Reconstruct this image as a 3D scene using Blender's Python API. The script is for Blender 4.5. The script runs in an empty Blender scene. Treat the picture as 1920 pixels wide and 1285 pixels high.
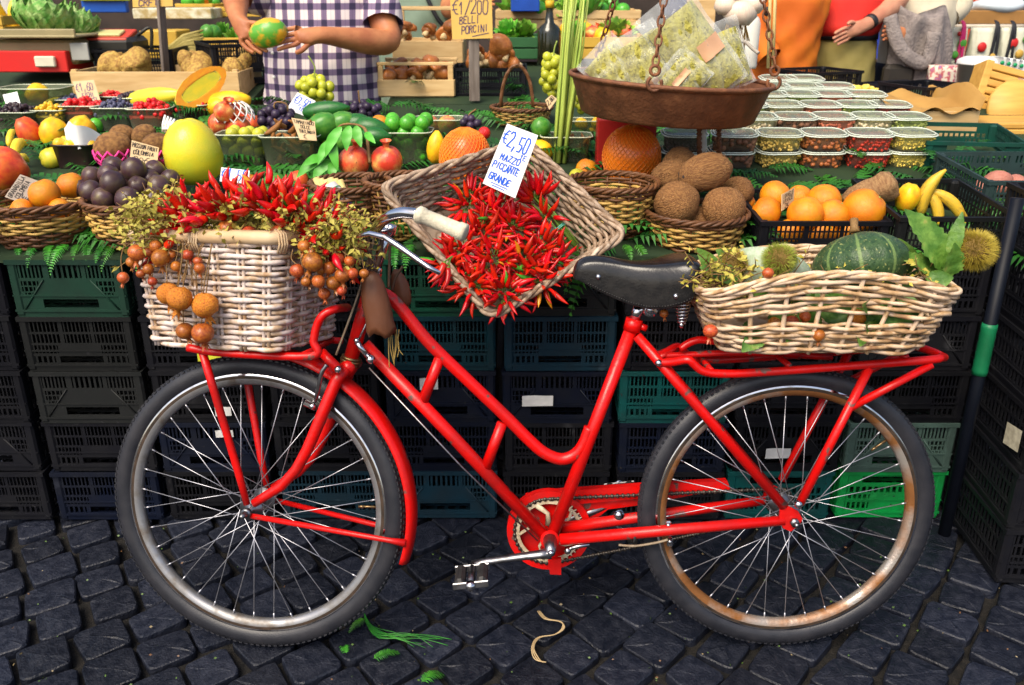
import bpy, math, random
from mathutils import Vector, Matrix, Euler
from math import sin, cos, pi, radians, atan2, sqrt

random.seed(7)
R = random.Random(11)
scene = bpy.context.scene
col = scene.collection

# ------------------------------------------------------------------ camera
FPX, PITCH, CAMH = 1650.0, radians(22.0), 1.45
cam_d = bpy.data.cameras.new('camera')
cam_d.sensor_width = 36.0
cam_d.lens = 36.0 * FPX / 1920.0
cam_d.clip_start = 0.05
cam_d.clip_end = 500.0
cam_d.dof.use_dof = True
cam_d.dof.focus_distance = 2.05
cam_d.dof.aperture_fstop = 5.6
cam = bpy.data.objects.new('camera', cam_d)
cam.location = (0, 0, CAMH)
cam.rotation_euler = (radians(90) - PITCH, 0, 0)
col.objects.link(cam)
scene.camera = cam

# ------------------------------------------------------------------ sky and sun (bright overcast day)
SUN_EL, SUN_AZ = radians(52), radians(212)      # azimuth measured clockwise from +Y
world = bpy.data.worlds.new('World')
scene.world = world
world.use_nodes = True
wn = world.node_tree
bg = wn.nodes['Background']
sky = wn.nodes.new('ShaderNodeTexSky')
sky.sky_type = 'NISHITA'
sky.sun_disc = False
sky.sun_elevation = SUN_EL
sky.sun_rotation = SUN_AZ
sky.air_density = 0.9
sky.dust_density = 4.0
sky.ozone_density = 0.3
wn.links.new(sky.outputs[0], bg.inputs[0])
bg.inputs[1].default_value = 0.145
sun_d = bpy.data.lights.new('sun', 'SUN')
sun_d.energy = 2.2
sun_d.angle = radians(34)
sun_d.color = (1.0, 0.90, 0.73)
sun = bpy.data.objects.new('sun', sun_d)
sd = Vector((sin(SUN_AZ) * cos(SUN_EL), cos(SUN_AZ) * cos(SUN_EL), sin(SUN_EL)))
sun.rotation_euler = sd.to_track_quat('Z', 'Y').to_euler()
sun.location = sd * 20
col.objects.link(sun)
vs = scene.view_settings
vs.view_transform = 'Standard'
vs.look = 'None'
vs.exposure = 0.7
vs.gamma = 1.0
vs.use_curve_mapping = False
scene.cycles.max_bounces = 8
scene.cycles.transparent_max_bounces = 24
scene.cycles.use_denoising = True

# ------------------------------------------------------------------ geometry helpers
def ray(px, py):
    a = (px - 960.0) / FPX
    b = -(py - 642.5) / FPX
    return Vector((a, cos(PITCH) + b * sin(PITCH), -sin(PITCH) + b * cos(PITCH)))
EYE = Vector((0, 0, CAMH))
def at(px, py, Y):
    r = ray(px, py); return EYE + r * (Y / r.y)
def tz(px, py, z):
    r = ray(px, py); return EYE + r * ((z - CAMH) / r.z)
def plane_hit(px, py, p0, n):
    r = ray(px, py); return EYE + r * ((p0 - EYE).dot(n) / r.dot(n))
TAB_Z, TAB_Y, TAB_S = 0.80, 2.20, 0.15
def tab_z(Y): return TAB_Z + TAB_S * (Y - TAB_Y)
TAB_N = Vector((0, -TAB_S, 1)).normalized()
def tab(px, py):
    return plane_hit(px, py, Vector((0, TAB_Y, TAB_Z)), TAB_N)
def depth(P): return P.y * cos(PITCH) - (P.z - CAMH) * sin(PITCH)
def mpp(P): return depth(P) / FPX              # metres per photo pixel at that point

I4 = Matrix.Identity(4)
def TRS(loc=(0, 0, 0), rot=(0, 0, 0), sc=1.0):
    if not hasattr(sc, '__len__'): sc = (sc, sc, sc)
    return Matrix.Translation(Vector(loc)) @ Euler(rot, 'XYZ').to_matrix().to_4x4() @ Matrix.Diagonal((sc[0], sc[1], sc[2], 1))
def frame(o, x, y, z):
    m = Matrix((x, y, z)).transposed().to_4x4(); m.translation = o; return m
def zto(d, roll=0.0):
    d = Vector(d).normalized()
    return (d.to_track_quat('Z', 'Y').to_matrix().to_4x4()) @ Matrix.Rotation(roll, 4, 'Z')

class MB:
    def __init__(s): s.v = []; s.f = []; s.mi = []; s.sm = []
    def add(s, vs, fs, m=0, sm=True):
        o = len(s.v); s.v.extend([Vector(p) for p in vs])
        for f in fs:
            s.f.append([i + o for i in f]); s.mi.append(m); s.sm.append(sm)
        return s
    def tube(s, pts, r, n=8, m=0, closed=False, cap=True, flat=1.0):
        pts = [Vector(p) for p in pts]; N = len(pts)
        rr = r if hasattr(r, '__len__') else [r] * N
        vs = []; prev = None; up = None
        for i in range(N):
            if closed: t = pts[(i + 1) % N] - pts[i - 1]
            else: t = pts[min(i + 1, N - 1)] - pts[max(i - 1, 0)]
            if t.length < 1e-9: t = Vector((0, 0, 1))
            t.normalize()
            if up is None:
                a = Vector((0, 0, 1)) if abs(t.z) < .9 else Vector((0, 1, 0))
                up = (a - t * a.dot(t)).normalized()
            else:
                up = up - t * up.dot(t)
                if up.length < 1e-6: up = t.orthogonal()
                up.normalize()
            sd_ = t.cross(up)
            for k in range(n):
                a = 2 * pi * k / n
                vs.append(pts[i] + (sd_ * cos(a) + up * (sin(a) * flat)) * rr[i])
        fs = []
        for i in range(N if closed else N - 1):
            j = (i + 1) % N
            for k in range(n):
                l = (k + 1) % n
                fs.append((i * n + k, i * n + l, j * n + l, j * n + k))
        if cap and not closed:
            fs.append(tuple(range(n - 1, -1, -1))); fs.append(tuple((N - 1) * n + k for k in range(n)))
        return s.add(vs, fs, m)
    def cyl(s, a, b, r, r2=None, n=10, m=0):
        return s.tube([a, b], [r, r if r2 is None else r2], n, m)
    def lathe(s, prof, n=24, m=0, M=I4, ang=None, warp=None):
        vs = []; rows = []
        for (r, z) in prof:
            if abs(r) < 1e-6:
                rows.append([len(vs)]); vs.append(M @ Vector((0, 0, z)))
            else:
                row = []
                for k in range(n):
                    a = 2 * pi * k / n; p = Vector((r * cos(a), r * sin(a), z))
                    if warp: p = warp(p, a)
                    row.append(len(vs)); vs.append(M @ p)
                rows.append(row)
        fs = []
        for A, B in zip(rows, rows[1:]):
            if len(A) == 1 and len(B) == 1: continue
            if len(A) == 1: fs += [(A[0], B[(k + 1) % n], B[k]) for k in range(n)]
            elif len(B) == 1: fs += [(A[k], A[(k + 1) % n], B[0]) for k in range(n)]
            else: fs += [(A[k], A[(k + 1) % n], B[(k + 1) % n], B[k]) for k in range(n)]
        return s.add(vs, fs, m)
    def ell(s, c, r, n=16, rings=10, m=0, M=None, warp=None):
        if not hasattr(r, '__len__'): r = (r, r, r)
        prof = [(sin(pi * i / rings), -cos(pi * i / rings)) for i in range(rings + 1)]
        prof[0] = (0, -1); prof[-1] = (0, 1)
        MM = Matrix.Translation(Vector(c)) @ (M or I4) @ Matrix.Diagonal((r[0], r[1], r[2], 1))
        return s.lathe(prof, n, m, MM, warp=warp)
    def box(s, c, size, M=I4, m=0):
        h = [x / 2 for x in size]; c = Vector(c)
        vs = [M @ (c + Vector((sx * h[0], sy * h[1], sz * h[2]))) for sx in (-1, 1) for sy in (-1, 1) for sz in (-1, 1)]
        fs = [(0, 1, 3, 2), (4, 6, 7, 5), (0, 4, 5, 1), (2, 3, 7, 6), (0, 2, 6, 4), (1, 5, 7, 3)]
        return s.add(vs, fs, m, False)
    def bbox(s, c, size, b, M=I4, m=0, warp=None):
        h = [x / 2 for x in size]; c = Vector(c); vs = []; ix = {}
        for sx in (-1, 1):
            for sy in (-1, 1):
                for sz in (-1, 1):
                    sg = (sx, sy, sz)
                    for a in range(3):
                        p = Vector([sg[k] * (h[k] - (0 if k == a else b)) for k in range(3)])
                        ix[(sg, a)] = len(vs); vs.append(c + (warp(p) if warp else p))
        fs = []
        def S(**k): pass
        for a in range(3):
            u, w = [(1, 2), (0, 2), (0, 1)][a]
            for sa in (-1, 1):
                q = []
                for (su, sw) in ((-1, -1), (1, -1), (1, 1), (-1, 1)):
                    g = [0, 0, 0]; g[a] = sa; g[u] = su; g[w] = sw; q.append(ix[(tuple(g), a)])
                fs.append(q)
        for a, b_, c_ in ((0, 1, 2), (0, 2, 1), (1, 2, 0)):
            for sa in (-1, 1):
                for sb in (-1, 1):
                    g = [0, 0, 0]; g[a] = sa; g[b_] = sb
                    g[c_] = -1; g0 = tuple(g); g[c_] = 1; g1 = tuple(g)
                    fs.append([ix[(g0, a)], ix[(g1, a)], ix[(g1, b_)], ix[(g0, b_)]])
        for sx in (-1, 1):
            for sy in (-1, 1):
                for sz in (-1, 1):
                    g = (sx, sy, sz); fs.append([ix[(g, 0)], ix[(g, 1)], ix[(g, 2)]])
        out = []
        for f in fs:
            ps = [vs[i] for i in f]; nn = (ps[1] - ps[0]).cross(ps[2] - ps[0]); ce = sum(ps, Vector()) / len(ps) - c
            out.append(f if nn.dot(ce) > 0 else f[::-1])
        return s.add([M @ p for p in vs], out, m, False)
    def loft(s, rings, m=0, cap=True, sm=True):
        n = len(rings[0]); vs = [p for r_ in rings for p in r_]; fs = []
        for i in range(len(rings) - 1):
            for k in range(n):
                l = (k + 1) % n; fs.append((i * n + k, i * n + l, (i + 1) * n + l, (i + 1) * n + k))
        if cap:
            fs.append(tuple(range(n - 1, -1, -1))); fs.append(tuple((len(rings) - 1) * n + k for k in range(n)))
        return s.add(vs, fs, m, sm)
    def prism(s, poly, t, M=I4, m=0):
        n = len(poly)
        vs = [M @ Vector((x, y, -t / 2)) for x, y in poly] + [M @ Vector((x, y, t / 2)) for x, y in poly]
        fs = [tuple(range(n - 1, -1, -1)), tuple(range(n, 2 * n))]
        fs += [(k, (k + 1) % n, n + (k + 1) % n, n + k) for k in range(n)]
        return s.add(vs, fs, m, False)
    def grid(s, fn, nu, nv, m=0, wrap=False, sm=True):
        vs = [fn(i / nu, j / nv) for j in range(nv + 1) for i in range(nu + 1)]
        fs = [(j * (nu + 1) + i, j * (nu + 1) + i + 1, (j + 1) * (nu + 1) + i + 1, (j + 1) * (nu + 1) + i) for j in range(nv) for i in range(nu)]
        return s.add(vs, fs, m, sm)
    def xf(s, M):
        s.v = [M @ p for p in s.v]; return s
    def mesh(s, name, mats, off=None):
        me = bpy.data.meshes.new(name)
        vv = [tuple(p - off) for p in s.v] if off is not None else [tuple(p) for p in s.v]
        me.from_pydata(vv, [], s.f)
        if not hasattr(mats, '__len__'): mats = [mats]
        for mt in mats: me.materials.append(mt)
        me.polygons.foreach_set('use_smooth', s.sm)
        me.polygons.foreach_set('material_index', [min(i, len(mats) - 1) for i in s.mi])
        me.update()
        return me
    def build(s, name, mats, parent=None):
        """one mesh object; vertices are given in world space"""
        if parent is not None: off = wloc(parent)
        else:
            lo = Vector([min(p[i] for p in s.v) for i in range(3)]); hi = Vector([max(p[i] for p in s.v) for i in range(3)])
            off = Vector(((lo.x + hi.x) / 2, (lo.y + hi.y) / 2, lo.z))
        o = bpy.data.objects.new(name, s.mesh(name, mats, off))
        col.objects.link(o)
        if parent is not None: o.parent = parent
        else: o.location = off
        return o

def wloc(o):
    p = Vector((0, 0, 0))
    while o is not None: p = p + o.location; o = o.parent
    return p
def tag(o, label=None, cat=None, group=None, kind=None):
    if label: o['label'] = label
    if cat: o['category'] = cat
    if group: o['group'] = group
    if kind: o['kind'] = kind
    return o
def empty(name, loc, label=None, cat=None, group=None):
    o = bpy.data.objects.new(name, None); o.empty_display_size = .05
    o.location = loc; col.objects.link(o)
    return tag(o, label, cat, group)
def inst(name, me, M, parent=None):
    """an object that shares mesh data, placed by a world matrix (parents only translate)"""
    o = bpy.data.objects.new(name, me); col.objects.link(o)
    if parent is not None:
        o.parent = parent; M = Matrix.Translation(-wloc(parent)) @ M
    o.matrix_basis = M
    return o

# ------------------------------------------------------------------ material helpers
MT = {}
def mat(name, c, c2=None, c3=None, rough=.5, sc=20, bump=0.0, bsc=None, metal=0.0, coat=0.0, sss=0.0, rnd=0.0, hue=0.0,
        lo=.35, hi=.65, spec=.36, stretch=None, det=4.0, rough2=None, spot=None, spot_sc=60, spot_at=.68, sheen=0.0):
    m = bpy.data.materials.new(name); m.use_nodes = True
    nt = m.node_tree; N = nt.nodes; L = nt.links
    b = N['Principled BSDF']
    tc = N.new('ShaderNodeTexCoord'); oi = N.new('ShaderNodeObjectInfo')
    ad = N.new('ShaderNodeVectorMath'); ad.operation = 'MULTIPLY_ADD'
    cm = N.new('ShaderNodeCombineXYZ')
    for i in range(3): L.new(oi.outputs['Random'], cm.inputs[i])
    L.new(cm.outputs[0], ad.inputs[0]); ad.inputs[1].default_value = (13.1, 7.7, 5.3)
    L.new(tc.outputs['Object'], ad.inputs[2])
    vec = ad.outputs[0]
    if stretch:
        mp = N.new('ShaderNodeVectorMath'); mp.operation = 'MULTIPLY'; mp.inputs[1].default_value = stretch
        L.new(vec, mp.inputs[0]); vec = mp.outputs[0]
    def noise(scale, d=det):
        n_ = N.new('ShaderNodeTexNoise'); n_.inputs['Scale'].default_value = scale; n_.inputs['Detail'].default_value = d
        L.new(vec, n_.inputs['Vector']); return n_
    out = None
    if c2 is not None:
        n1 = noise(sc)
        rp = N.new('ShaderNodeValToRGB'); e = rp.color_ramp.elements
        e[0].position = lo; e[0].color = (*c, 1); e[1].position = hi; e[1].color = (*c2, 1)
        if c3 is not None:
            x = e.new(min(.97, hi + .14)); x.color = (*c3, 1)
        L.new(n1.outputs['Fac'], rp.inputs[0]); out = rp.outputs[0]
        if rough2 is not None:
            mr = N.new('ShaderNodeMapRange'); mr.inputs[1].default_value = lo; mr.inputs[2].default_value = hi
            mr.inputs[3].default_value = rough; mr.inputs[4].default_value = rough2
            L.new(n1.outputs['Fac'], mr.inputs[0]); L.new(mr.outputs[0], b.inputs['Roughness'])
    if spot is not None:
        n2 = noise(spot_sc, 2.0)
        r2 = N.new('ShaderNodeMapRange'); r2.inputs[1].default_value = spot_at; r2.inputs[2].default_value = spot_at + .04
        L.new(n2.outputs['Fac'], r2.inputs[0])
        mx = N.new('ShaderNodeMix'); mx.data_type = 'RGBA'
        L.new(r2.outputs[0], mx.inputs[0]); mx.inputs[7].default_value = (*spot, 1)
        if out is not None: L.new(out, mx.inputs[6])
        else: mx.inputs[6].default_value = (*c, 1)
        out = mx.outputs[2]
    if rnd or hue:
        hs = N.new('ShaderNodeHueSaturation')
        if out is not None: L.new(out, hs.inputs['Color'])
        else: hs.inputs['Color'].default_value = (*c, 1)
        mr = N.new('ShaderNodeMapRange'); mr.inputs[3].default_value = 1 - rnd; mr.inputs[4].default_value = 1 + rnd
        L.new(oi.outputs['Random'], mr.inputs[0]); L.new(mr.outputs[0], hs.inputs['Value'])
        if hue:
            wn_ = N.new('ShaderNodeTexWhiteNoise'); wn_.noise_dimensions = '1D'; L.new(oi.outputs['Random'], wn_.inputs['W'])
            mh = N.new('ShaderNodeMapRange'); mh.inputs[3].default_value = .5 - hue; mh.inputs[4].default_value = .5 + hue
            L.new(wn_.outputs['Value'], mh.inputs[0]); L.new(mh.outputs[0], hs.inputs['Hue'])
        out = hs.outputs[0]
    if out is not None: L.new(out, b.inputs['Base Color'])
    else: b.inputs['Base Color'].default_value = (*c, 1)
    if rough2 is None or c2 is None: b.inputs['Roughness'].default_value = rough
    b.inputs['Metallic'].default_value = metal
    b.inputs['Specular IOR Level'].default_value = spec
    b.inputs['Coat Weight'].default_value = coat
    b.inputs['Coat Roughness'].default_value = .12
    if sheen: b.inputs['Sheen Weight'].default_value = sheen
    if sss:
        b.inputs['Subsurface Weight'].default_value = sss; b.inputs['Subsurface Radius'].default_value = (.01, .006, .003)
        b.inputs['Subsurface Scale'].default_value = .5
    if bump:
        n3 = noise(bsc or sc * 2)
        bp = N.new('ShaderNodeBump'); bp.inputs['Strength'].default_value = bump; bp.inputs['Distance'].default_value = .01
        L.new(n3.outputs['Fac'], bp.inputs['Height']); L.new(bp.outputs[0], b.inputs['Normal'])
    MT[name] = m
    return m
def clear_plastic(name, tint=(.9, .95, .9), fac=.16, rough=.12):
    m = bpy.data.materials.new(name); m.use_nodes = True
    nt = m.node_tree; N = nt.nodes; L = nt.links; out = N['Material Output']; b = N['Principled BSDF']
    b.inputs['Base Color'].default_value = (*tint, 1); b.inputs['Roughness'].default_value = rough
    b.inputs['Specular IOR Level'].default_value = .8
    tr = N.new('ShaderNodeBsdfTransparent'); tr.inputs[0].default_value = (*[min(1, t + .04) for t in tint], 1)
    lw = N.new('ShaderNodeLayerWeight'); lw.inputs[0].default_value = .35
    mr = N.new('ShaderNodeMapRange'); mr.inputs[3].default_value = fac; mr.inputs[4].default_value = min(1, fac + .24)
    L.new(lw.outputs['Facing'], mr.inputs[0])
    mx = N.new('ShaderNodeMixShader'); L.new(mr.outputs[0], mx.inputs[0]); L.new(tr.outputs[0], mx.inputs[1]); L.new(b.outputs[0], mx.inputs[2])
    L.new(mx.outputs[0], out.inputs['Surface'])
    return m

# paints, metals, plastics
m_red = mat('red_bike_paint', (.60, .003, .002), (.40, .006, .005), rough=.3, rough2=.42, sc=13, coat=.10, spec=.35, spot=(.12, .055, .045), spot_sc=26, spot_at=.665, bump=.10, bsc=90, lo=.42, hi=.68, det=7)
m_chrome = mat('worn_chrome', (.62, .62, .65), (.36, .34, .32), rough=.1, rough2=.3, sc=40, metal=1.0, lo=.5, hi=.75)
m_steel = mat('dull_steel', (.34, .34, .36), (.2, .195, .19), rough=.35, sc=60, metal=1.0)
m_rim = mat('wheel_rim_metal', (.30, .30, .31), (.20, .19, .18), (.13, .085, .05), rough=.34, rough2=.55, sc=24, metal=.7, lo=.45, hi=.62)
m_rimd = mat('dark_rim_groove', (.03, .022, .016), (.07, .045, .03), rough=.5, sc=40, metal=.4)
m_rust = mat('rusted_rim_metal', (.42, .38, .34), (.26, .11, .035), (.12, .04, .012), rough=.3, rough2=.7, sc=5, metal=.6, lo=.42, hi=.52, bump=.15, bsc=160, det=9)
m_spoke = mat('spoke_steel', (.46, .46, .50), rough=.35, metal=.8)
m_tyre = mat('tyre_rubber', (.012, .013, .018), (.022, .022, .027), rough=.42, sc=30, bump=.08, bsc=300, spec=.45)
m_blackr = mat('black_rubber', (.012, .012, .013), (.028, .026, .025), rough=.55, sc=60, bump=.1)
m_leather = mat('black_leather', (.008, .008, .009), (.016, .015, .015), rough=.22, sc=50, bump=.06, bsc=220, coat=.15)
m_grip = mat('cream_grip', (.62, .57, .43), (.5, .45, .33), rough=.6, sc=160, bump=.25, bsc=420)
m_brass = mat('dull_brass', (.3, .2, .09), (.14, .09, .05), rough=.4, sc=80, metal=.9)
m_chain = mat('greasy_chain', (.035, .03, .027), (.1, .085, .07), rough=.4, sc=150, metal=.6)
m_cream = mat('cream_paint', (.55, .48, .34), (.35, .28, .18), rough=.45, sc=60)
m_cable = mat('cable_housing', (.32, .25, .17), (.22, .16, .1), rough=.45, sc=40)
m_rustpan = mat('rusted_iron', (.13, .052, .026), (.22, .085, .036), (.32, .14, .06), rough=.55, rough2=.7, sc=22, metal=.2, bump=.25, bsc=120, lo=.35, hi=.6, det=7)
m_paper = mat('white_paper', (.78, .77, .75), (.7, .69, .68), rough=.7, sc=20)
m_kraft = mat('tan_card', (.55, .4, .22), (.48, .34, .18), rough=.75, sc=15)
m_grayc = mat('grey_card', (.34, .28, .22), (.28, .22, .17), rough=.75, sc=15)
m_yelcard = mat('yellow_card', (.72, .47, .12), (.66, .42, .1), rough=.7, sc=12)
m_inkblue = mat('blue_ink', (.01, .09, .55), rough=.6)
m_inkblack = mat('black_ink', (.02, .015, .012), rough=.6)
m_inkgrey = mat('violet_ink', (.09, .05, .12), rough=.6)
m_clear = clear_plastic('clear_plastic', (.6, .62, .56), .04)
m_lid = clear_plastic('clear_lid_plastic', (.62, .66, .58), .07, .06)
m_cello = clear_plastic('cellophane', (.95, .97, .95), .10, .02)
m_punnet = clear_plastic('punnet_plastic', (.5, .55, .4), .09, .12)
# ================================================================== ground and cobbles
m_soil = mat('joint_soil', (.003, .0028, .0026), (.012, .010, .008), rough=.9, sc=40, bump=.5, bsc=120)
m_stone = mat('basalt_cobble', (.0060, .0078, .0145), (.014, .0165, .027), (.045, .046, .055), rough=.33, rough2=.6, sc=5, bump=.35, bsc=18, spec=.34, rnd=.4, lo=.35, hi=.72, det=8)
gm = MB()
gm.grid(lambda u, v: Vector((-150 + 300 * u, -100 + 300 * v, -.03)), 2, 2, sm=False)
ground = gm.build('ground', m_soil); tag(ground, kind='structure')
def cobble_mesh(k):
    rr = random.Random(100 + k); b = MB(); n = 16
    cj = [(rr.uniform(-.09, .07), rr.uniform(-.09, .07)) for _ in range(4)]
    plan = []
    for i in range(n):
        a = 2 * pi * (i + .5) / n; c, s_ = cos(a), sin(a)
        e = .26 + rr.uniform(-.05, .08)
        x = math.copysign(abs(c) ** e, c); y = math.copysign(abs(s_) ** e, s_)
        q = (0 if x > 0 else 1) + (0 if y > 0 else 2)
        w = abs(x * y)
        plan.append((x * (1 + cj[q][0] * w) * .5 + rr.uniform(-.012, .012), y * (1 + cj[q][1] * w) * .5 + rr.uniform(-.012, .012)))
    tx, ty = rr.uniform(-.05, .05), rr.uniform(-.05, .05)
    rings = []
    for sc_, z in ((.96, -.55), (1.0, -.11), (.98, -.035), (.93, -.004), (.55, .002)):
        rings.append([Vector((x * sc_, y * sc_, z + (x * tx + y * ty) * (1 if z > -.3 else 0) + (rr.uniform(-.012, .012) if z > -.1 else 0))) for x, y in plan])
    b.loft(rings[:3], cap=False); b.loft(rings[2:], cap=False, sm=False)
    vs = rings[-1] + [Vector((0, 0, .015 + rr.uniform(-.02, .02)))]
    b.add(vs, [(i, (i + 1) % n, n) for i in range(n)], 0, False)
    return b.mesh('cobblestone', m_stone)
CM = [cobble_mesh(k) for k in range(9)]
# arcs of small stones: rows on circles round a far centre, like a fan pavement
cc = Vector((-.3 + 5.2 * cos(radians(129)), 1.6 + 5.2 * sin(radians(129)), 0)); pit = .123
cobs = []
for ri in range(-24, 25):
    rad = 5.2 + ri * pit; off = R.uniform(0, 1)
    for k in range(-30, 31):
        a = radians(129 + 180) + (k + off) * pit / rad
        p = cc + Vector((cos(a), sin(a), 0)) * rad
        if abs(p.x) < 2.9 and .7 < p.y < 2.7: cobs.append((p, a))
def _seen(p): return abs(p.x) < .60 * (p.y * cos(PITCH) + CAMH * sin(PITCH)) and 1.22 < p.y < 2.28
cobs.sort(key=lambda t: (0 if _seen(t[0]) else 1, t[0].y))
rest = MB(); cdat = [([v.co.copy() for v in me.vertices], [tuple(q.vertices) for q in me.polygons]) for me in CM]
for i, (p, a) in enumerate(cobs):
    sc_ = pit * R.uniform(.87, .98)
    M = TRS((p.x + R.uniform(-.004, .004), p.y + R.uniform(-.004, .004), -.006 + R.uniform(-.005, .003)), (R.uniform(-.03, .03), R.uniform(-.03, .03), a + R.uniform(-.09, .09)), (sc_ * R.uniform(.9, 1.08), sc_ * R.uniform(.9, 1.06), sc_))
    ci = R.randrange(9)
    if i < 300: inst('cobblestone', CM[ci], M, ground)
    else: rest.add([M @ v for v in cdat[ci][0]], cdat[ci][1], 0, False)
rest.build('cobblestones', m_stone, ground)['kind'] = 'stuff'

# ================================================================== plastic crates
def bars(n, a, b, fill=.45):
    w = (b - a) / n
    return [(a + w * i + w * (1 - fill) / 2, a + w * (i + 1) - w * (1 - fill) / 2) for i in range(n)]
def panel(mb, M, w, rows, t, inset=.0):
    """rows from the top: (height, solid spans as fractions of the width)"""
    z = sum(r_[0] for r_ in rows)
    for h, spans in rows:
        for (a, b) in spans:
            mb.box(((a + b) / 2 * w - w / 2, 0, z - h / 2), ((b - a) * w, t, h), M)
        z -= h
def crate_mesh(kind, w, d, h, mt):
    b = MB(); k = h / .158
    full = [(0, 1)]
    if kind == 'A':
        front = [(.013 * k, full), (.037 * k, [(0, .07)] + bars(7, .07, .32) + [(.31, .35)] + bars(6, .35, .64) + [(.64, .68)] + bars(7, .68, .93) + [(.93, 1)]), (.008 * k, full),
                 (.013 * k, [(0, .08)] + bars(4, .08, .24, .3) + [(.24, .76)] + bars(4, .76, .92, .3) + [(.92, 1)]), (.003 * k, full),
                 (.013 * k, [(0, .08)] + bars(3, .08, .20, .3) + [(.2, .8)] + bars(3, .8, .92, .3) + [(.92, 1)]), (.003 * k, full),
                 (.012 * k, [(0, .10)] + bars(2, .1, .18, .3) + [(.18, .82)] + bars(2, .82, .9, .3) + [(.9, 1)]),
                 (.006 * k, full), (.024 * k, [(0, .25), (.75, 1)]), (.026 * k, full)]
    elif kind == 'B':
        g = [(0, .06)] + bars(8, .06, .36, .34) + [(.345, .375)] + bars(7, .375, .625, .34) + [(.625, .655)] + bars(8, .655, .94, .34) + [(.94, 1)]
        front = [(.014 * k, full), (.03 * k, g), (.006 * k, full), (.026 * k, g), (.006 * k, full), (.024 * k, [(0, .06)] + bars(7, .06, .3, .34) + [(.3, .7)] + bars(7, .7, .94, .34) + [(.94, 1)]), (.008 * k, full),
                 (.02 * k, [(0, .06)] + bars(4, .06, .26, .4) + [(.26, .3), (.7, .74)] + bars(4, .74, .94, .4) + [(.94, 1)]), (.024 * k, full)]
    else:
        g = [(0, .05)] + bars(15, .05, .95, .36) + [(.95, 1)]
        front = [(.02 * k, full), (.022 * k, [(0, .2), (.8, 1)]), (.012 * k, full), (.02 * k, g), (.006 * k, full), (.02 * k, [(0, .05)] + bars(5, .05, .3, .36) + [(.3, .7)] + bars(5, .7, .95, .36) + [(.95, 1)]), (.006 * k, full), (.022 * k, [(0, .05)] + bars(5, .05, .3, .36) + [(.3, .7)] + bars(5, .7, .95, .36) + [(.95, 1)]), (.03 * k, full)]
    side = [(.014 * k, full), (.034 * k, [(0, .04)] + bars(18, .04, .96, .36) + [(.96, 1)]), (.007 * k, full), (.034 * k, [(0, .04)] + bars(18, .04, .96, .36) + [(.96, 1)]), (.007 * k, full), (.036 * k, [(0, .04)] + bars(18, .04, .96, .36) + [(.96, 1)]), (.026 * k, full)]
    t = .0035
    wi, di = w - .016, d - .016
    for M, ww, rows in ((TRS((0, -di / 2, 0)), wi, front), (TRS((0, di / 2, 0), (0, 0, pi)), wi, front),
                        (TRS((-wi / 2, 0, 0), (0, 0, -pi / 2)), di - .004, side), (TRS((wi / 2, 0, 0), (0, 0, pi / 2)), di - .004, side)):
        panel(b, M, ww, rows, t)
    # floor lattice
    for i in range(9): b.box((-wi / 2 + wi * (i + .5) / 9, 0, .008), (.012, di, .004))
    for i in range(11): b.box((0, -di / 2 + di * (i + .5) / 11, .0125), (wi, .012, .004))
    # rim, foot band and corner posts
    for zz, hh, g in ((h - .006, .012, .0), (.018, .006, .002), (h * .38, .004, .003)):
        for s_ in (-1, 1):
            b.box((0, s_ * (d / 2 - .005 - g), zz), (w - .002 - 2 * g, .009, hh)); b.box((s_ * (w / 2 - .005 - g), 0, zz), (.009, d - .021 - 2 * g, hh))
    for sx in (-1, 1):
        for sy in (-1, 1):
            b.bbox((sx * (w / 2 - .016), sy * (d / 2 - .016), h / 2), (.026, .026, h - .003), .006)
    if kind == 'A':
        for s_ in (-1, 1):
            for sy in (-1, 1):
                b.tube([(s_ * w * .20, sy * (di / 2 + .003), h * .66), (s_ * w * .42, sy * (di / 2 + .003), h * .10)], .0028, 4)
    return b.mesh('crate', mt)
def plastic(name, c, rough=.42):
    return mat(name, c, tuple(x * .62 + .004 for x in c), tuple(min(1, x * 1.25 + .02) for x in c), rough=rough, rough2=rough + .15, sc=14, bump=.05, bsc=90, rnd=.25, lo=.35, hi=.66, spec=.18, spot=(.022, .022, .024), spot_sc=70, spot_at=.70)
CC = {
 'black': plastic('black_crate_plastic', (.0058, .006, .0088)), 'navy': plastic('navy_crate_plastic', (.004, .0065, .017)),
 'dgreen': plastic('dark_green_crate_plastic', (.014, .050, .032)), 'green': plastic('forest_green_crate_plastic', (.006, .055, .033)),
 'teal': plastic('teal_crate_plastic', (.005, .036, .050)), 'teal2': plastic('sea_green_crate_plastic', (.004, .06, .058)), 'blue': plastic('petrol_blue_crate_plastic', (.0055, .024, .039)),
 'ggreen': plastic('grey_green_crate_plastic', (.055, .095, .080)), 'bright': plastic('bright_green_crate_plastic', (.004, .26, .050)), 'grey': plastic('charcoal_crate_plastic', (.0105, .0115, .0115)),
 'slate': plastic('slate_green_crate_plastic', (.035, .065, .065)), 'dkgreen2': plastic('bottle_green_crate_plastic', (.006, .05, .035)),
}
CNAME = {'black': 'black', 'navy': 'dark navy', 'dgreen': 'dark green', 'green': 'forest green', 'teal': 'dark teal', 'teal2': 'sea green', 'blue': 'petrol blue', 'ggreen': 'grey green', 'bright': 'bright green', 'grey': 'charcoal'}
CW, CD, CH = .309, .40, .158
_cm = {}
def cmesh(kind, colr, w=CW, d=CD, h=CH):
    key = (kind, colr, w, d, h)
    if key not in _cm: _cm[key] = crate_mesh(kind, w, d, h, CC[colr])
    return _cm[key]
FRONT = 2.20
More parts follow.
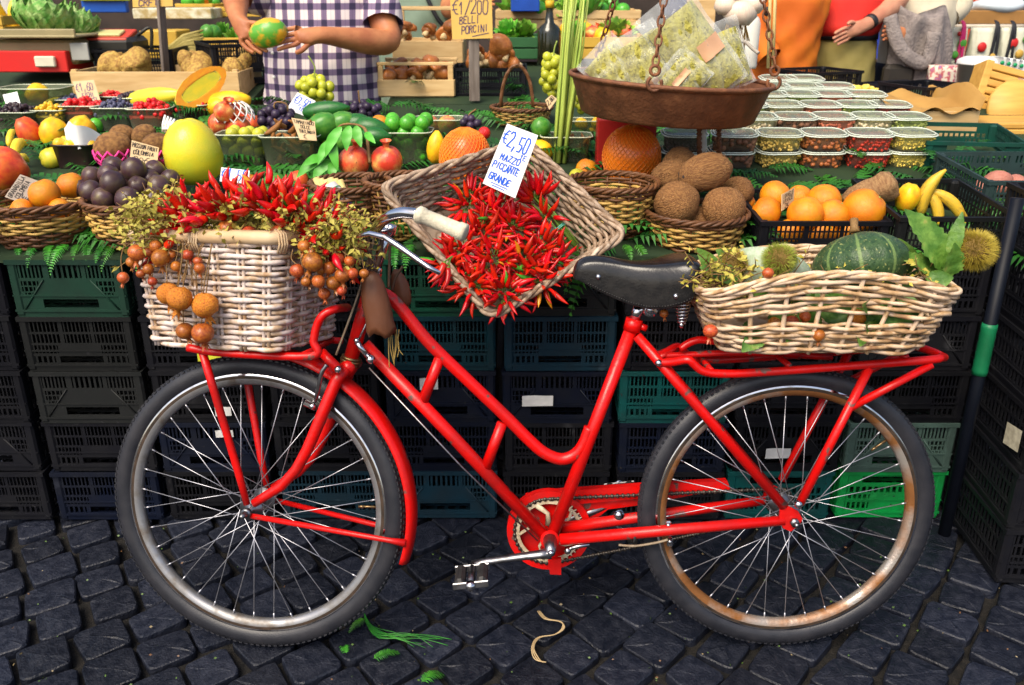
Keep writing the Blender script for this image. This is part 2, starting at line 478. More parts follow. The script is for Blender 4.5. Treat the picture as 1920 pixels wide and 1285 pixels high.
place = ['at the far left edge of the stack wall', 'in the stack left of the front wheel', 'behind the left rim of the front wheel', 'behind the right rim of the front wheel',
         'behind the slanting red frame tubes', 'under the tilted chili basket', 'behind the seat tube', 'behind the rear wheel hub', 'behind the right rim of the rear wheel']
lay = ['top crate', 'second crate from top', 'middle crate', 'fourth crate from top', 'bottom crate']
stacks = [
 (-212, ['A:black', 'B:black', 'B:black', 'A:black', 'B:black']), (20, ['A:dgreen', 'B:grey', 'A:grey', 'B:black', 'B:navy']), (250, ['B:black', 'B:black', 'B:black', 'A:navy', 'B:black']),
 (481, ['B:black', 'A:black', 'B:black', 'B:black', 'B:blue']), (711, ['B:green', 'B:teal', 'A:navy', 'B:navy', 'A:blue']), (942, ['A:grey', 'B:blue', 'A:navy', 'B:black', 'B:black']),
 (1172, ['A:black', 'B:black', 'B:teal2', 'B:navy', 'B:black']), (1402, ['B:black', 'B:black', 'B:black', 'A:black', 'C:teal2']), (1634, ['B:black', 'A:black', 'B:black', 'A:ggreen', 'C:bright'])]
crate_lab = {(1, 0): None}
for si, (px, L_) in enumerate(stacks):
    x0 = at(px, 560, FRONT).x + CW / 2
    for li, spec in enumerate(L_):
        kind, c = spec.split(':')
        z = (4 - li) * CH
        rz = R.uniform(-.012, .012)
        o = inst('plastic_crate', cmesh(kind, c), TRS((x0 + R.uniform(-.004, .004), FRONT + CD / 2 + R.uniform(-.006, .006), z + .001), (0, 0, rz)))
        tag(o, '%s plastic crate, %s %s' % (CNAME[c], lay[li], place[si]), 'crate', 'plastic crates stacked under the stall')
        lab = {(5, 2): ((-.055, .075), (.085, .032)), (4, 2): ((-.03, .125), (.05, .035)), (7, 3): ((-.03, .065), (.07, .032)), (2, 2): ((.04, .04), (.045, .028)), (2, 3): ((.04, .13), (.05, .022)), (2, 1): ((.03, .05), (.07, .03))}.get((si, li))
        if lab:
            b = MB(); (lx, lz), (lw, lh) = lab
            b.grid(lambda u, v: Vector((lx + (u - .5) * lw, -CD / 2 - .0045 + .002 * sin(u * 5) * v, lz + (v - .5) * lh + .002 * u)), 5, 2, sm=False)
            q = inst('paper_label', b.mesh('paper_label', mat('label_paper_%d' % si, (.62, .62, .6) if (si, li) != (2, 1) else (.6, .62, .04), (.5, .5, .49) if (si, li) != (2, 1) else (.5, .5, .03), rough=.6, sc=30)), I4); q.parent = o
            q.location = (0, -.004, 0)
# the stack that stands forward at the right edge
for li in range(6):
    z = (5 - li) * .163
    o = inst('plastic_crate', cmesh('B' if li % 2 else 'A', 'black', .40, .40, .163), TRS((1.475, 2.075 + .003 * li, z), (0, 0, radians(-4) + R.uniform(-.012, .012))))
    tag(o, 'black plastic crate, %s in the forward stack at the right edge' % ['sixth from the ground', 'fifth from the ground', 'fourth from the ground', 'third from the ground', 'second from the ground', 'lowest'][li], 'crate', 'crates in the forward stack at the right')
    if li == 3:
        b = MB(); b.grid(lambda u, v: Vector((-.2075 - .001 * v, -.17 + .075 * u, .05 + .06 * v - .012 * u)), 2, 2, sm=False)
        q = inst('paper_label', b.mesh('paper_label', mat('torn_label', (.6, .56, .42), (.4, .36, .26), rough=.7, sc=60)), I4); q.parent = o

# ================================================================== the stall table
m_board = mat('stall_board', (.012, .028, .010), (.02, .04, .014), rough=.8, sc=8)
m_wood = mat('pale_crate_wood', (.62, .43, .2), (.5, .32, .13), rough=.65, sc=7, stretch=(1, 6, 6), bump=.1, rnd=.12)
m_wood2 = mat('grey_stake_wood', (.23, .19, .16), (.14, .11, .09), rough=.8, sc=8, stretch=(8, 8, 1), bump=.2)
stall = empty('market_stall', (0, 2.9, 0), 'long sloping market stall table carrying all the fruit', 'stall')
b = MB()
def slab(mb, x0, x1, y0, y1, t=.018):
    vs = [Vector((x, y, tab_z(y) - k)) for k in (t, 0) for (x, y) in ((x0, y0), (x1, y0), (x1, y1), (x0, y1))]
    mb.add(vs, [(0, 3, 2, 1), (4, 5, 6, 7), (0, 1, 5, 4), (1, 2, 6, 5), (2, 3, 7, 6), (3, 0, 4, 7)], 0, False)
slab(b, -2.6, 2.5, 2.205, 3.62); b.build('tabletop', m_board, stall)
b = MB(); slab(b, -2.9, -1.06, 3.63, 4.4); b.build('tabletop', m_board, stall)
b = MB(); slab(b, -.5, .95, 3.63, 4.35); slab(b, .951, 2.5, 3.63, 3.85); b.build('tabletop', m_board, stall)
for (x, y) in ((-2.5, 3.5), (2.4, 3.5), (-1.1, 3.5), (-.45, 3.5), (.9, 3.5), (-2.8, 4.3), (-1.15, 4.3), (-.4, 4.3), (.9, 4.3), (2.4, 3.8)):
    b = MB(); b.box((x, y, (tab_z(y) - .02) / 2), (.05, .05, tab_z(y) - .02)); b.build('leg', m_wood2, stall)

# ================================================================== ferns on the table
m_fern = mat('fern_green', (.018, .13, .012), (.05, .26, .02), rough=.45, sc=14, rnd=.3, hue=.015, spec=.4)
m_fernd = mat('fern_dark', (.008, .06, .008), (.03, .16, .014), (.12, .26, .03), rough=.5, sc=7, spec=.3)
def frond(mb, M, L=.3, W=.09, n=18, droop=.25, m=0, seed=0):
    rr = random.Random(seed)
    pts = []
    for i in range(n + 1):
        t = i / n; pts.append(Vector((rr.uniform(-.003, .003), t * L * (1 - .15 * droop * t), .35 * L * sin(t * pi * .55) * .35 - droop * L * t * t)))
    mb.tube([M @ p for p in pts[::3]], [.0022 * (1 - .7 * i / (n / 3)) for i in range(len(pts[::3]))], 4, m)
    for i in range(1, n + 1):
        t = i / n; w = W * (sin(pi * min(1, t * .85 + .16)) ** .8) * (1 - .35 * t) * rr.uniform(.85, 1.1)
        tan = (pts[i] - pts[i - 1]).normalized()
        for s_ in (-1, 1):
            d = Vector((s_, .35, rr.uniform(-.25, .1))).normalized()
            pw = L / n * .42
            a = pts[i] - tan * pw; c = pts[i] + tan * pw
            mid = pts[i] + d * w * .55 + Vector((0, 0, .012 * w / .09)); tip = pts[i] + d * w + Vector((0, 0, -.25 * w))
            vs = [a, c, mid + tan * pw * .8, mid - tan * pw * .8, tip]
            fs = [(0, 1, 2, 3), (3, 2, 4)] if s_ < 0 else [(3, 2, 1, 0), (4, 2, 3)]
            mb.add([M @ v for v in vs], fs, m, False)
b = MB(); k = 0
for i in range(560):
    y = 2.24 + 1.75 * R.random() ** 1.05; x = R.uniform(-.72, .72) * (y + .2)
    if (x > .75 and y > 3.0) or (y > 3.5 and R.random() < .5): continue
    if y > 3.55 and -1.1 < x < -.5: continue
    x = max(-2.4, min(2.3, x)); k += 1
    frond(b, TRS((x, y, tab_z(y) + R.uniform(.005, .025)), (R.uniform(-.15, .2), R.uniform(-.3, .3), R.uniform(0, 6.28))), R.uniform(.15, .27), R.uniform(.05, .08), 14, .12, 0, i)
tag(b.build('fern_bed', m_fernd), 'layer of cut green fern leaves spread over the stall table', 'fern leaves', kind='stuff')
FM = []
for i in range(4):
    b = MB(); frond(b, I4, .26 + .03 * i, .075 + .008 * i, 18, .5 + .25 * (i % 2), 0, 900 + i); FM.append(b.mesh('fern_frond', m_fern))
hang = [(18, 470, 15), (52, 475, -8), (78, 472, 12), (110, 476, -20), (128, 468, 5), (148, 474, 18), (182, 470, -5), (205, 476, -25), (235, 480, 10), (262, 478, -14), (1118, 505, -30), (1150, 500, -48), (1175, 520, 10), (1195, 515, 30), (735, 470, 6), (770, 480, -12), (1350, 480, 8)]
for i, (px, py, a) in enumerate(hang):
    p = at(px, py, FRONT - .004)
    g = 'fern fronds hanging over the crates on the left' if i < 10 else ('fern fronds hanging under the chili basket' if i < 14 else 'fern fronds behind the handlebar')
    o = inst('fern_frond', FM[i % 4], TRS((p.x, FRONT + .05, max(tab_z(FRONT) + .02, .80)), (radians(R.uniform(-14, -2)), 0, pi + radians(a)), R.uniform(.18, .3) if not 10 <= i < 12 else .62))
    tag(o, {0: 'green fern frond drooping over the dark green crate', 1: 'fern frond hanging below the chili basket beside the saddle', 2: 'fern frond behind the handlebar and saddle on the stall edge'}[0 if i < 10 else (1 if i < 14 else 2)], 'fern', g)
# ================================================================== the red bicycle
LEAN = radians(9)
BY0 = 1.678                                             # where the wheels stand
BN = Vector((0, -cos(LEAN), sin(LEAN)))                 # out of the bike plane towards the viewer
BU = Vector((0, sin(LEAN), cos(LEAN)))
def bk(px, py, s=0.0):
    """point of the leaning bicycle, s metres out of its middle plane"""
    return plane_hit(px, py, Vector((0, BY0, 0)) + BN * s, BN)
def mir(p, s):                                          # same place on the far side
    return p - BN * (2 * s)
WR = .340
cR = Vector((.628, BY0, 0)) + BU * WR
YAW = radians(-8)
fx = Vector((cos(YAW), sin(YAW), 0)); fn0 = Vector((-sin(YAW), cos(YAW), 0))
FU = (fn0 * sin(radians(12.5)) + Vector((0, 0, cos(radians(12.5))))).normalized()
FNr = fx.cross(FU).normalized() 
cF = Vector((-.588, 1.748, .3415))
bike = empty('bicycle', (0, BY0, 0), 'old red step-through bicycle leaning in front of the fruit stall', 'bicycle')
WMf = frame(cF, fx, -FNr, FU) @ Matrix.Scale(.35 / .34, 4)     # local x along the wheel, y away from the viewer, z up
WMr = frame(cR, Vector((1, 0, 0)), -BN, BU)

def ring_section(sec, n=96):
    """closed ring swept round the axle (local y); sec = closed list of (radius, y)"""
    b = MB(); k = len(sec); vs = []
    for i in range(n):
        a = 2 * pi * i / n
        for (r_, y) in sec: vs.append(Vector((r_ * cos(a), y, r_ * sin(a))))
    fs = []
    for i in range(n):
        j = (i + 1) % n
        for q in range(k):
            w = (q + 1) % k; fs.append((i * k + q, i * k + w, j * k + w, j * k + q))
    b.add(vs, fs); return b
tyre_sec = [(.3165 + .0235 * cos(a), .0195 * sin(a)) for a in [2 * pi * i / 14 for i in range(14)]]
tb = ring_section(tyre_sec, 120)
for i in range(150):                                    # tread blocks
    a = 2 * pi * i / 150
    for y in (-.012, -.004, .004, .012):
        aa = a + (pi / 150 if abs(y) > .008 else 0)
        r_ = .3388 - (.0042 if abs(y) > .008 else .0006)
        tb.box((0, 0, 0), (.0075, .0058, .0030), Matrix.Rotation(-aa, 4, 'Y') @ TRS((r_, y, 0), (0, 0, 0)) @ Matrix.Rotation(pi / 2, 4, 'Y'))
tyre_me = tb.mesh('tyre', m_tyre)
rim_sec = [(.303, -.0135), (.3035, -.0118), (.298, -.0108), (.292, -.0112), (.2855, -.0105), (.279, -.0070), (.2765, 0), (.279, .0070), (.2855, .0105), (.292, .0112), (.298, .0108), (.3035, .0118), (.303, .0135), (.296, .0138), (.2895, .0142), (.2835, .0128), (.2765, .0085), (.2735, 0), (.2765, -.0085), (.2835, -.0128), (.2895, -.0142), (.296, -.0138)]
rim_b = ring_section(rim_sec, 120)
_k = len(rim_sec)
for _i in range(len(rim_b.mi)): rim_b.mi[_i] = [1, 1, 1, 2, 0, 0, 0, 0, 2, 1, 1, 1, 1, 2, 0, 0, 0, 0, 0, 0, 2, 1][_i % _k]
rim_me = rim_b.mesh('rim', [m_rim, m_chrome, m_rimd]); rust_me = rim_b.mesh('rim', [m_rust, m_chrome, m_rimd])
hb = MB()
hb.lathe([(0, -.05), (.0065, -.05), (.0065, -.04), (.014, -.04), (.014, -.036), (.027, -.0355), (.027, -.0325), (.013, -.031), (.0105, -.02), (.0105, .02), (.013, .031), (.027, .0325), (.027, .0355), (.014, .036), (.014, .04), (.0065, .04), (.0065, .05), (0, .05)], 18, 0, Matrix.Rotation(-pi / 2, 4, 'X'))
hub_me = hb.mesh('hub', m_steel)
SP = []
for side in (-1, 1):
    for dirn in (-1, 1):
        b = MB(); a0 = radians(66) * dirn
        p0 = Vector((.0255 * cos(a0), side * .0340, .0255 * sin(a0))); p1 = Vector((.276, side * .003, 0))
        b.tube([p0, p1], .00115, 5); b.tube([p1.lerp(p0, .045), p1], .0021, 6)
        SP.append(b.mesh('spoke', m_spoke))
vb = MB(); vb.tube([(.274, 0, 0), (.236, 0, 0)], [.003, .0026], 7); vb.tube([(.247, 0, 0), (.234, 0, 0)], [.0037, .003], 7)
valve_me = vb.mesh('valve', m_brass)
def wheel(name, WM, me, phase, valve_a, label):
    w = inst(name, me, WM, bike); w['label'] = label
    for nm, m_ in (('tyre', tyre_me), ('hub', hub_me)):
        o = bpy.data.objects.new(nm, m_); o.parent = w; col.objects.link(o)
    for i in range(36):
        a = 2 * pi * (i + .5) / 36 + phase
        o = bpy.data.objects.new('spoke', SP[i % 4]); o.parent = w; col.objects.link(o); o.rotation_euler = (0, -a, 0)
    o = bpy.data.objects.new('valve', valve_me); o.parent = w; col.objects.link(o); o.rotation_euler = (0, -valve_a, 0)
    return w
wheel('front_wheel', WMf, rim_me, .03, radians(3), 'front wheel with scuffed metal rim')
wheel('rear_wheel', WMr, rust_me, -.02, radians(38), 'rear wheel with brown rusty rim')

def smooth(pts, k=6, closed=False):
    pts = [Vector(p) for p in pts]; out = []; n = len(pts)
    for i in range(n if closed else n - 1):
        if closed: a, b_, c, d = pts[i - 1], pts[i], pts[(i + 1) % n], pts[(i + 2) % n]
        else: a, b_, c, d = pts[max(i - 1, 0)], pts[i], pts[i + 1], pts[min(i + 2, n - 1)]
        for j in range(k):
            t = j / k
            out.append(.5 * ((2 * b_) + (c - a) * t + (2 * a - 5 * b_ + 4 * c - d) * t * t + (3 * b_ - a - 3 * c + d) * t ** 3))
    if not closed: out.append(pts[-1])
    return out
def T(name, pts, r, mt=None, parent=bike, n=12, sm=0, label=None):
    b = MB(); b.tube(smooth(pts, sm) if sm else pts, r, n)
    o = b.build(name, mt or m_red, parent)
    if label: o['label'] = label
    return o
def bks(*pp): return [bk(*p) for p in pp]
# main tubes
frame_o = T('frame', bks((657, 677), (703, 510)), .0160, n=16, label='red head tube of the frame')
T('top_tube', bks((694, 548), (734, 560), (803, 641), (880, 716), (945, 778), (995, 828), (1022, 850), (1052, 861), (1077, 853), (1094, 833), (1106, 802)), .0138, parent=frame_o, sm=6, n=14)
T('down_tube', bks((683, 646), (850, 820), (1022, 1006)), .0147, parent=frame_o, n=14)
T('seat_tube', bks((1188, 606), (1034, 1008)), .0148, parent=frame_o, n=14)
T('brace_tube', bks((826, 668), (792, 755)), .0122, parent=frame_o)
T('brace_tube', bks((942, 793), (911, 876)), .0122, parent=frame_o)
b = MB(); b.tube([bk(1031, 1013, .036), bk(1031, 1013, -.036)], .022, 18); b.build('bottom_bracket', m_red, frame_o)
b = MB(); b.tube(bks((1190, 598), (1184, 620)), .0192, 16); b.tube([bk(1200, 612, .0), bk(1212, 616, .0)], .008, 8); b.build('seat_lug', m_red, frame_o)
ROUND = .058
cs0, cs1 = bk(1050, 1012, .030), bk(1470, 976, ROUND)
T('chainstay', [cs0, cs0.lerp(cs1, .5), cs1], [.0135, .0128, .0112], parent=frame_o)
T('chainstay', [mir(cs0, .030), mir(cs0, .03).lerp(mir(cs1, ROUND), .5), mir(cs1, ROUND)], [.0135, .0128, .0112], parent=frame_o)
ss0, ss1 = bk(1194, 630, .016), bk(1470, 950, ROUND)
T('seatstay', [ss0, ss0.lerp(ss1, .3) + BN * .006, ss1], [.0105, .0115, .0112], parent=frame_o)
T('seatstay', [mir(ss0, .016), mir(ss0, .016).lerp(mir(ss1, ROUND), .3) - BN * .006, mir(ss1, ROUND)], [.0105, .0115, .0112], parent=frame_o)
BX = Vector((1, 0, 0))
def plate(name, pxs, s, t, mt=m_red, parent=bike):
    o0 = bk(*pxs[0], s); M = frame(o0, BX, BU, -BN) if False else frame(o0, BX, BU, BX.cross(BU))
    poly = [((bk(x, y, s) - o0).dot(BX), (bk(x, y, s) - o0).dot(BU)) for x, y in pxs]
    b = MB(); b.prism(poly, t, M); return b.build(name, mt, parent), (o0, poly, M)
pl, (o0, poly, M) = plate('dropout', [(1462, 957), (1478, 949), (1496, 958), (1504, 972), (1498, 984), (1482, 996), (1468, 990), (1460, 975)], ROUND + .004, .006, parent=frame_o)
b = MB(); b.prism(poly, .006, Matrix.Translation(-BN * 2 * (ROUND + .004)) @ M); b.build('dropout', m_red, frame_o)
b = MB()
for s_ in (1, -1):
    c0 = cR + BN * s_ * (ROUND + .008); b.tube([c0, c0 + BN * s_ * .009], .0105, 6); b.tube([c0, c0 + BN * s_ * .022], .0048, 8)
b.tube([cR + BN * .07, cR - BN * .07], .0046, 8)
b.build('axle_nut', m_steel, bike)
# fork
fk = [bk(645, 705, .0)]
def fpt(px, py, s): return plane_hit(px, py, cF + FNr * s, FNr)
FS = -1 if FNr.y > 0 else 1
VN = FNr * FS                                           # toward the viewer
def fp(px, py, s): return plane_hit(px, py, cF + VN * s, VN)
fork = T('fork', [fp(650, 690, .030), fp(631, 712, .040), fp(599, 790, .045), fp(577, 842, .048), fp(556, 880, .051), fp(527, 912, .053), fp(497, 931, .054), fp(476, 944, .054)], [.0130, .0138, .0138, .0130, .0122, .0112, .0104, .0098], sm=0, n=14, label='near blade of the red fork')
near = [fp(650, 690, .030), fp(631, 712, .040), fp(599, 790, .045), fp(577, 842, .048), fp(556, 880, .051), fp(527, 912, .053), fp(497, 931, .054), fp(476, 944, .054)]
ss_ = [.030, .040, .045, .048, .051, .053, .054, .054]
T('fork_blade', [p - VN * 2 * s for p, s in zip(near, ss_)], [.0130, .0138, .0138, .0130, .0122, .0112, .0104, .0098], parent=fork, n=14)
b = MB(); b.tube([near[0] + VN * .004, near[0] - VN * .064], .0155, 12); b.tube([bk(652, 694), bk(657, 676)], .0155, 14); b.build('fork_crown', m_red, fork)
b = MB()
for (y, r_) in ((676, .0235), (682, .0215), (671, .022)):
    b.tube([bk(657 - (y - 676) * .28, y + 2), bk(658 - (y - 676) * .28, y - 2)], r_, 16)
b.build('headset', m_brass, bike)
b = MB()
for s_ in (1, -1):
    c0 = cF + VN * s_ * .058; b.tube([c0, c0 + VN * s_ * .010], .0115, 10); b.tube([c0, c0 + VN * s_ * .020, c0 + VN * s_ * .032], [.0085, .0075, .004], 10)
b.tube([cF + VN * .06, cF - VN * .06], .0046, 8)
b.build('axle_nut', m_steel, bike)
# front mudguard
def sweep_arc(WM, a0, a1, n, sec, taper=None):
    b = MB(); rings = []
    for i in range(n + 1):
        a = a0 + (a1 - a0) * i / n
        rings.append([WM @ Vector((r_ * cos(a), y, r_ * sin(a))) for (r_, y) in sec])
    b.loft(rings, 0, True); return b
gsec = [(.350, -.029), (.3585, -.026), (.3640, -.016), (.3660, 0), (.3640, .016), (.3585, .026), (.350, .029), (.3485, .0275), (.3565, .0245), (.3615, .015), (.3635, 0), (.3615, -.015), (.3565, -.0245), (.3485, -.0275)]
mg = sweep_arc(WMf, radians(97), radians(-17), 50, gsec).build('mudguard', m_red, bike)
st0 = cF + VN * .056 + fx * .008 - FU * .008
st1 = WMf @ Vector((.352 * cos(radians(-8.5)), -.029, .352 * sin(radians(-8.5))))
T('mudguard_stay', [st0, st0.lerp(st1, .9), st1], [.0062, .0062, .0095], parent=mg)
T('mudguard_stay', [st0 - VN * .112, (st0 - VN * .112).lerp(st1 - VN * .058, .9), st1 - VN * .058], [.0062, .0062, .0095], parent=mg)
# front carrier under the wicker basket
fr = T('front_carrier', [fp(352, 652, .11), fp(420, 662, .11), fp(584, 668, .11), fp(588, 640, .11), fp(594, 612, .11), fp(607, 590, .11), fp(632, 579, .09), fp(652, 577, -.02)], .0088, sm=5, label='red tube carrier that holds the front basket')
T('carrier_leg', [fp(378, 655, .105), fp(402, 735, .082), fp(448, 890, .060), fp(463, 946, .056)], [.0088, .0090, .0085, .0075], parent=fr)
lg = [fp(378, 655, .105), fp(402, 735, .082), fp(448, 890, .060), fp(463, 946, .056)]
T('carrier_leg', [p - VN * 2 * s for p, s in zip(lg, (.105, .082, .060, .056))], [.0088, .0090, .0085, .0075], parent=fr)
a0, a1 = fp(352, 652, .11), fp(584, 668, .11)
T('carrier_rail', [a0 - VN * .20, a1 - VN * .20], .008, parent=fr)
for t in (.08, .5, .92): T('carrier_bar', [a0.lerp(a1, t), a0.lerp(a1, t) - VN * .20], .006, parent=fr)
# brake parts at the front
b = MB(); b.tube([fp(603, 660, .05), fp(634, 693, .058)], [.010, .012], 8); b.build('brake_arm', m_red, bike)
b = MB(); b.ell(fp(634, 693, .07), .0085, 10, 6); b.build('bolt', m_chrome, bike)
T('brake_rod', [fp(613, 684, .062), fp(603, 700, .062), fp(596, 735, .050), fp(590, 753, .035)], .0048, m_steel, sm=4)
b = MB(); b.bbox((0, 0, 0), (.032, .012, .014), .003, frame(fp(582, 760, .028), fx, VN, FU) @ Matrix.Rotation(.4, 4, 'Y')); b.ell(fp(586, 762, .038), .0085, 8, 6); b.build('brake_shoe', m_chrome, bike)
T('brake_rod', [bk(704, 436, .05), bk(690, 490, .045), bk(669, 560, .045), bk(630, 666, .05)], .0024, m_cable, sm=4, n=6)
T('brake_rod', [bk(700, 580, .035), bk(680, 622, .034), bk(671, 640, .03)], .0026, m_steel, n=6)
b = MB(); b.tube(bks((669, 640, .033), (676, 652, .033), (692, 670, .033)), [.007, .006, .008], 8); b.ell(bk(695, 674, .038), .0105, 10, 6); b.ell(bk(669, 639, .036), .007, 8, 6); b.build('brake_linkage', m_chrome, bike)
T('brake_rod', bks((692, 690, .028), (867, 877, .028), (1008, 1014, .028)), .0021, m_steel, n=6)
# handlebar, grip, lever, stem
T('stem', bks((703, 512), (728, 428)), .0112, m_chrome, n=14)
b = MB(); b.tube(bks((726, 442), (731, 420)), .0165, 12); b.build('stem_clamp', m_chrome, bike); MB().ell(bk(733, 428, .018), .009, 8, 6).build('bolt', m_chrome, bike); MB().ell(bk(704, 508, 0), .0155, 10, 6).build('lock_nut', m_chrome, bike)
T('handlebar', [bk(728, 430, -.02), bk(715, 436, .03), bk(704, 436, .08), bk(706, 428, .12), bk(717, 415, .155), bk(735, 404, .185), bk(757, 399, .205), bk(784, 402, .22)], .0112, m_chrome, sm=6, n=16, label='curved chrome handlebar')
gp0, gp1 = bk(784, 402, .22), bk(872, 437, .245)
gd = (gp1 - gp0).normalized()
b = MB(); b.tube([gp0 - gd * .004, gp0, gp0 + gd * .003, gp0 + gd * .012, gp0 + gd * .013, gp1 - gd * .014, gp1 - gd * .013, gp1, gp1 + gd * .002], [.012, .0165, .0168, .0166, .0148, .0152, .0172, .0172, .014], 18)
b.build('grip', m_grip, bike)
T('handlebar', [bk(728, 430, -.02), bk(712, 438, -.06), bk(690, 446, -.10), bk(668, 452, -.13), bk(652, 462, -.15)], .0112, m_chrome, sm=5)
b = MB(); q0, q1 = bk(652, 462, -.15), bk(636, 490, -.17); b.tube([q0, q1], .0155, 14); b.build('grip', m_grip, bike)
T('brake_lever', [bk(668, 449, .13), bk(672, 443, .15), bk(694, 438, .165), bk(722, 445, .185), bk(749, 463, .20), bk(776, 482, .215), bk(803, 501, .225), bk(825, 513, .23)], [.0036, .0045, .0055, .006, .0058, .0055, .005, .0045], m_chrome, sm=0, n=10)
# saddle
s0 = bk(1074, 508, 0); s1 = bk(1302, 520, 0)
sl = (s1 - s0).length; sx_ = (s1 - s0).normalized(); sz_ = (BU - sx_ * BU.dot(sx_)).normalized(); sy_ = sx_.cross(sz_)
prof = [(0, .010, .004, .010), (.03, .024, .026, .028), (.12, .029, .036, .050), (.28, .035, .037, .070), (.45, .044, .033, .082), (.6, .060, .035, .090), (.74, .080, .043, .092), (.86, .094, .052, .088), (.95, .097, .054, .074), (1.0, .084, .046, .044)]
rings = []
for (t, hw, top, drop) in prof:
    ring = []
    for k in range(25):
        u = -1 + 2 * k / 24
        if abs(u) < .55:
            x = u / .55; ring.append((hw * x * .86, top - .010 * x * x - (.006 * (1 - x * x) if t > .4 else 0)))
        else:
            w = (abs(u) - .55) / .45; e = sin(w * pi / 2); ring.append((math.copysign(hw * (.86 + .16 * sin(min(1, w * 2) * pi / 2) - .06 * w), u), top - .010 - drop * (w ** 1.3)))
    ins = [(x * .93, z - .004 + (.004 if abs(x) > .1 else 0)) for x, z in ring[::-1]]
    ring = ring + ins
    rings.append([s0 + sx_ * (t * sl) + sy_ * x + sz_ * z for x, z in ring])
b = MB(); b.loft(rings, 0, True)
sad = b.build('saddle', m_leather, bike); sad['label'] = 'glossy black leather saddle'
md = sad.modifiers.new('round', 'SUBSURF'); md.levels = 1; md.render_levels = 2
def srf(t, u):                                          # point on near skirt
    i = max(j for j in range(len(prof)) if prof[j][0] <= t); i = min(i, len(prof) - 2)
    f = (t - prof[i][0]) / (prof[i + 1][0] - prof[i][0]); hw, top, dr = [prof[i][k] * (1 - f) + prof[i + 1][k] * f for k in (1, 2, 3)]
    return s0 + sx_ * (t * sl) + sz_ * (top - .010 - dr * u ** 1.3) - (sy_ if sy_.y > 0 else -sy_) * (hw * (.86 + .16 * sin(min(1, u * 2) * pi / 2) - .06 * u))
for (t, u) in ((.2, .62), (.80, .80)):
    b = MB(); b.ell(srf(t, u), .0062, 12, 8); b.build('rivet', m_chrome, sad)
for t in [i / 40 for i in range(6, 38)]:
    pass
b = MB()
for i in range(42):
    t = .12 + .8 * i / 41; p = srf(t, .95); q = srf(t + .010, .95); b.tube([p, q], .0016, 5)
b.build('stitching', m_blackr, sad)
T('seat_post', bks((1187, 604), (1203, 566)), .0126, m_chrome, n=14)
b = MB(); b.tube([bk(1219, 581, .03), bk(1219, 581, -.03)], .0165, 14); b.tube([bk(1219, 581, .036), bk(1219, 581, .03)], .0095, 6); b.tube(bks((1196, 578, .0), (1262, 566, .0)), .008, 8); b.build('saddle_clamp', m_chrome, bike)
for s_ in (.035, -.065):
    c = bk(1280, 562, s_); pts = []
    for i in range(100):
        t = i / 99; a = t * 2 * pi * 7; r_ = .0195 - .012 * t
        pts.append(c - BU * (.052 * t) + BX * (cos(a) * r_) + BN * (sin(a) * r_))
    b = MB(); b.tube(pts, .0023, 6); b.tube([c - BU * .05, c - BU * .062], [.006, .004], 8); b.build('saddle_spring', m_chrome, bike)
# rear carrier
rs = .062
r_pts = [bk(1236, 681, .03), bk(1262, 679, .045), bk(1290, 675, rs), bk(1302, 684, rs), bk(1318, 696, rs), bk(1350, 701, rs), bk(1420, 699, rs), bk(1600, 686, rs), bk(1742, 675, rs), bk(1764, 671, rs * .7), bk(1768, 669, .0)]
ssr = [.03, .045, rs, rs, rs, rs, rs, rs, rs, rs * .7, 0]
rc = T('rear_carrier', r_pts + [mir(p, s) for p, s in list(zip(r_pts, ssr))[-2::-1]], .0092, sm=4, label='scuffed red carrier over the rear wheel')
b = MB(); b.tube([bk(1236, 681, .025), bk(1288, 676, .06)], [.0135, .010], 8, flat=.5); b.tube([mir(bk(1236, 681, .025), .025), mir(bk(1288, 676, .06), .06)], [.0135, .010], 8, flat=.5); b.build('carrier_bracket', m_red, rc)
for s_ in (.04, -.04):
    b = MB(); b.ell(bk(1235, 681, s_), .0085, 10, 6); b.build('bolt', m_chrome, rc)
for px in (1335, 1480, 1700):
    p = bk(px, 696 - (px - 1335) * .07, rs); T('carrier_bar', [p, mir(p, rs)], .0065, parent=rc)
for (a_, c_, sa, sc_, r_) in (((1630, 690), (1500, 944), rs, ROUND + .010, .0098), ((1747, 684), (1594, 765), rs, rs + .001, .0088)):
    p, q = bk(*a_, sa), bk(*c_, sc_)
    T('carrier_stay', [p, q], r_, parent=rc); T('carrier_stay', [mir(p, sa), mir(q, sc_)], r_, parent=rc)
b = MB(); b.ell(bk(1497, 946, ROUND + .022), .0095, 10, 6); b.build('bolt', m_chrome, rc)
T('carrier_spring', [bk(1275, 655, -.02), bk(1300, 640, -.02), bk(1340, 640, -.02), bk(1500, 668, -.02)], .0085, parent=rc, sm=4)
T('carrier_spring', [bk(1240, 668, -.035), bk(1300, 665, -.035), bk(1400, 662, -.03), bk(1560, 670, -.03)], .0075, parent=rc, sm=4)
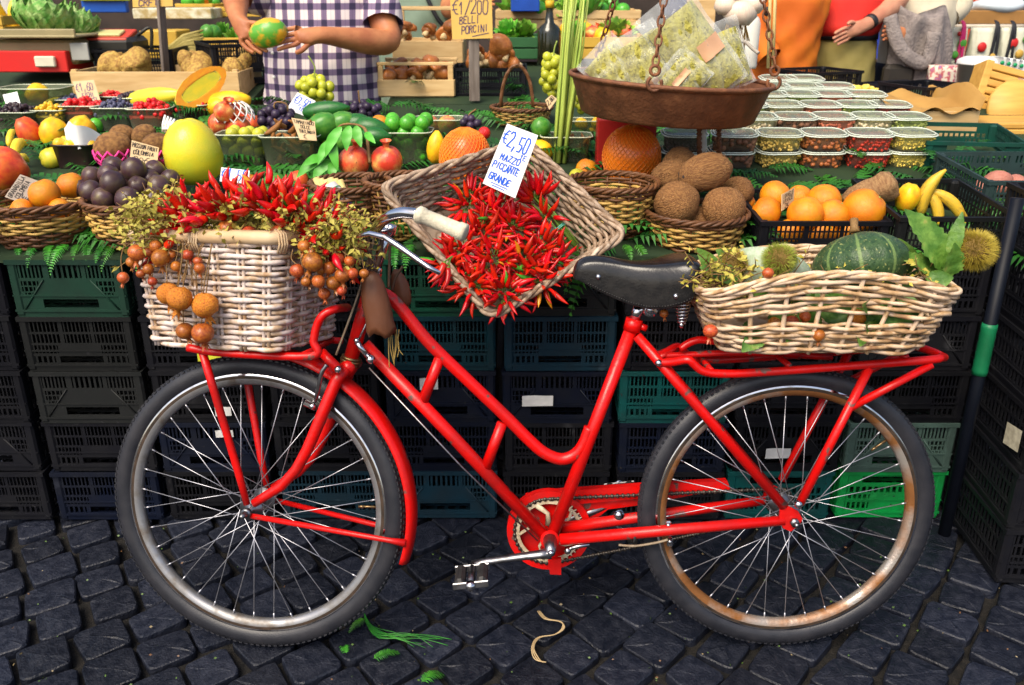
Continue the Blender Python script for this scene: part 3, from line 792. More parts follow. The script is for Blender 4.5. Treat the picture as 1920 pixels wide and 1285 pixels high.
# drive side, seen through the frame
cB = bk(1031, 1013, 0); fs_ = -.048
def dk(px, py, s=fs_): return bk(px, py, s)
cC = cB + BN * fs_
def ring3(c, r0, r1, t, n=48, a0=0, a1=2 * pi):
    b = MB(); full = abs(a1 - a0) > 6.2; rings = []
    for i in range(n if full else n + 1):
        a = a0 + (a1 - a0) * i / n; d = BX * cos(a) + BU * sin(a)
        rings.append([c + d * r0 - BN * t / 2, c + d * r1 - BN * t / 2, c + d * r1 + BN * t / 2, c + d * r0 + BN * t / 2])
    if full: rings.append(rings[0])
    b.loft(rings, 0, not full, False); return b
cr = ring3(cC, .070, .0785, .003)
for i in range(44):
    a = 2 * pi * i / 44; d = BX * cos(a) + BU * sin(a); cr.tube([cC + d * .078, cC + d * .0845], [.0028, .0014], 4)
cro = cr.build('chainring', m_cream, bike)
for i in range(5):
    a = 2 * pi * i / 5 + .4; d = BX * cos(a) + BU * sin(a); d2 = BX * cos(a + .35) + BU * sin(a + .35)
    b = MB(); b.tube([cC + d * .015, cC + d * .045, cC + d2 * .073], [.008, .0055, .0075], 6, flat=.4); b.build('spider_arm', m_cream, cro)
g = ring3(cC - BN * .012, .084, .100, .022, 48)
rings = []
g2 = ring3(cC - BN * .021, .0, .097, .002, 40); g.v_off = 0
g.add(g2.v, g2.f, 0, False)
cg = g.build('chain_guard', m_red, bike)
def dpoly(name, pts, t, s, parent):
    o0 = bk(*pts[0], s); M = frame(o0, BX, BU, BX.cross(BU)); b = MB()
    b.prism([((bk(x, y, s) - o0).dot(BX), (bk(x, y, s) - o0).dot(BU)) for x, y in pts], t, M); return b.build(name, m_red, parent)
dpoly('guard_cover', [(985, 928), (1040, 919), (1200, 908), (1362, 899), (1368, 916), (1200, 932), (1110, 940), (1060, 944)], .020, fs_ - .018, cg)
dpoly('guard_backplate', [(1010, 930), (1110, 936), (1365, 908), (1365, 915), (1200, 947), (1140, 955), (1115, 975), (1095, 982), (1060, 990)], .003, fs_ - .024, cg)
dpoly('guard_foot', [(1027, 1048), (1052, 1046), (1052, 1076), (1031, 1075)], .012, .008, bike)
# chain
cog = cR + BN * fs_
b = MB(); b.lathe([(0, -.002), (.030, -.002), (.034, 0), (.030, .002), (0, .002)], 18, 0, frame(cog, BX, BU, BX.cross(BU))); b.build('rear_sprocket', m_chain, bike)
path = []
dv = (cog - cC); L_ = dv.length; ux = dv.normalized(); uz = (BU - ux * BU.dot(ux)).normalized()
for i in range(30): a = pi / 2 + pi * i / 29; path.append(cC + (ux * cos(a) + uz * sin(a)) * .082)
path += [cC - uz * .082 + (cog - uz * .032 - cC + uz * .082) * t + Vector((0, 0, -.006 * sin(pi * t))) for t in [i / 40 for i in range(1, 40)]]
for i in range(10): a = -pi / 2 + pi * i / 9; path.append(cog + (ux * cos(a) + uz * sin(a)) * .032)
path += [cog + uz * .032 + (cC + uz * .082 - cog - uz * .032) * t for t in [i / 40 for i in range(1, 40)]]
b = MB()
b.tube(path, .0030, 6, closed=True)
tot = sum((path[i] - path[i - 1]).length for i in range(len(path))); acc = 0; nx = 0
for i in range(len(path)):
    a_, c_ = path[i - 1], path[i]; d = (c_ - a_); l = d.length
    while nx < acc + l:
        p = a_ + d * ((nx - acc) / l); b.tube([p - BN * .0042, p + BN * .0042], .0046, 6); nx += .0127
    acc += l
b.build('chain', m_chain, bike)
# cranks and pedals
crk = [bk(1033, 1037, .076), bk(1010, 1040, .077), bk(960, 1046, .079), bk(905, 1054, .082), bk(886, 1060, .084)]
b = MB(); b.tube(crk, [.0165, .0115, .0095, .0100, .0125], 10, flat=.8); b.tube([bk(1031, 1013, .03), bk(1033, 1037, .085)], [.017, .010], 14)
ck = b.build('crank', m_steel, bike)
b = MB(); b.tube([bk(1033, 1037, .080), bk(1033, 1037, .094)], .0075, 6); b.build('crank_bolt', m_chrome, ck)
def pedal(c, sgn):
    N_ = BN * sgn
    b = MB(); b.tube([c, c + N_ * .095], [.0085, .0075], 10); pd = b.build('pedal', m_steel, bike)
    fx2 = Vector((cos(.12), 0, sin(.12))); fz2 = fx2.cross(N_)
    for sx in (-1, 1):
        b = MB(); b.bbox((0, 0, 0), (.022, .076, .026), .007, frame(c + N_ * .050 + fx2 * sx * .0265, fx2, N_, fz2), warp=lambda p: p + Vector((sx * -.004 * (p.y / .038) ** 2, 0, 0)))
        b.build('pedal_rubber', m_blackr, pd)
    for q in (.012, .090):
        b = MB(); b.bbox((0, 0, 0), (.078, .005, .016), .002, frame(c + N_ * q, fx2, N_, fz2)); b.build('pedal_plate', m_steel, pd)
    b = MB(); b.tube([c + N_ * .09, c + N_ * .102], [.012, .009], 12); b.build('pedal_cap', m_chrome, pd)
pedal(bk(886, 1060, .088), 1)
fc = cB * 2 - bk(886, 1060, .0)
b = MB(); b.tube([cB - BN * .072, fc - BN * .084], [.0125, .0105], 10); b.build('crank', m_steel, bike)
pedal(fc - BN * .088, -1)
# rear brake: pads, cable and strap
for (x, y) in ((1253, 985), (1256, 1016)):
    b = MB(); b.bbox((0, 0, 0), (.013, .012, .022), .003, frame(bk(x, y, .035), BX, -BN, BU)); b.ell(bk(x, y, .044), .0055, 8, 6); b.build('brake_shoe', m_chrome, bike)
T('brake_cable', bks((1160, 1022, .035), (1190, 1024, .035), (1230, 1018, .038), (1252, 1012, .042)), .003, m_cable, sm=4, n=6)
b = MB(); c0 = bk(1188, 1005, .036); b.tube([c0 - BX * .002, c0 + BX * .003], .0168, 14); b.build('cable_strap', m_blackr, bike)
b = MB(); b.tube(bks((1060, 1030, .03), (1085, 1024, .03), (1105, 1021, .03)), [.006, .005, .006], 8); b.ell(bk(1064, 1033, .036), .0085, 8, 6); b.build('brake_linkage', m_chrome, bike)
b = MB(); b.tube([bk(1160, 965, -.03), bk(1160, 965, -.05)], .013, 10); b.build('kickstand_mount', m_chrome, bike)
# ================================================================== wicker baskets
m_wick_w = mat('whitewashed_wicker', (.57, .48, .44), (.44, .31, .20), (.26, .14, .06), rough=.6, sc=34, bump=.12, bsc=120, rnd=.12, lo=.44, hi=.58)
m_wick_rim = mat('pale_cane_rim', (.62, .46, .28), (.50, .34, .18), rough=.5, sc=14, bump=.1)
m_wick_g = mat('grey_brown_wicker', (.34, .25, .175), (.17, .105, .06), (.46, .37, .28), rough=.6, sc=30, bump=.15, bsc=90, rnd=.25, lo=.43, hi=.57)
m_wick_l = mat('light_peeled_wicker', (.58, .43, .30), (.40, .25, .12), (.20, .10, .045), rough=.55, sc=26, bump=.15, bsc=90, rnd=.25, lo=.44, hi=.57)
m_straw = mat('straw_wicker', (.52, .33, .09), (.38, .22, .05), rough=.5, sc=20, rnd=.15)
m_brownw = mat('brown_wicker', (.15, .062, .022), (.09, .035, .012), rough=.5, sc=20, rnd=.25)

def rrect(w, d, rad, N=240):
    pts = []
    for (cx, cy, a0) in ((w / 2 - rad, -d / 2 + rad, -pi / 2), (w / 2 - rad, d / 2 - rad, 0), (-w / 2 + rad, d / 2 - rad, pi / 2), (-w / 2 + rad, -d / 2 + rad, pi)):
        for i in range(9):
            a = a0 + pi / 2 * i / 8; pts.append((cx + rad * cos(a), cy + rad * sin(a)))
    L = [0]
    for i in range(len(pts)):
        a, b = pts[i], pts[(i + 1) % len(pts)]; L.append(L[-1] + math.hypot(b[0] - a[0], b[1] - a[1]))
    def f(u):
        t = (u % 1) * L[-1]
        import bisect
        i = min(bisect.bisect_right(L, t) - 1, len(pts) - 1); a, b = pts[i], pts[(i + 1) % len(pts)]
        k = (t - L[i]) / max(1e-9, L[i + 1] - L[i]); return a[0] + (b[0] - a[0]) * k, a[1] + (b[1] - a[1]) * k
    return f
def wicker(root, S, nst, rows, r, amp, mts, seed=0, jit=.0, st_r=None, ppc=4, rim=2, rim_r=None, rim_m=None, skip=(), double_st=0, vr=None, base=True, sides=6, top=1.0):
    """a woven wall: S(u, v) gives the surface, rows of weavers pass in front of and behind the stakes"""
    rr = random.Random(seed); st_r = st_r or r; n = nst * ppc
    def nrm(u, v):
        a = S(u + .002, v) - S(u - .002, v); c = S(u, min(1, v + .01)) - S(u, max(0, v - .01)); return a.cross(c).normalized()
    for i in range(rows):
        if i in skip: continue
        v = (i + .5) / rows * top if vr is None else vr[i]
        ph = rr.uniform(0, 6.28); pts = []; rad = []
        fr = rr.choice((2, 3)); nz = [rr.gauss(0, 1) for _ in range(nst)]
        for k in range(n):
            u = k / n; vv = v + jit * (sin(2 * pi * u * fr + ph) * .6 + .5 * nz[int(u * nst) % nst] * abs(sin(pi * u * nst)) * .6)
            vv = max(0, min(1, vv))
            pts.append(S(u, vv) + nrm(u, vv) * (amp * cos(pi * (u * nst + i))))
            rad.append(r * (1 + .13 * sin(u * 40 + ph) + .10 * rr.gauss(0, 1)))
        b = MB(); b.tube(pts, rad, sides, closed=True)
        b.build('weaver', mts[i] if isinstance(mts, list) else mts, root)
    sm_ = mts[0] if isinstance(mts, list) else mts
    for j in range(nst):
        for q in range(2 if double_st else 1):
            u = j / nst + (q - .5) * double_st; b = MB()
            b.tube([S(u, t) for t in (0, .25, .5, .75, 1)], st_r, 6); b.build('stake', sm_, root)
    rim_r = rim_r or r * 1.1; nt_ = max(8, nst)
    for q in range(rim):
        pts = []
        for k in range(n * 2):
            u = k / (n * 2); a = 2 * pi * (u * nt_ / 2 + q / rim); N_ = nrm(u, .98)
            up = (S(u, 1) - S(u, .9)).normalized()
            pts.append(S(u, 1) + N_ * (cos(a) * rim_r * (1 if rim > 1 else 0)) + up * (sin(a) * rim_r * (1 if rim > 1 else 0)))
        b = MB(); b.tube(pts, rim_r, 7, closed=True); b.build('rim', rim_m or sm_, root)
    if base:
        ring = [S(k / 40, .01) for k in range(40)]; c = sum(ring, Vector()) / 40
        b = MB(); b.add(ring + [c], [(k, (k + 1) % 40, 40) for k in range(40)], 0, False); b.build('base', rim_m or sm_, root)

# ---- front basket on the bicycle
c0 = (fp(300, 648, .090) + fp(535, 664, .142)) / 2 - VN * .125
FXb = (fp(535, 664, .142) - fp(300, 648, .090)); fbw = FXb.length; FXb.normalize()
FZb = (FU - FXb * FU.dot(FXb)).normalized(); FYb = FZb.cross(FXb)
if FYb.dot(VN) > 0: FYb = -FYb
def S_front(u, v):
    x, y = rrect_cache_f[min(8, int(v * 8))](u)
    return c0 + FXb * x + FYb * y + FZb * (v * .238)
rrect_cache_f = [rrect(fbw + .045 * k / 8 + .004, .25 + .035 * k / 8, .025) for k in range(9)]
def lerpS(S_, cache, nlev):
    pass
def S_front(u, v):
    t = max(0, min(1, v)) * 8; i = min(7, int(t)); f = t - i
    (x0, y0), (x1, y1) = rrect_cache_f[i](u), rrect_cache_f[i + 1](u)
    return c0 + FXb * (x0 + (x1 - x0) * f) + FYb * (y0 + (y1 - y0) * f) + FZb * (v * .238)
fb = empty('wicker_basket', c0, 'square whitewashed wicker basket on the front carrier of the bicycle', 'basket')
wicker(fb, S_front, 20, 20, .0052, .0052, m_wick_w, 3, .006, st_r=.0042, rim=1, rim_r=.0150, rim_m=m_wick_rim, double_st=.010, top=.955)
for u in (.02, .18, .27, .44, .66, .87):
    b = MB(); p = S_front(u, 1)
    for q in range(4):
        uu = u + (q - 1.5) * .0042; p = S_front(uu, 1); n_ = (p - c0); n_.z = 0; n_.normalize()
        b.tube([p - FZb * .030 + n_ * .008, p - FZb * .01 + n_ * .0165, p + FZb * .010 + n_ * .0125, p + FZb * .016], .0024, 5)
    b.build('binding', m_wick_rim, fb)

# ---- rear basket
RS0 = .125
q0, q1 = bk(1352, 662, RS0), bk(1742, 664, RS0)
rbw = (q1 - q0).length; rbc = (q0 + q1) / 2 - BN * RS0; rbc.z = q0.z - .004
RYb = Vector((0, 1, 0))
_rc = [rrect(rbw + .105 * (k / 8) ** .85, .235 + .035 * k / 8, .07) for k in range(9)]
def S_rear(u, v):
    t = max(0, min(1, v)) * 8; i = min(7, int(t)); f = t - i
    (x0, y0), (x1, y1) = _rc[i](u), _rc[i + 1](u); x = x0 + (x1 - x0) * f; y = y0 + (y1 - y0) * f
    arch = .062 * max(0, 1 - (x / .29) ** 2) * v - .022 * (y > 0) * v
    return rbc + BX * (x + .004) + RYb * y + Vector((0, 0, 1)) * (v * .115 + arch)
rb = empty('wicker_basket', rbc, 'long light wicker basket on the rear carrier filled with squash and leaves', 'basket')
wicker(rb, S_rear, 20, 19, .0044, .0054, m_wick_l, 5, .030, st_r=.0050, ppc=5, rim=3, rim_r=.0046, skip=(8, 9), double_st=.0)
for k, (dy, dz, ln) in enumerate(((-.10, .035, .05), (-.12, .052, .055), (-.13, .07, .05), (-.135, .09, .06), (-.13, .108, .05), (-.12, .128, .055), (-.09, .02, .045))):
    b = MB(); p = rbc + Vector((.165 + .05 * dz / .13, dy + .008, dz)); b.tube([p, p + Vector((ln * .7, .004, R.uniform(-.006, .008)))], .0052, 7); b.build('wicker_end', m_wick_l, rb)

# ---- tilted chili basket
Lc, Tc, Rc, Bc = at(712, 350, 2.08), at(986, 264, 2.28), at(1174, 440, 2.08), at(922, 597, 1.95)
cc_ = (Lc + Tc + Rc + Bc) / 4
e1 = ((Bc - Lc) + (Rc - Tc)).normalized(); e2 = ((Rc - Bc) + (Tc - Lc)); e2 = (e2 - e1 * e2.dot(e1)).normalized()
en = e1.cross(e2)
if en.y > 0: en = -en
w1 = ((Bc - Lc).length + (Rc - Tc).length) / 2; w2 = ((Rc - Bc).length + (Tc - Lc).length) / 2
_cc = [rrect(w1 * (.76 + .24 * k / 8), w2 * (.74 + .26 * k / 8), .03) for k in range(9)]
CHH = .13
def S_chili(u, v):
    t = max(0, min(1, v)) * 8; i = min(7, int(t)); f = t - i
    (x0, y0), (x1, y1) = _cc[i](u), _cc[i + 1](u)
    s_, t_ = (x0 + (x1 - x0) * f) / w1 + .5, (y0 + (y1 - y0) * f) / w2 + .5
    return (Lc * (1 - s_) + Bc * s_) * (1 - t_) + (Tc * (1 - s_) + Rc * s_) * t_ - en * (CHH * (1 - v))
cb = empty('wicker_basket', cc_ - en * CHH, 'tilted grey brown wicker basket heaped with red chili bunches', 'basket')
wicker(cb, S_chili, 22, 13, .0056, .0060, m_wick_g, 8, .020, st_r=.0055, ppc=5, rim=3, rim_r=.0058)
for k in range(9):
    b = MB(); y = -w2 * .34 + w2 * .68 * k / 8
    b.tube([cc_ - en * (CHH - .004) + e2 * y + e1 * x for x in (-w1 * .37, -.1, .1, w1 * .37)], .006, 6); b.build('base_rod', m_wick_g, cb)

# ================================================================== chilies
m_chili = mat('red_chili_skin', (.62, .008, .004), (.40, .006, .003), rough=.26, sc=30, coat=.06, rnd=.32, hue=.005, spec=.35)
m_chilig = mat('chili_stem_green', (.07, .16, .012), (.14, .22, .03), rough=.5, sc=60)
m_chiliy = mat('yellow_chili_skin', (.75, .33, .01), (.6, .2, .01), rough=.25, sc=30, coat=.3)
m_chiligg = mat('green_chili_skin', (.03, .24, .02), (.06, .3, .02), rough=.25, sc=30, coat=.3)
def chili_mesh(k, skin):
    rr = random.Random(50 + k); b = MB(); n = 9; c1 = rr.uniform(-.22, .22); c2 = rr.uniform(-.12, .12); pts = []; rad = []
    fat = rr.uniform(.095, .125)
    for i in range(n):
        t = i / (n - 1); pts.append(Vector((c1 * t * t * .9, c2 * sin(t * 3), t)))
        rad.append(fat * (1.0 if t < .35 else max(.02, (1 - ((t - .35) / .65) ** 1.7))) * (.8 if i == 0 else 1))
    b.tube(pts, rad, 8)
    b.tube([Vector((0, 0, .03)), Vector((0, 0, -.03)), Vector((.01, .01, -.09))], [fat * .75, fat * .6, .03], 6, 1)
    b.tube([Vector((.01, .01, -.08)), Vector((.03, -.02, -.26)), Vector((.0, -.04, -.40))], .022, 5, 1)
    return b.mesh('chili', [skin, m_chilig])
CHM = [chili_mesh(k, m_chili) for k in range(6)]
CHY = chili_mesh(8, m_chiliy); CHG = chili_mesh(9, m_chiligg)
def bunch(label, c, axis, nch, L0, L1, spread, group, seed, jc=.022, stems=None, odd=0.0, fat=1.0):
    rr = random.Random(seed); root = empty('chili_bunch', c, label, 'chili bunch', group)
    ax = Vector(axis).normalized(); u = ax.orthogonal().normalized(); w = ax.cross(u)
    for i in range(nch):
        th = spread * sqrt((i + .5) / nch) * rr.uniform(.85, 1.12); ph = i * 2.39996 + rr.uniform(-.3, .3)
        d = (ax * cos(th) + (u * cos(ph) + w * sin(ph)) * sin(th)).normalized()
        o_ = c + d * rr.uniform(.004, jc) + (u * cos(ph) + w * sin(ph)) * (jc * .5 * th / max(.1, spread))
        L = rr.uniform(L0, L1); me = CHM[rr.randrange(6)]
        if rr.random() < odd: me = rr.choice((CHY, CHG))
        inst('chili', me, Matrix.Translation(o_) @ zto(d, rr.uniform(0, 6)) @ Matrix.Diagonal((L * fat * rr.uniform(.95, 1.25), L * fat * rr.uniform(.95, 1.25), L, 1)), root)
    if stems:
        b = MB()
        for i in range(14):
            j = Vector((rr.uniform(-.008, .008), rr.uniform(-.008, .008), rr.uniform(-.008, .008)))
            b.tube([c + j * 1.5, c.lerp(stems, .5) + j + ax * .012, stems + j * 1.2], .0022, 4)
        b.build('stem', m_chilig, root)
        e_ = c.lerp(stems, .62); b = MB(); d_ = (stems - c).normalized(); uu = d_.orthogonal().normalized(); vv = d_.cross(uu)
        b.tube([e_ + ax * .006 + (uu * cos(a) + vv * sin(a)) * .014 + d_ * (.004 * a / 6.28) for a in [i * .6 for i in range(22)]], .0016, 4); b.build('tie', mat('green_tie_%d' % seed, (.1, .4, .28), rough=.5), root)
    return root
def cpl(px, py, h): return plane_hit(px, py, cc_ + en * h, en)
cb_spots = [(880, 385, -.03, 'uppermost left, beside the white price card'), (945, 375, -.03, 'just under the white price card'), (905, 440, .0, 'beside the cream grip'), (962, 428, .0, 'in the very middle of the tilted basket'),
            (868, 470, -.005, 'at the left edge below the cream grip'), (1012, 470, .0, 'at the right of the basket below the tied stems'), (925, 490, .018, 'in the middle of the lower heap'), (982, 500, .015, 'right of the middle in the lower heap'),
            (890, 535, .012, 'at the lower left near the basket corner'), (945, 550, .015, 'lowest, spilling over the bottom corner'), (1015, 525, .01, 'at the lower right rim near the saddle'), (1040, 490, -.005, 'at the far right by the basket wall'), (845, 500, -.005, 'at the far left rim of the heap'), (925, 405, -.01, 'between the card and the basket middle')]
tocam = (EYE - cc_).normalized()
for i, (px, py, h, wh) in enumerate(cb_spots):
    c = cpl(px, py, h - .035)
    bunch('bunch of small red chilies ' + wh, c, (en * .7 + tocam * .5 + Vector((0, 0, -.1))), 36, .036, .052, 1.75, 'chili bunches in the tilted basket', 200 + i, jc=.034, odd=.03)
bunch('tied bunch of red chilies with long green stems at the basket top', cpl(1005, 372, -.01), (e1 * -.75 + en * .6 + e2 * .1), 20, .050, .062, 1.1, 'chili bunches in the tilted basket', 240, stems=cpl(1078, 462, -.02))
bunch('small bunch of red chilies beside the tied green stems', cpl(1020, 408, -.02), (en * .6 + tocam * .4 + e1 * -.4), 12, .044, .056, 1.2, 'chili bunches in the tilted basket', 241)
bunch('two or three red chilies dangling outside the basket by the brake lever', bk(842, 488, .02), Vector((-.5, -.3, -.8)), 3, .052, .06, .45, 'chili bunches in the tilted basket', 243)
# chilies standing in the front basket
ftop = c0 + FZb * .238
def ftp(px, py, s=.03): return fp(px, py, s)
for i, (px, py, ax, n_, lab) in enumerate(((345, 425, (-.7, -.35, .5), 26, 'fan of red chilies at the left of the front basket'), (430, 395, (-.25, -.2, .9), 26, 'upright fan of long red chilies in the middle of the front basket'),
                                     (505, 385, (.1, -.1, 1), 22, 'upright fan of red chilies right of centre in the front basket'), (560, 415, (.45, -.2, .75), 22, 'fan of red chilies at the right of the front basket'), (610, 440, (.8, -.2, .35), 16, 'low fan of red chilies near the handlebar'))):
    c = ftp(px, py + 8, .07); bunch(lab, c, ax, n_ + 24, .038, .056, 1.3, 'chili fans in the front basket', 260 + i, jc=.055, odd=.02, fat=1.35)

# ================================================================== dried stems, small pomegranates and pods
m_dry = mat('dried_yellow_leaf', (.34, .29, .03), (.50, .43, .08), (.20, .24, .025), rough=.65, sc=18, lo=.38, hi=.6, rnd=.2)
m_twig = mat('dry_twig', (.26, .15, .05), (.16, .085, .03), rough=.7, sc=40)
m_pom = mat('small_dry_pomegranate', (.44, .11, .018), (.30, .055, .014), (.20, .032, .014), rough=.36, sc=9, rnd=.25, hue=.02, bump=.12, bsc=40, lo=.38, hi=.62, coat=.15)
m_pomo = mat('orange_wrinkled_pomegranate', (.62, .22, .015), (.46, .12, .012), (.28, .06, .012), rough=.5, sc=16, bump=.5, bsc=26, lo=.4, hi=.64, rnd=.1)
def dry_mass(name, label, centre_fn, n, lo_, hi_, seed, leaf=6, mt=None, parent=None):
    rr = random.Random(seed); b = MB()
    for i in range(n):
        p, d = centre_fn(rr); d = d.normalized(); L = rr.uniform(lo_, hi_); bend = Vector((rr.gauss(0, .5), rr.gauss(0, .5), rr.gauss(-.2, .5)))
        pts = [p + d * (L * t) + bend * (L * .35 * t * t) for t in (0, .33, .66, 1)]
        b.tube(pts, [.0013, .0012, .0010, .0007], 4, 1)
        for k in range(leaf):
            t = rr.uniform(.15, 1); q = pts[0].lerp(pts[-1], t) + bend * (L * .35 * (t * t - t)); e = Vector((rr.gauss(0, 1), rr.gauss(0, 1), rr.gauss(.2, .8))).normalized()
            f = e.orthogonal().normalized(); ll = rr.uniform(.008, .02); ww = ll * rr.uniform(.18, .32)
            b.add([q, q + e * ll * .5 + f * ww, q + e * ll + Vector((0, 0, -.2 * ll)), q + e * ll * .5 - f * ww], [(0, 1, 2, 3)], 0, False)
    o = b.build(name, [mt or m_dry, m_twig], parent)
    if label: tag(o, label, 'dried plants', kind='stuff')
    return o
def fsrc(rr):
    px = rr.uniform(262, 660); py = 432 + .03 * (px - 270) + rr.uniform(-45, 12); s = rr.uniform(-.10, .14)
    if rr.random() < .25: px, py, s = rr.uniform(255, 330), rr.uniform(390, 460), rr.uniform(0, .15)
    if rr.random() < .22: px, py, s = rr.uniform(590, 665), rr.uniform(420, 480), rr.uniform(.02, .13)
    return fp(px, py, s), Vector((rr.gauss(0, 1), rr.gauss(-.3, .6), rr.gauss(.3, .8)))
dry_mass('dried_stems', 'tangle of dried yellow green stems and leaves topping the front basket', fsrc, 640, .03, .085, 31, 10)
def pom_mesh(k, mt, wr=0.0):
    rr = random.Random(300 + k); b = MB(); f1, f2 = rr.uniform(0, 6), rr.uniform(0, 6)
    def warp(p, a): return p * (1 + .03 * sin(3 * a + f1) + wr * .04 * sin(7 * a + f2 + p.z * 5))
    b.ell((0, 0, 0), (.5, .5, .47 + rr.uniform(-.02, .03)), 20, 12, 0, warp=warp)
    b.lathe([(.17, -.43), (.12, -.52), (.115, -.60), (.15, -.68)], 10, 0)
    for i in range(6):
        a = i * pi / 3 + rr.uniform(-.2, .2); d = Vector((cos(a), sin(a), 0)); t = Vector((-sin(a), cos(a), 0))
        b.add([d * .13 + t * .075 + Vector((0, 0, -.64)), d * .13 - t * .075 + Vector((0, 0, -.64)), d * rr.uniform(.2, .3) + Vector((0, 0, -.86 - rr.uniform(0, .12)))], [(0, 1, 2)], 0, False)
    return b.mesh('small_pomegranate', mt)
PM = [pom_mesh(k, m_pom) for k in range(5)]; PMO = [pom_mesh(k + 10, m_pomo, 1) for k in range(3)]
poms = [(257, 474, 34, 0), (279, 473, 19, 0), (301, 484, 35, 0), (322, 477, 16, 0), (231, 521, 22, 0), (264, 513, 18, 0), (278, 505, 21, 0), (374, 503, 21, 0), (371, 490, 18, 0),
        (316, 551, 44, 1), (337, 560, 48, 1), (384, 572, 50, 1), (346, 621, 33, 0), (380, 625, 42, 0), (584, 474, 19, 0), (586, 491, 39, 0), (557, 508, 27, 0), (617, 503, 26, 0), (642, 516, 30, 0),
        (597, 528, 25, 0), (624, 531, 28, 0), (608, 551, 23, 0), (661, 513, 22, 0), (683, 513, 19, 0), (426, 430, 35, 0), (467, 441, 34, 0), (519, 435, 25, 0), (537, 442, 25, 0), (320, 436, 23, 0), (401, 440, 21, 0), (375, 410, 20, 0), (292, 462, 24, 0), (246, 492, 20, 0), (286, 528, 18, 0), (330, 500, 20, 0), (352, 478, 22, 0), (570, 462, 24, 0), (634, 486, 24, 0), (655, 490, 20, 0), (602, 505, 22, 0), (640, 545, 20, 0), (574, 528, 20, 0)]
for i, (px, py, d, big) in enumerate(poms):
    s = .125 + .012 + d / 2 / 850
    if px > 600: s = .11 + d / 2 / 850
    if py < 446: s = .118
    if i == 9: s += -.004
    if i in (10,): s += .022
    p = fp(px, py, s); D = d * mpp(p)
    tilt = (R.uniform(-.3, .3), R.uniform(-.35, .35), R.uniform(0, 6)) if py > 446 else (R.uniform(.6, 1.2), R.uniform(-.5, .5), R.uniform(0, 6))
    o = inst('small_pomegranate', (PMO[i % 3] if big else PM[i % 5]), TRS(p, tilt, D))
    if big: lab, g = ['large orange wrinkled pomegranate half hidden behind its twin on the front basket', 'large orange wrinkled pomegranate, middle of three on the front basket', 'large orange wrinkled pomegranate, rightmost of three on the front basket'][i - 9], 'wrinkled pomegranates on the front basket'
    elif i in (12, 13): lab, g = ['smaller brown pomegranate at the bottom of the front basket', 'larger brown pomegranate at the bottom of the front basket'][i - 12], 'pomegranates at the foot of the front basket'
    elif py < 446: lab, g = 'small dried pomegranate lying on top of the front basket rim', 'pomegranates on the front basket rim'
    elif px > 540: lab, g = 'small brown pomegranate in the cluster hanging at the right of the front basket', 'pomegranate cluster at the right of the front basket'
    else: lab, g = 'small brown red pomegranate hanging from the left of the front basket', 'pomegranates at the left of the front basket'
    tag(o, lab, 'pomegranate', g)
    if py > 446:
        top = fp(px + (8 if px < 400 else -12) + R.uniform(-8, 8), 452 + .06 * (px - 290) * (px < 560) + (12 if px > 560 else 0), s - .004)
        b = MB(); q = p + Vector((0, 0, D * .47)); mid = q.lerp(top, .5) + Vector((R.uniform(-.008, .008), 0, R.uniform(-.004, .004)))
        b.tube(smooth([q, mid, top], 4), .0012, 4)
        inv = o.matrix_basis.inverted(); b.v = [inv @ v for v in b.v]
        so = bpy.data.objects.new('twig', b.mesh('twig', m_twig)); so.parent = o; col.objects.link(so)
# strings that bind the fruit in front
b = MB()
for i in range(11):
    x = 335 + 3.6 * i + R.uniform(-4, 4)
    b.tube(smooth([fp(x + R.uniform(-12, 14), 448, .135), fp(x + R.uniform(-6, 6), 490, .140), fp(x + R.uniform(-10, 16), 545 + R.uniform(-20, 15), .142)], 5), .0010, 4)
tag(b.build('hanging_strings', m_twig), 'thin brown strings hanging down the front of the bicycle basket', 'string', kind='stuff')
# brown pods hanging at the head tube
m_pod = mat('brown_leathery_pod', (.105, .036, .014), (.065, .022, .010), (.15, .055, .022), rough=.5, sc=10, bump=.4, bsc=22, lo=.38, hi=.62, stretch=(1, 1, .4))
def pod(spec, s, label):
    rings = []
    for (px, py, w) in spec:
        c = bk(px, py, s); rw = w / 2 * mpp(c); rg = []
        for k in range(20):
            a = 2 * pi * k / 20; q = 1 + .07 * sin(3 * a) + .04 * sin(5 * a + 1)
            rg.append(c + BX * (rw * cos(a) * q) + BN * (rw * .8 * sin(a) * q) + (BU * (.007 * sin(4 * a)) if py > 605 else Vector()))
        rings.append(rg)
    b = MB(); b.loft(rings, 0, True); o = b.build('hanging_pod', m_pod); tag(o, label, 'seed pod', 'brown pods at the head tube')
pod([(699, 508, 10), (698, 515, 26), (699, 530, 40), (702, 550, 48), (707, 575, 52), (712, 600, 50), (715, 615, 54), (717, 626, 48)], .062, 'brown leathery pod hanging in front of the bicycle head tube')
pod([(742, 505, 8), (745, 515, 22), (749, 530, 32), (752, 550, 36), (754, 565, 34), (755, 578, 20)], -.05, 'darker brown pod hanging behind the bicycle head tube')
for k, pts in enumerate(([(690, 446, .05), (694, 480, .06), (698, 512, .062)], [(716, 450, .05), (712, 480, .058), (703, 512, .062)], [(731, 455, .04), (730, 500, .05), (729, 540, .05)], [(755, 500, .03), (742, 520, .03), (735, 545, .03)])):
    b = MB(); b.tube(smooth(bks(*pts), 5), [.005 - .002 * (k > 1)] * 11, 7)
    tag(b.build('dark_twig', mat('dark_twig_%d' % k, (.045, .022, .012), (.07, .035, .02), rough=.7, sc=40)), ['dark twig running from the lever to the brown pod', 'dark twig right of the stem holding the brown pod', 'thin dark twig alongside the chrome stem', 'short dry twig by the rear pod'][k], 'twig')
b = MB()
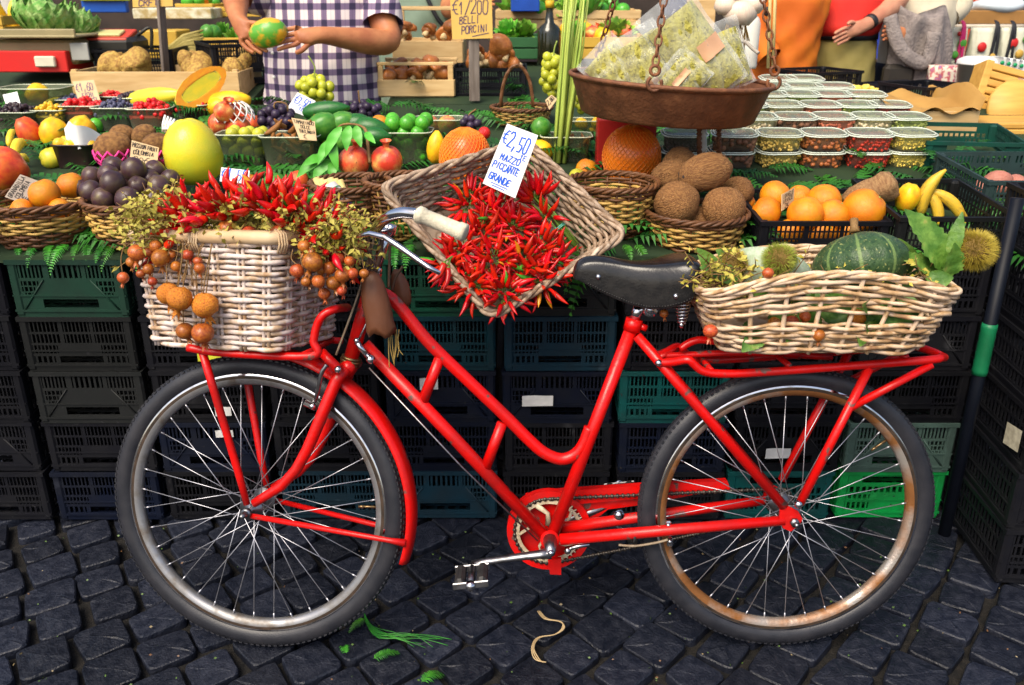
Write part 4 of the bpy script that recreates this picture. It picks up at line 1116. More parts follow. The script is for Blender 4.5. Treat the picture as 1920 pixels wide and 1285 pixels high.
for i in range(7):
    x = 730 + 3 * i; b.tube(smooth([bk(x + R.uniform(-3, 3), 618, .05), bk(x + R.uniform(-4, 4), 650, .05), bk(x + R.uniform(-6, 8), 690 - 4 * i, .05)], 4), .0010, 4)
tag(b.build('straw_wisps', mat('straw_yellow', (.42, .29, .08), (.3, .2, .05), rough=.6, sc=30)), 'few dry straw wisps hanging below the brown pod', 'straw', kind='stuff')

# ================================================================== what lies in the rear basket
m_pump = mat('green_pumpkin', (.020, .050, .018), (.045, .090, .030), rough=.38, sc=9, spot=(.20, .22, .07), spot_sc=16, spot_at=.64, bump=.25, bsc=22)
nt = m_pump.node_tree; N_ = nt.nodes; L_ = nt.links       # pale meridian stripes of the rind
g1 = N_.new('ShaderNodeTexCoord'); g2 = N_.new('ShaderNodeTexGradient'); g2.gradient_type = 'RADIAL'; L_.new(g1.outputs['Object'], g2.inputs[0])
g3 = N_.new('ShaderNodeMath'); g3.operation = 'MULTIPLY'; g3.inputs[1].default_value = 9; L_.new(g2.outputs['Fac'], g3.inputs[0])
g4 = N_.new('ShaderNodeMath'); g4.operation = 'PINGPONG'; g4.inputs[1].default_value = .5; L_.new(g3.outputs[0], g4.inputs[0])
g5 = N_.new('ShaderNodeMapRange'); g5.inputs[1].default_value = .03; g5.inputs[2].default_value = .07; g5.inputs[3].default_value = 1; g5.inputs[4].default_value = 0; L_.new(g4.outputs[0], g5.inputs[0])
g6 = N_.new('ShaderNodeMix'); g6.data_type = 'RGBA'; L_.new(g5.outputs[0], g6.inputs[0]); g6.inputs[7].default_value = (.13, .2, .06, 1)
src = N_['Principled BSDF'].inputs['Base Color'].links[0].from_socket; L_.new(src, g6.inputs[6]); L_.new(g6.outputs[2], N_['Principled BSDF'].inputs['Base Color'])
b = MB(); b.ell((0, 0, 0), (1, 1, .68), 54, 22, 0, warp=lambda p, a: p * (1 - .05 * max(0, 1 - abs(sin(a * 4.5)) * 2.2) * (1 - abs(p.z) * .5) + .012 * sin(3 * a + 1)))
pp = bk(1614, 497, .0); pr = 88 * mpp(pp)
o = inst('pumpkin', b.mesh('pumpkin', m_pump), TRS(pp, (radians(-28), radians(6), .5), pr)); tag(o, 'round dark green pumpkin with pale stripes in the rear basket', 'pumpkin')
b = MB(); b.tube([(0, 0, .72), (.02, 0, .85), (.08, .02, 1.0)], [.12, .08, .09], 8); q = bpy.data.objects.new('stalk', b.mesh('stalk', m_twig)); q.parent = o; col.objects.link(q)
# pale squash half showing its rind edge
m_sq = mat('pale_squash_rind', (.42, .48, .36), (.30, .38, .24), rough=.5, sc=12); m_sqw = mat('white_squash_flesh', (.75, .76, .70), (.66, .68, .6), rough=.6, sc=20)
b = MB(); b.lathe([(0, -.72), (.4, -.66), (.75, -.45), (.96, -.12), (1.0, .1), (.93, .12)], 32, 0); b.lathe([(.93, .12), (.78, -.02), (.4, -.2), (0, -.25)], 32, 1)
pp = bk(1440, 512, .02); o = inst('squash_half', b.mesh('squash_half', [m_sq, m_sqw]), TRS(pp, (radians(-42), radians(24), 0), 78 * mpp(pp))); tag(o, 'pale cut squash half with white flesh in the rear basket', 'squash')
m_burr = mat('chestnut_burr_spines', (.30, .22, .02), (.42, .33, .05), rough=.6, sc=20, rnd=.1); m_burrg = mat('green_burr_spines', (.22, .28, .03), (.34, .36, .06), rough=.6, sc=20)
m_burrc = mat('burr_core', (.14, .085, .015), rough=.8)
def burr(px, py, w, Y=None, s=0, mt=m_burr, label='', n=2600, seed=1):
    rr = random.Random(seed); b = MB(); p = bk(px, py, s); r_ = w / 2 * mpp(p)
    b.ell((0, 0, 0), (r_ * .74, r_ * .74, r_ * .66), 16, 10, 1)
    for i in range(n):
        z = 1 - 2 * (i + .5) / n; a = i * 2.39996; q = sqrt(1 - z * z); d = Vector((q * cos(a), q * sin(a), z)); d = (d + Vector((rr.gauss(0, .22), rr.gauss(0, .22), rr.gauss(0, .22)))).normalized()
        e = Vector((d.x, d.y, d.z * .92)); s_ = d.orthogonal().normalized() * r_ * .016; t_ = d.cross(s_)
        a0 = e * r_ * .66; a1 = e * r_ * rr.uniform(.93, 1.06) * (1 - .12 * (abs(d.x) < .12 and d.z > 0))
        b.add([a0 + s_, a0 - s_ * .5 + t_ * .86, a0 - s_ * .5 - t_ * .86, a1], [(0, 1, 3), (1, 2, 3), (2, 0, 3)], 0, False)
    o = inst('chestnut_burr', b.mesh('chestnut_burr', [mt, m_burrc]), Matrix.Translation(p)); tag(o, label, 'chestnut burr', 'chestnut burrs on the rear basket'); return o
burr(1825, 469, 92, s=.05, label='large golden spiny chestnut burr at the right end of the rear basket')
burr(1462, 486, 74, s=.10, mt=m_burrg, label='green spiny chestnut burr lying in the pale squash half', seed=2, n=1800)
burr(1372, 492, 66, s=.06, mt=m_burr, label='dull chestnut burr in the hay at the left end of the rear basket', seed=3, n=1500)
m_leaf = mat('chestnut_leaf', (.05, .13, .015), (.12, .23, .035), (.30, .27, .07), rough=.45, sc=34, bump=.4, bsc=60, lo=.4, hi=.62, rnd=.15)
m_leafl = mat('fresh_leaf', (.06, .30, .02), (.10, .42, .04), rough=.4, sc=10, rnd=.15)
def leaf(mb, base, d, nrm, L, W, curl=.2, serr=.12, m=0, n=18, fold=.25):
    d = Vector(d).normalized(); nrm = Vector(nrm); nrm = (nrm - d * nrm.dot(d)).normalized(); sd_ = d.cross(nrm)
    vs = []
    for i in range(n + 1):
        t = i / n; w = W * .5 * (sin(pi * t ** .8) ** .75) * (1 + (serr if i % 2 else -serr)) if 0 < i < n else .0015
        c = base + d * (L * t) - nrm * (curl * L * t * t) + sd_ * (.05 * L * sin(3 * t)); wv = nrm * (.10 * w * sin(17 * t + 9 * W / L))
        vs += [c - sd_ * w + nrm * (fold * w) + wv, c, c + sd_ * w + nrm * (fold * w) - wv]
    fs = []
    for i in range(n):
        a = 3 * i; fs += [(a, a + 1, a + 4, a + 3), (a + 1, a + 2, a + 5, a + 4)]
    mb.add(vs, fs, m); mb.tube([base + d * (L * t) - nrm * (curl * L * t * t + .0004) for t in (0, .3, .6, .95)], [.0016, .0014, .001, .0005], 4, m)
lv = [((1768, 508), (1716, 392), .06, .070, (.3, -.8, .4)), ((1768, 498), (1800, 400), .05, .034, (-.6, -.8, 0)), ((1760, 520), (1690, 470), .06, .045, (.1, -.6, .8)), ((1775, 520), (1798, 460), .07, .05, (.3, -1, .2)),
      ((1750, 525), (1830, 430), .03, .03, (0, -.4, 1)), ((1735, 525), (1788, 520), .08, .04, (0, -.9, .4)), ((1740, 520), (1740, 470), .04, .03, (.2, -.9, .2)), ((1390, 530), (1320, 500), .09, .04, (0, -.8, .5)), ((1400, 520), (1350, 470), .06, .05, (0, -.8, .4)), ((1700, 515), (1690, 452), .01, .05, (0, -.9, .1)), ((1345, 520), (1310, 470), .08, .035, (0, -.9, .1))]
for i, (a, c, s, W, n_) in enumerate(lv):
    p, q = bk(*a, s), bk(*c, s + .02); b = MB(); leaf(b, p, q - p, n_, (q - p).length, W, .18, .10 if i in (0, 2, 3) else .03)
    o = b.build('chestnut_leaf', m_leaf)
    tag(o, ['broad upright serrated chestnut leaf, tallest in the rear basket', 'narrow leaf standing left of the large chestnut burr', 'serrated leaf leaning left beside the pumpkin', 'serrated leaf just below the large chestnut burr', 'slim leaf lying over the top of the large burr', 'leaf lying along the right rim of the rear basket', 'small leaf between the pumpkin and the burr', 'pale leaf hanging at the left end of the rear basket', 'broad pale leaf behind the dull burr at the left end', 'small leaf peeping out at the right of the pumpkin', 'pale narrow leaf at the left tip of the rear basket'][i], 'leaf')
def hsrc(rr):
    if rr.random() < .6: return bk(rr.uniform(1318, 1420), rr.uniform(495, 545), rr.uniform(-.05, .14)), Vector((rr.gauss(-.5, 1), rr.gauss(-.2, .5), rr.gauss(.2, .6)))
    return bk(rr.uniform(1400, 1760), rr.uniform(515, 530), rr.uniform(-.06, .1)), Vector((rr.gauss(0, 1), rr.gauss(-.1, .5), rr.gauss(.3, .6)))
dry_mass('dry_hay', 'dry hay and small leaves stuffed into the left of the rear basket', hsrc, 260, .03, .09, 41, 4)
b = MB()
for i in range(46):                                      # greens and fruit glimpsed between the rods
    p = rbc + Vector((R.uniform(-.16, .2), R.uniform(-.10, .05), R.uniform(.03, .10))); leaf(b, p, (R.gauss(0, 1), R.gauss(-.3, .4), R.gauss(.1, .5)), (0, -1, .4), R.uniform(.05, .09), R.uniform(.025, .045), .2, .05)
tag(b.build('leaf_filling', m_leaf), 'green leaves packed inside the rear basket', 'leaves', kind='stuff')
for i, (px, py, d, s, lab) in enumerate(((1332, 621, 28, .165, 'small orange pomegranate hanging outside the left end of the rear basket'), (1452, 607, 26, .10, 'small pomegranate seen through the rear basket rods, leftmost'), (1484, 606, 30, .10, 'small red pomegranate seen through the rear basket rods, largest'), (1510, 594, 22, .10, 'small greenish pomegranate seen through the rear basket rods'),
                                        (1535, 629, 24, .135, 'small pomegranate stuck low in the rear basket rods'), (1440, 512, 22, .16, 'tiny red orange pomegranate on the rear basket rim'), (1606, 596, 34, .09, 'yellow fruit seen through the rear basket rods'), (1245, 588, 17, .02, 'tiny orange pomegranate hanging beside the saddle spring'))):
    p = bk(px, py, s); tag(inst('small_pomegranate', PM[i % 5] if i != 6 else PMO[0], TRS(p, (R.uniform(-.3, .3), R.uniform(-.3, .3), 0), d * mpp(p))), lab, 'pomegranate')
# ================================================================== fruit shapes
def lump(seed, amp=.03, f=3):
    rr = random.Random(seed); a1, a2, a3 = [rr.uniform(0, 6) for _ in range(3)]
    return lambda p, a: p * (1 + amp * sin(f * a + a1 + 2 * p.z) + amp * .6 * sin((f + 2) * a + a2) * (1 - abs(p.z)))
def round_me(name, mt, rz=1.0, seed=0, amp=.015, dimple=True, n=24, extra=None):
    b = MB(); k = 14
    prof = []
    for i in range(k + 1):
        t = pi * i / k; r_, z = .5 * sin(t), -.5 * cos(t) * rz
        if dimple and i >= k - 1: z -= .05 * rz * (i - k + 2) * .6
        prof.append((0 if i in (0, k) else r_, z))
    b.lathe(prof, n, 0, warp=lump(seed, amp))
    if extra: extra(b)
    return b
def prof_me(name, mt, prof, n=22, seed=0, amp=.02):
    b = MB(); b.lathe(prof, n, 0, warp=lump(seed, amp)); return b
def put(name, me, px, py, w, Y=None, rot=(0, 0, 0), h=None, label=None, cat=None, group=None, sc=None, parent=None, dy=0.0):
    hh = h or w
    if Y is None:
        q = tab(px, py + hh * .46); Y = q.y + hh * .3 * mpp(q)
    p = at(px, py, Y); s = w * mpp(p)
    S_ = (s, s, s * (hh / w)) if sc is None else tuple(s * x for x in sc)
    o = inst(name, me, TRS(p, rot, S_), parent)
    return tag(o, label, cat, group)
m_orange = mat('orange_peel', (.70, .26, .006), (.66, .17, .005), rough=.36, sc=2.5, bump=.3, bsc=70, rnd=.06, coat=.1, spec=.4)
m_passion = mat('passion_fruit_skin', (.050, .022, .030), (.075, .045, .028), (.13, .10, .03), rough=.36, sc=3, bump=.1, bsc=90, rnd=.25, lo=.4, hi=.62, coat=.1, spot=(.2, .16, .1), spot_sc=80, spot_at=.72)
m_pomelo = mat('yellow_pomelo', (.74, .58, .015), (.56, .56, .03), rough=.24, sc=2.6, bump=.2, bsc=60, coat=.3, spot=(.5, .42, .05), spot_sc=26, spot_at=.70)
m_netpom = mat('orange_pomelo_skin', (.84, .20, .008), (.78, .08, .008), rough=.3, coat=.2, sc=9, lo=.42, hi=.66, bump=.05, bsc=120)
m_netor = mat('orange_net', (.82, .22, .02), rough=.35); m_netpink = mat('pink_foam_net', (.85, .05, .30), rough=.6); m_netwhite = mat('white_foam_net', (.82, .80, .76), rough=.6)
m_mangoy = mat('yellow_mango', (.80, .55, .01), (.78, .34, .01), rough=.4, sc=3.5, coat=.1, spot=(.4, .2, .03), spot_sc=40, spot_at=.74)
m_redor = mat('red_orange_fruit', (.72, .14, .02), (.60, .05, .02), rough=.4, sc=5, coat=.1)
m_banana = mat('banana_skin', (.80, .58, .03), (.74, .50, .03), rough=.42, sc=9, spot=(.14, .07, .02), spot_sc=22, spot_at=.71, stretch=(1, 1, .4))
m_plantain = mat('plantain_skin', (.66, .42, .03), (.55, .36, .04), (.10, .05, .02), rough=.45, sc=12, lo=.42, hi=.62, stretch=(3, 3, .7))
m_kiwi = mat('brown_sapote_skin', (.30, .15, .045), (.14, .06, .02), rough=.75, sc=9, bump=.6, bsc=50, rnd=.2)
m_pomr = mat('pomegranate_skin', (.60, .045, .02), (.66, .18, .05), (.74, .42, .10), rough=.33, sc=2.6, lo=.40, hi=.56, coat=.15, spot=(.22, .05, .02), spot_sc=22, spot_at=.66, bump=.15, bsc=30)
m_avo = mat('avocado_green', (.010, .085, .014), (.022, .14, .02), rough=.3, sc=14, bump=.15, bsc=70, coat=.1)
m_avol = mat('green_mango', (.04, .19, .02), (.09, .26, .03), rough=.35, sc=6, coat=.1)
m_lime = mat('lime_green', (.05, .30, .02), (.10, .40, .03), rough=.3, sc=8, rnd=.15, coat=.15, bump=.05, bsc=150)
m_plum = mat('yellow_green_plum', (.50, .48, .03), (.42, .46, .05), (.72, .26, .03), rough=.35, sc=3.5, lo=.45, hi=.66, rnd=.15, coat=.1)
m_tamar = mat('tamarind_pod', (.32, .13, .03), (.22, .085, .02), rough=.6, sc=20, bump=.15, rnd=.2)
m_grapeg = mat('green_grape', (.46, .46, .02), (.40, .44, .04), rough=.25, sc=20, rnd=.14, sss=.2, coat=.2)
m_grapeb = mat('black_grape', (.022, .012, .030), (.045, .028, .06), rough=.4, sc=20, rnd=.3)
m_prick = mat('prickly_pear', (.50, .13, .07), (.36, .30, .06), rough=.5, sc=5, rnd=.2, lo=.4, hi=.6)
m_coco = mat('coconut_husk', (.27, .13, .042), (.14, .055, .016), (.40, .22, .085), rough=.8, sc=9, lo=.42, hi=.58, bump=.7, bsc=14, stretch=(2.6, 2.6, .55), rnd=.15, det=6)
m_coceye = mat('coconut_eye', (.03, .022, .02), rough=.8); m_coceyew = mat('coconut_white_eye', (.6, .6, .58), rough=.6)
m_papaya = mat('papaya_skin', (.74, .58, .03), (.52, .52, .04), rough=.35, sc=5, coat=.15); m_papf = mat('papaya_flesh', (.80, .36, .02), (.78, .28, .02), rough=.4, sc=12)
m_seed = mat('papaya_cavity', (.45, .36, .10), (.34, .25, .05), rough=.5, sc=60, bump=.5)
m_rasp = mat('raspberry', (.66, .012, .012), (.58, .02, .02), rough=.3, sc=60, bump=.3, bsc=120); m_blue = mat('blueberry', (.045, .05, .10), (.09, .09, .15), rough=.55, sc=60)
m_blackb = mat('blackberry', (.015, .010, .016), (.04, .015, .02), rough=.3, sc=80, bump=.3); m_physal = mat('yellow_berry', (.74, .46, .02), (.66, .38, .02), rough=.3, sc=40)
m_stemw = mat('brown_stalk', (.25, .14, .05), (.17, .09, .03), rough=.7, sc=30); m_stalkg = mat('green_stalk', (.25, .32, .06), rough=.5)
m_taro = mat('taro_skin', (.22, .11, .045), (.36, .21, .09), rough=.75, sc=9, bump=.6, bsc=28, stretch=(1, 1, 3)); m_spud = mat('pink_potato', (.42, .17, .12), (.36, .13, .09), rough=.6, sc=14)
m_mush = mat('mushroom_cap', (.40, .14, .03), (.30, .09, .02), (.58, .30, .09), rough=.4, sc=9, lo=.4, hi=.64, rnd=.2, coat=.1); m_mushs = mat('mushroom_stem', (.72, .55, .28), (.6, .42, .2), rough=.6, sc=20)

def stem_dot(b): b.tube([(0, 0, .43), (0, 0, .455)], [.035, .02], 6, 1)
ORM = [round_me('orange', m_orange, .96, k, .012, extra=stem_dot).mesh('orange', [m_orange, m_stalkg]) for k in range(3)]
PAM = [round_me('passion', m_passion, 1.06, k + 5, .02, extra=stem_dot).mesh('passion_fruit', [m_passion, m_stemw]) for k in range(3)]
EGG = [(0, -.5), (.22, -.46), (.38, -.34), (.47, -.15), (.5, .02), (.46, .2), (.35, .37), (.2, .47), (0, .5)]
PEAR = [(0, -.5), (.24, -.47), (.42, -.34), (.5, -.12), (.47, .1), (.36, .28), (.22, .40), (.10, .48), (0, .5)]
ALM = [(0, -.5), (.14, -.47), (.30, -.36), (.42, -.18), (.45, .0), (.41, .18), (.30, .34), (.16, .45), (0, .5)]
def pm(name, mt, prof, seed=0, amp=.02): return prof_me(name, mt, prof, 22, seed, amp).mesh(name, mt)
MANGO = pm('mango', m_mangoy, EGG, 1, .045); REDO = pm('persimmon', m_redor, EGG, 2, .05); AVO = pm('avocado', m_avo, PEAR, 3, .02); GMAN = pm('green_mango', m_avol, EGG, 4, .03)
POMELO = pm('pomelo', m_pomelo, [(0, -.5), (.27, -.475), (.43, -.36), (.5, -.14), (.48, .08), (.40, .27), (.28, .41), (.14, .485), (.05, .5), (0, .485)], 5, .012)
SAP = pm('brown_fruit', m_kiwi, ALM, 6, .02); LIME = pm('lime', m_lime, EGG, 7, .01); PLUM = [round_me('plum', m_plum, .98, k, .01).mesh('plum', m_plum) for k in range(2)]; PRICK = pm('prickly_pear', m_prick, EGG, 8, .03)
GRG = pm('grape', m_grapeg, [(0, -.55), (.26, -.48), (.44, -.25), (.5, 0), (.44, .25), (.26, .48), (0, .55)], 9, 0); GRB = round_me('grape', m_grapeb, 1, 0, 0, False, 14).mesh('grape', m_grapeb)
def crown(b):
    b.lathe([(.12, .46), (.09, .54), (.13, .62), (.19, .68)], 8, 0)
POMG = [round_me('pomegranate', m_pomr, .97, k + 20, .04, False, extra=crown).mesh('pomegranate', m_pomr) for k in range(2)]
def curve_fruit(name, mt, L, bend, r_, n5=5, seed=0, tip=(.4, .25)):
    b = MB(); pts = []; rad = []
    for i in range(13):
        t = i / 12; a = (t - .5) * bend; R0 = L / bend; pts.append(Vector((R0 * (1 - cos(a)), 0, R0 * sin(a))))
        rad.append(r_ * (tip[0] + (1 - tip[0]) * sin(pi * min(1, t * 1.15 + .02)) ** .5 if t > .06 else .35) * (1 if t < .93 else .45))
    b.tube(pts, rad, n5 * 2); b.tube([pts[0], pts[0] + (pts[0] - pts[1]) * .8], [r_ * .35, r_ * .28], 6, 1); return b.mesh(name, [mt, m_stemw])
BAN = curve_fruit('banana', m_banana, 1.0, 1.3, .115, 3); PLAN = curve_fruit('plantain', m_plantain, 1.0, 1.1, .13, 3); TAM = curve_fruit('tamarind', m_tamar, 1.0, 1.0, .13, 4)
def coco(k):
    rr = random.Random(70 + k); b = MB(); b.lathe(EGG, 26, 0, warp=lump(k, .02))
    for i in range(3):
        a = i * 2.09; d = Vector((.17 * cos(a), .17 * sin(a), -.44)); b.ell(d, (.065, .065, .03), 10, 6, 1 if (i or k != 0) else 2)
    for i in range(90):
        z = rr.uniform(-.4, .4); a = rr.uniform(0, 6.28); r_ = .5 * sqrt(max(0, 1 - (z / .5) ** 2)) * .98; p = Vector((r_ * cos(a), r_ * sin(a), z))
        q = p * 1.04 + Vector((rr.gauss(0, .05), rr.gauss(0, .05), rr.uniform(-.12, .12))); b.tube([p, p.lerp(q, .5) * 1.02, q], .0035, 3, 0)
    return b.mesh('coconut', [m_coco, m_coceye, m_coceyew])
COC = [coco(k) for k in range(3)]

# ================================================================== round baskets on the stall
def round_basket(px, py, wt, hpx, label, rows=12, bands=(3, 8), k_bot=.72, nst=22, r=.0042, seed=0, depth_k=1.0, Yoff=None):
    """px, py: middle of the front foot; wt: rim width in photo pixels"""
    p = tab(px, py); m0 = mpp(p); rt = wt / 2 * m0; rbm = rt * k_bot; H = hpx * m0 * 1.04
    c = p + Vector((0, rbm, .004))
    if Yoff: c = p + Vector((0, Yoff, 0)); c.z = max(c.z, tab_z(c.y) + .003)
    def S(u, v):
        q = rbm + (rt - rbm) * (v ** .8); a = 2 * pi * u - pi / 2
        return c + Vector((q * cos(a), q * sin(a) * depth_k, v * H))
    root = empty('round_basket', c, label, 'basket')
    mts = [m_brownw if (i < bands[0] or i >= bands[1]) else m_straw for i in range(rows)]
    wicker(root, S, nst, rows, r, r * .95, mts, seed, .012, st_r=r * .8, rim=3, rim_r=r * 1.15, rim_m=m_brownw)
    return c, rt, H
B1 = round_basket(55, 472, 214, 78, 'wide round straw and brown basket of oranges at the left edge', 13, (5, 10), seed=1)
B2 = round_basket(238, 474, 180, 82, 'round straw basket holding the purple passion fruits', 13, (4, 11), seed=2)
B3 = round_basket(655, 452, 150, 92, 'brown round basket behind the white stalk bundle', 13, (0, 0), seed=3)
B4 = round_basket(752, 455, 140, 100, 'brown and straw basket behind the handlebar', 13, (0, 7), seed=4)
B5 = round_basket(1150, 452, 172, 92, 'empty round straw basket right of the chili basket', 15, (3, 12), seed=5)
B6 = round_basket(1316, 478, 192, 58, 'low round basket heaped with coconuts', 9, (1, 7), seed=6, k_bot=.8)
B7 = round_basket(978, 243, 116, 32, 'small straw basket with an arched handle', 8, (1, 7), seed=7, k_bot=.75, r=.0034)
c, rt, H = B7
b = MB(); b.tube([c + Vector((-rt * .15 + cos(a) * .06 * 1.0, 0, H + sin(a) * .15)) for a in [pi * i / 14 for i in range(15)]], .007, 7)
for q in (-1, 1): b.tube([c + Vector((-rt * .15 + cos(a) * .063, .006 * q * sin(a * 9), H + sin(a) * .152)) for a in [pi * i / 40 for i in range(41)]], .0035, 5)
o = b.build('basket_handle', m_brownw, [o for o in bpy.data.objects if o.name.startswith('round_basket')][-1])

def many(name, me, spots, label, cat, group, Y0=None, rot=True):
    for i, s in enumerate(spots):
        px, py, w = s[:3]; Y = s[3] if len(s) > 3 else Y0
        m_ = me[i % len(me)] if isinstance(me, list) else me
        put(name, m_, px, py, w, Y, (R.uniform(-.6, .6), R.uniform(-.6, .6), R.uniform(0, 6)) if rot else (0, 0, 0), label=label, cat=cat, group=group)
for (px, py, w, Y, lab) in ((83, 364, 57, 2.30, 'orange nearest the grey price card in the left basket'), (133, 348, 50, 2.40, 'orange at the right rim of the left basket'), (42, 395, 44, 2.28, 'half hidden orange low in the left basket'), (112, 392, 40, 2.28, 'orange low behind the rim of the left basket'), (60, 372, 44, 2.42, 'orange behind the grey price card')):
    put('orange', ORM[int(px) % 3], px, py, w, Y, (R.uniform(-1, 1), R.uniform(-1, 1), 0), label=lab, cat='orange', group='oranges in the left basket')
pf = [(211, 344, 47, 2.31), (251, 318, 45, 2.38), (172, 331, 36, 2.42), (171, 360, 43, 2.32), (203, 327, 38, 2.40), (259, 351, 40, 2.34), (298, 350, 43, 2.34), (194, 373, 43, 2.29), (240, 374, 46, 2.28), (212, 313, 38, 2.44), (290, 321, 40, 2.44), (283, 337, 36, 2.40), (289, 373, 44, 2.29), (320, 336, 36, 2.42), (150, 352, 34, 2.40), (232, 340, 40, 2.41), (262, 372, 36, 2.36), (215, 366, 38, 2.38)]
many('passion_fruit', PAM, pf, 'dark purple passion fruit heaped in the round straw basket', 'passion fruit', 'passion fruits in the straw basket')
for i, (px, py, w, h, Y, k, ry) in enumerate(((1269, 381, 84, 84, 2.30, 0, .4), (1357, 391, 82, 84, 2.29, 1, -.3), (1322, 324, 72, 104, 2.36, 2, 1.35), (1258, 332, 66, 78, 2.44, 1, .5), (1272, 306, 58, 66, 2.5, 2, 1.2), (1380, 362, 60, 66, 2.44, 1, .6), (1312, 420, 64, 66, 2.32, 2, 1.5))):
    put('coconut', COC[k], px, py, w, Y, (radians(60) if k != 2 else .3, ry, R.uniform(0, 1)), h=h, label=['brown coconut at the front left of the pile, white eye showing', 'brown coconut at the front right of the pile, dark eye showing', 'coconut lying across the top of the pile', 'coconut at the back left of the pile', 'coconut behind the topmost one', 'coconut at the back right of the pile beside the grapefruit', 'coconut low between the two front ones'][i], cat='coconut', group='coconuts in the low basket')
# ---- nets
def net(c, rx, rz, nm, mt, nl=22, rad=.0011, z0=-.9, z1=.97, turns=.35, label=None, parent=None):
    b = MB()
    for s_ in (-1, 1):
        for k in range(nl):
            pts = []
            for i in range(15):
                z = z0 + (z1 - z0) * i / 14; a = 2 * pi * k / nl + s_ * turns * 2 * pi * i / 14; q = sqrt(max(.0, 1 - z * z)) * 1.015
                pts.append(c + Vector((rx * q * cos(a), rx * q * sin(a), rz * z * 1.01)))
            b.tube(pts, rad, 4, cap=False)
    return b.build(nm, mt, parent)
def netted(px, py, w, h, Y, lab, grp):
    p = at(px, py, Y); m0 = mpp(p); root = empty('netted_pomelo', p - Vector((0, 0, h / 2 * m0)), lab, 'pomelo', grp)
    b = MB(); b.ell(p, (w / 2 * m0, w / 2 * m0, h / 2 * m0), 28, 18, 0, warp=lump(int(px), .012)); b.build('fruit', m_netpom, root)
    o = net(p, w / 2 * m0, h / 2 * m0, 'net', m_netor, 34, .0011, -.97, .985, .30, parent=root); o['kind'] = 'stuff'
netted(1184, 294, 108, 116, 2.70, 'large orange pomelo in a net beside the coconuts', 'netted pomelos')
netted(872, 296, 96, 112, 2.72, 'orange red pomelo in a net behind the chili basket', 'netted pomelos')
b = MB(); b.ell((0, 0, 0), (.5, .5, .5), 14, 8); put('red_fruit', b.mesh('red_fruit', m_rasp), 908, 250, 24, 2.80, label='bright red tip of a fruit behind the netted pomelo', cat='fruit')
put('pomelo', POMELO, 361, 284, 108, 2.56, (.1, -.08, 0), h=120, label='big smooth yellow pomelo above the front basket', cat='pomelo')
# white foam comb on the pomelo
p0 = at(330, 232, 2.62); b = MB(); m0 = mpp(p0)
for k in range(9):
    x = (k - 4) * 5.2 * m0; b.tube([p0 + Vector((x * .8 - .012, -.01 + .0, -.03 + .008 * abs(k - 4) / 4)), p0 + Vector((x, -.014, .0)), p0 + Vector((x * 1.05 + .006, 0, .024 - .004 * k))], [.0036, .0042, .0032], 6)
b.tube([p0 + Vector(((k - 4) * 5.2 * m0 * .9 - .006, -.016, -.012)) for k in range(9)], .0045, 5)
tag(b.build('foam_net', m_netwhite), 'white foam net cap standing on the yellow pomelo', 'foam net')
# ---- left end
put('mango', MANGO, 101, 251, 54, None, (.1, .1, 0), h=60, label='upright yellow mango left of the paper napkin', cat='mango', group='yellow mangoes')
put('mango', MANGO, 152, 245, 52, None, (.2, .5, 0), h=56, label='yellow mango half wrapped in white paper', cat='mango', group='yellow mangoes')
put('red_fruit', REDO, 54, 250, 44, None, (.2, -.3, 0), h=60, label='orange red fruit between bananas and yellow mango', cat='fruit')
put('red_fruit', REDO, 8, 318, 84, 2.52, (.4, .9, 0), h=80, label='large red orange fruit at the left edge of the picture', cat='fruit')
for (px, py, L, rz, ry, lab) in ((34, 270, 92, .2, 1.45, 'upper yellow banana at the left edge'), (40, 296, 80, -.1, 1.62, 'lower yellow banana at the left edge'), (20, 252, 60, .2, 1.2, 'short banana tip behind the others at the left edge')):
    put('banana', BAN, px, py, L, 2.72 + (296 - py) * .004, (0, ry, pi / 2 + .2), label=lab, cat='banana', group='bananas at the left', h=L)
# white napkin
p = at(160, 255, 2.92); b = MB()
b.grid(lambda u, v: p + Vector(((u - .5) * .13, -.05 * sin(pi * u) + .01 * sin(9 * u), -.035 + v * .085 * (.35 + .65 * sin(pi * min(1, u * .8 + .2))) + .004 * sin(14 * u + 4 * v))), 14, 6)
tag(b.build('paper_napkin', m_paper), 'white paper napkin wrapped round the yellow mango', 'napkin')
# black tray of yellow fruit
m_rimp = mat('punnet_rim', (.62, .66, .48), rough=.2, coat=.3)
def tray(px, py, w, h, mt, label, fruit=None, n=0, fw=.5, cat='tray', name='tray', dk=.7, group=None):
    p = tab(px, py); m0 = mpp(p); W, Hh = w * m0, h * m0; D = W * dk; c = p + Vector((0, D * .45, .003))
    root = empty(name, c, label, cat, group); b = MB(); t = .0025
    def ring(w_, d_, z, k=24): f = rrect(w_, d_, min(w_, d_) * .22); return [c + Vector((*f(i / k), z)) for i in range(k)]
    b.loft([ring(W * .84, D * .84, 0), ring(W * .97, D * .97, Hh * .93), ring(W * 1.04, D * 1.04, Hh * .95), ring(W * 1.04, D * 1.04, Hh), ring(W * .955, D * .955, Hh), ring(W * .82, D * .82, t)], 0, False)
    q = ring(W * .83, D * .83, t); b.add(q + [c + Vector((0, 0, t))], [(i, (i + 1) % 24, 24) for i in range(24)])
    b.build('tub', mt, root)
    if mt is m_punnet: MB().tube(ring(W * 1.04, D * 1.04, Hh, 32), .0019, 5, closed=True).build('rim', m_rimp, root)
    return root, c, W, D, Hh
m_bplast = mat('black_tray_plastic', (.012, .009, .010), (.03, .015, .015), rough=.35, sc=20)
root, c, W, D, H = tray(141, 318, 82, 44, m_bplast, 'glossy black tray of small yellow fruit')
YEL = round_me('yellow_fruit', m_physal, .95, 3, .03).mesh('yellow_fruit', m_physal)
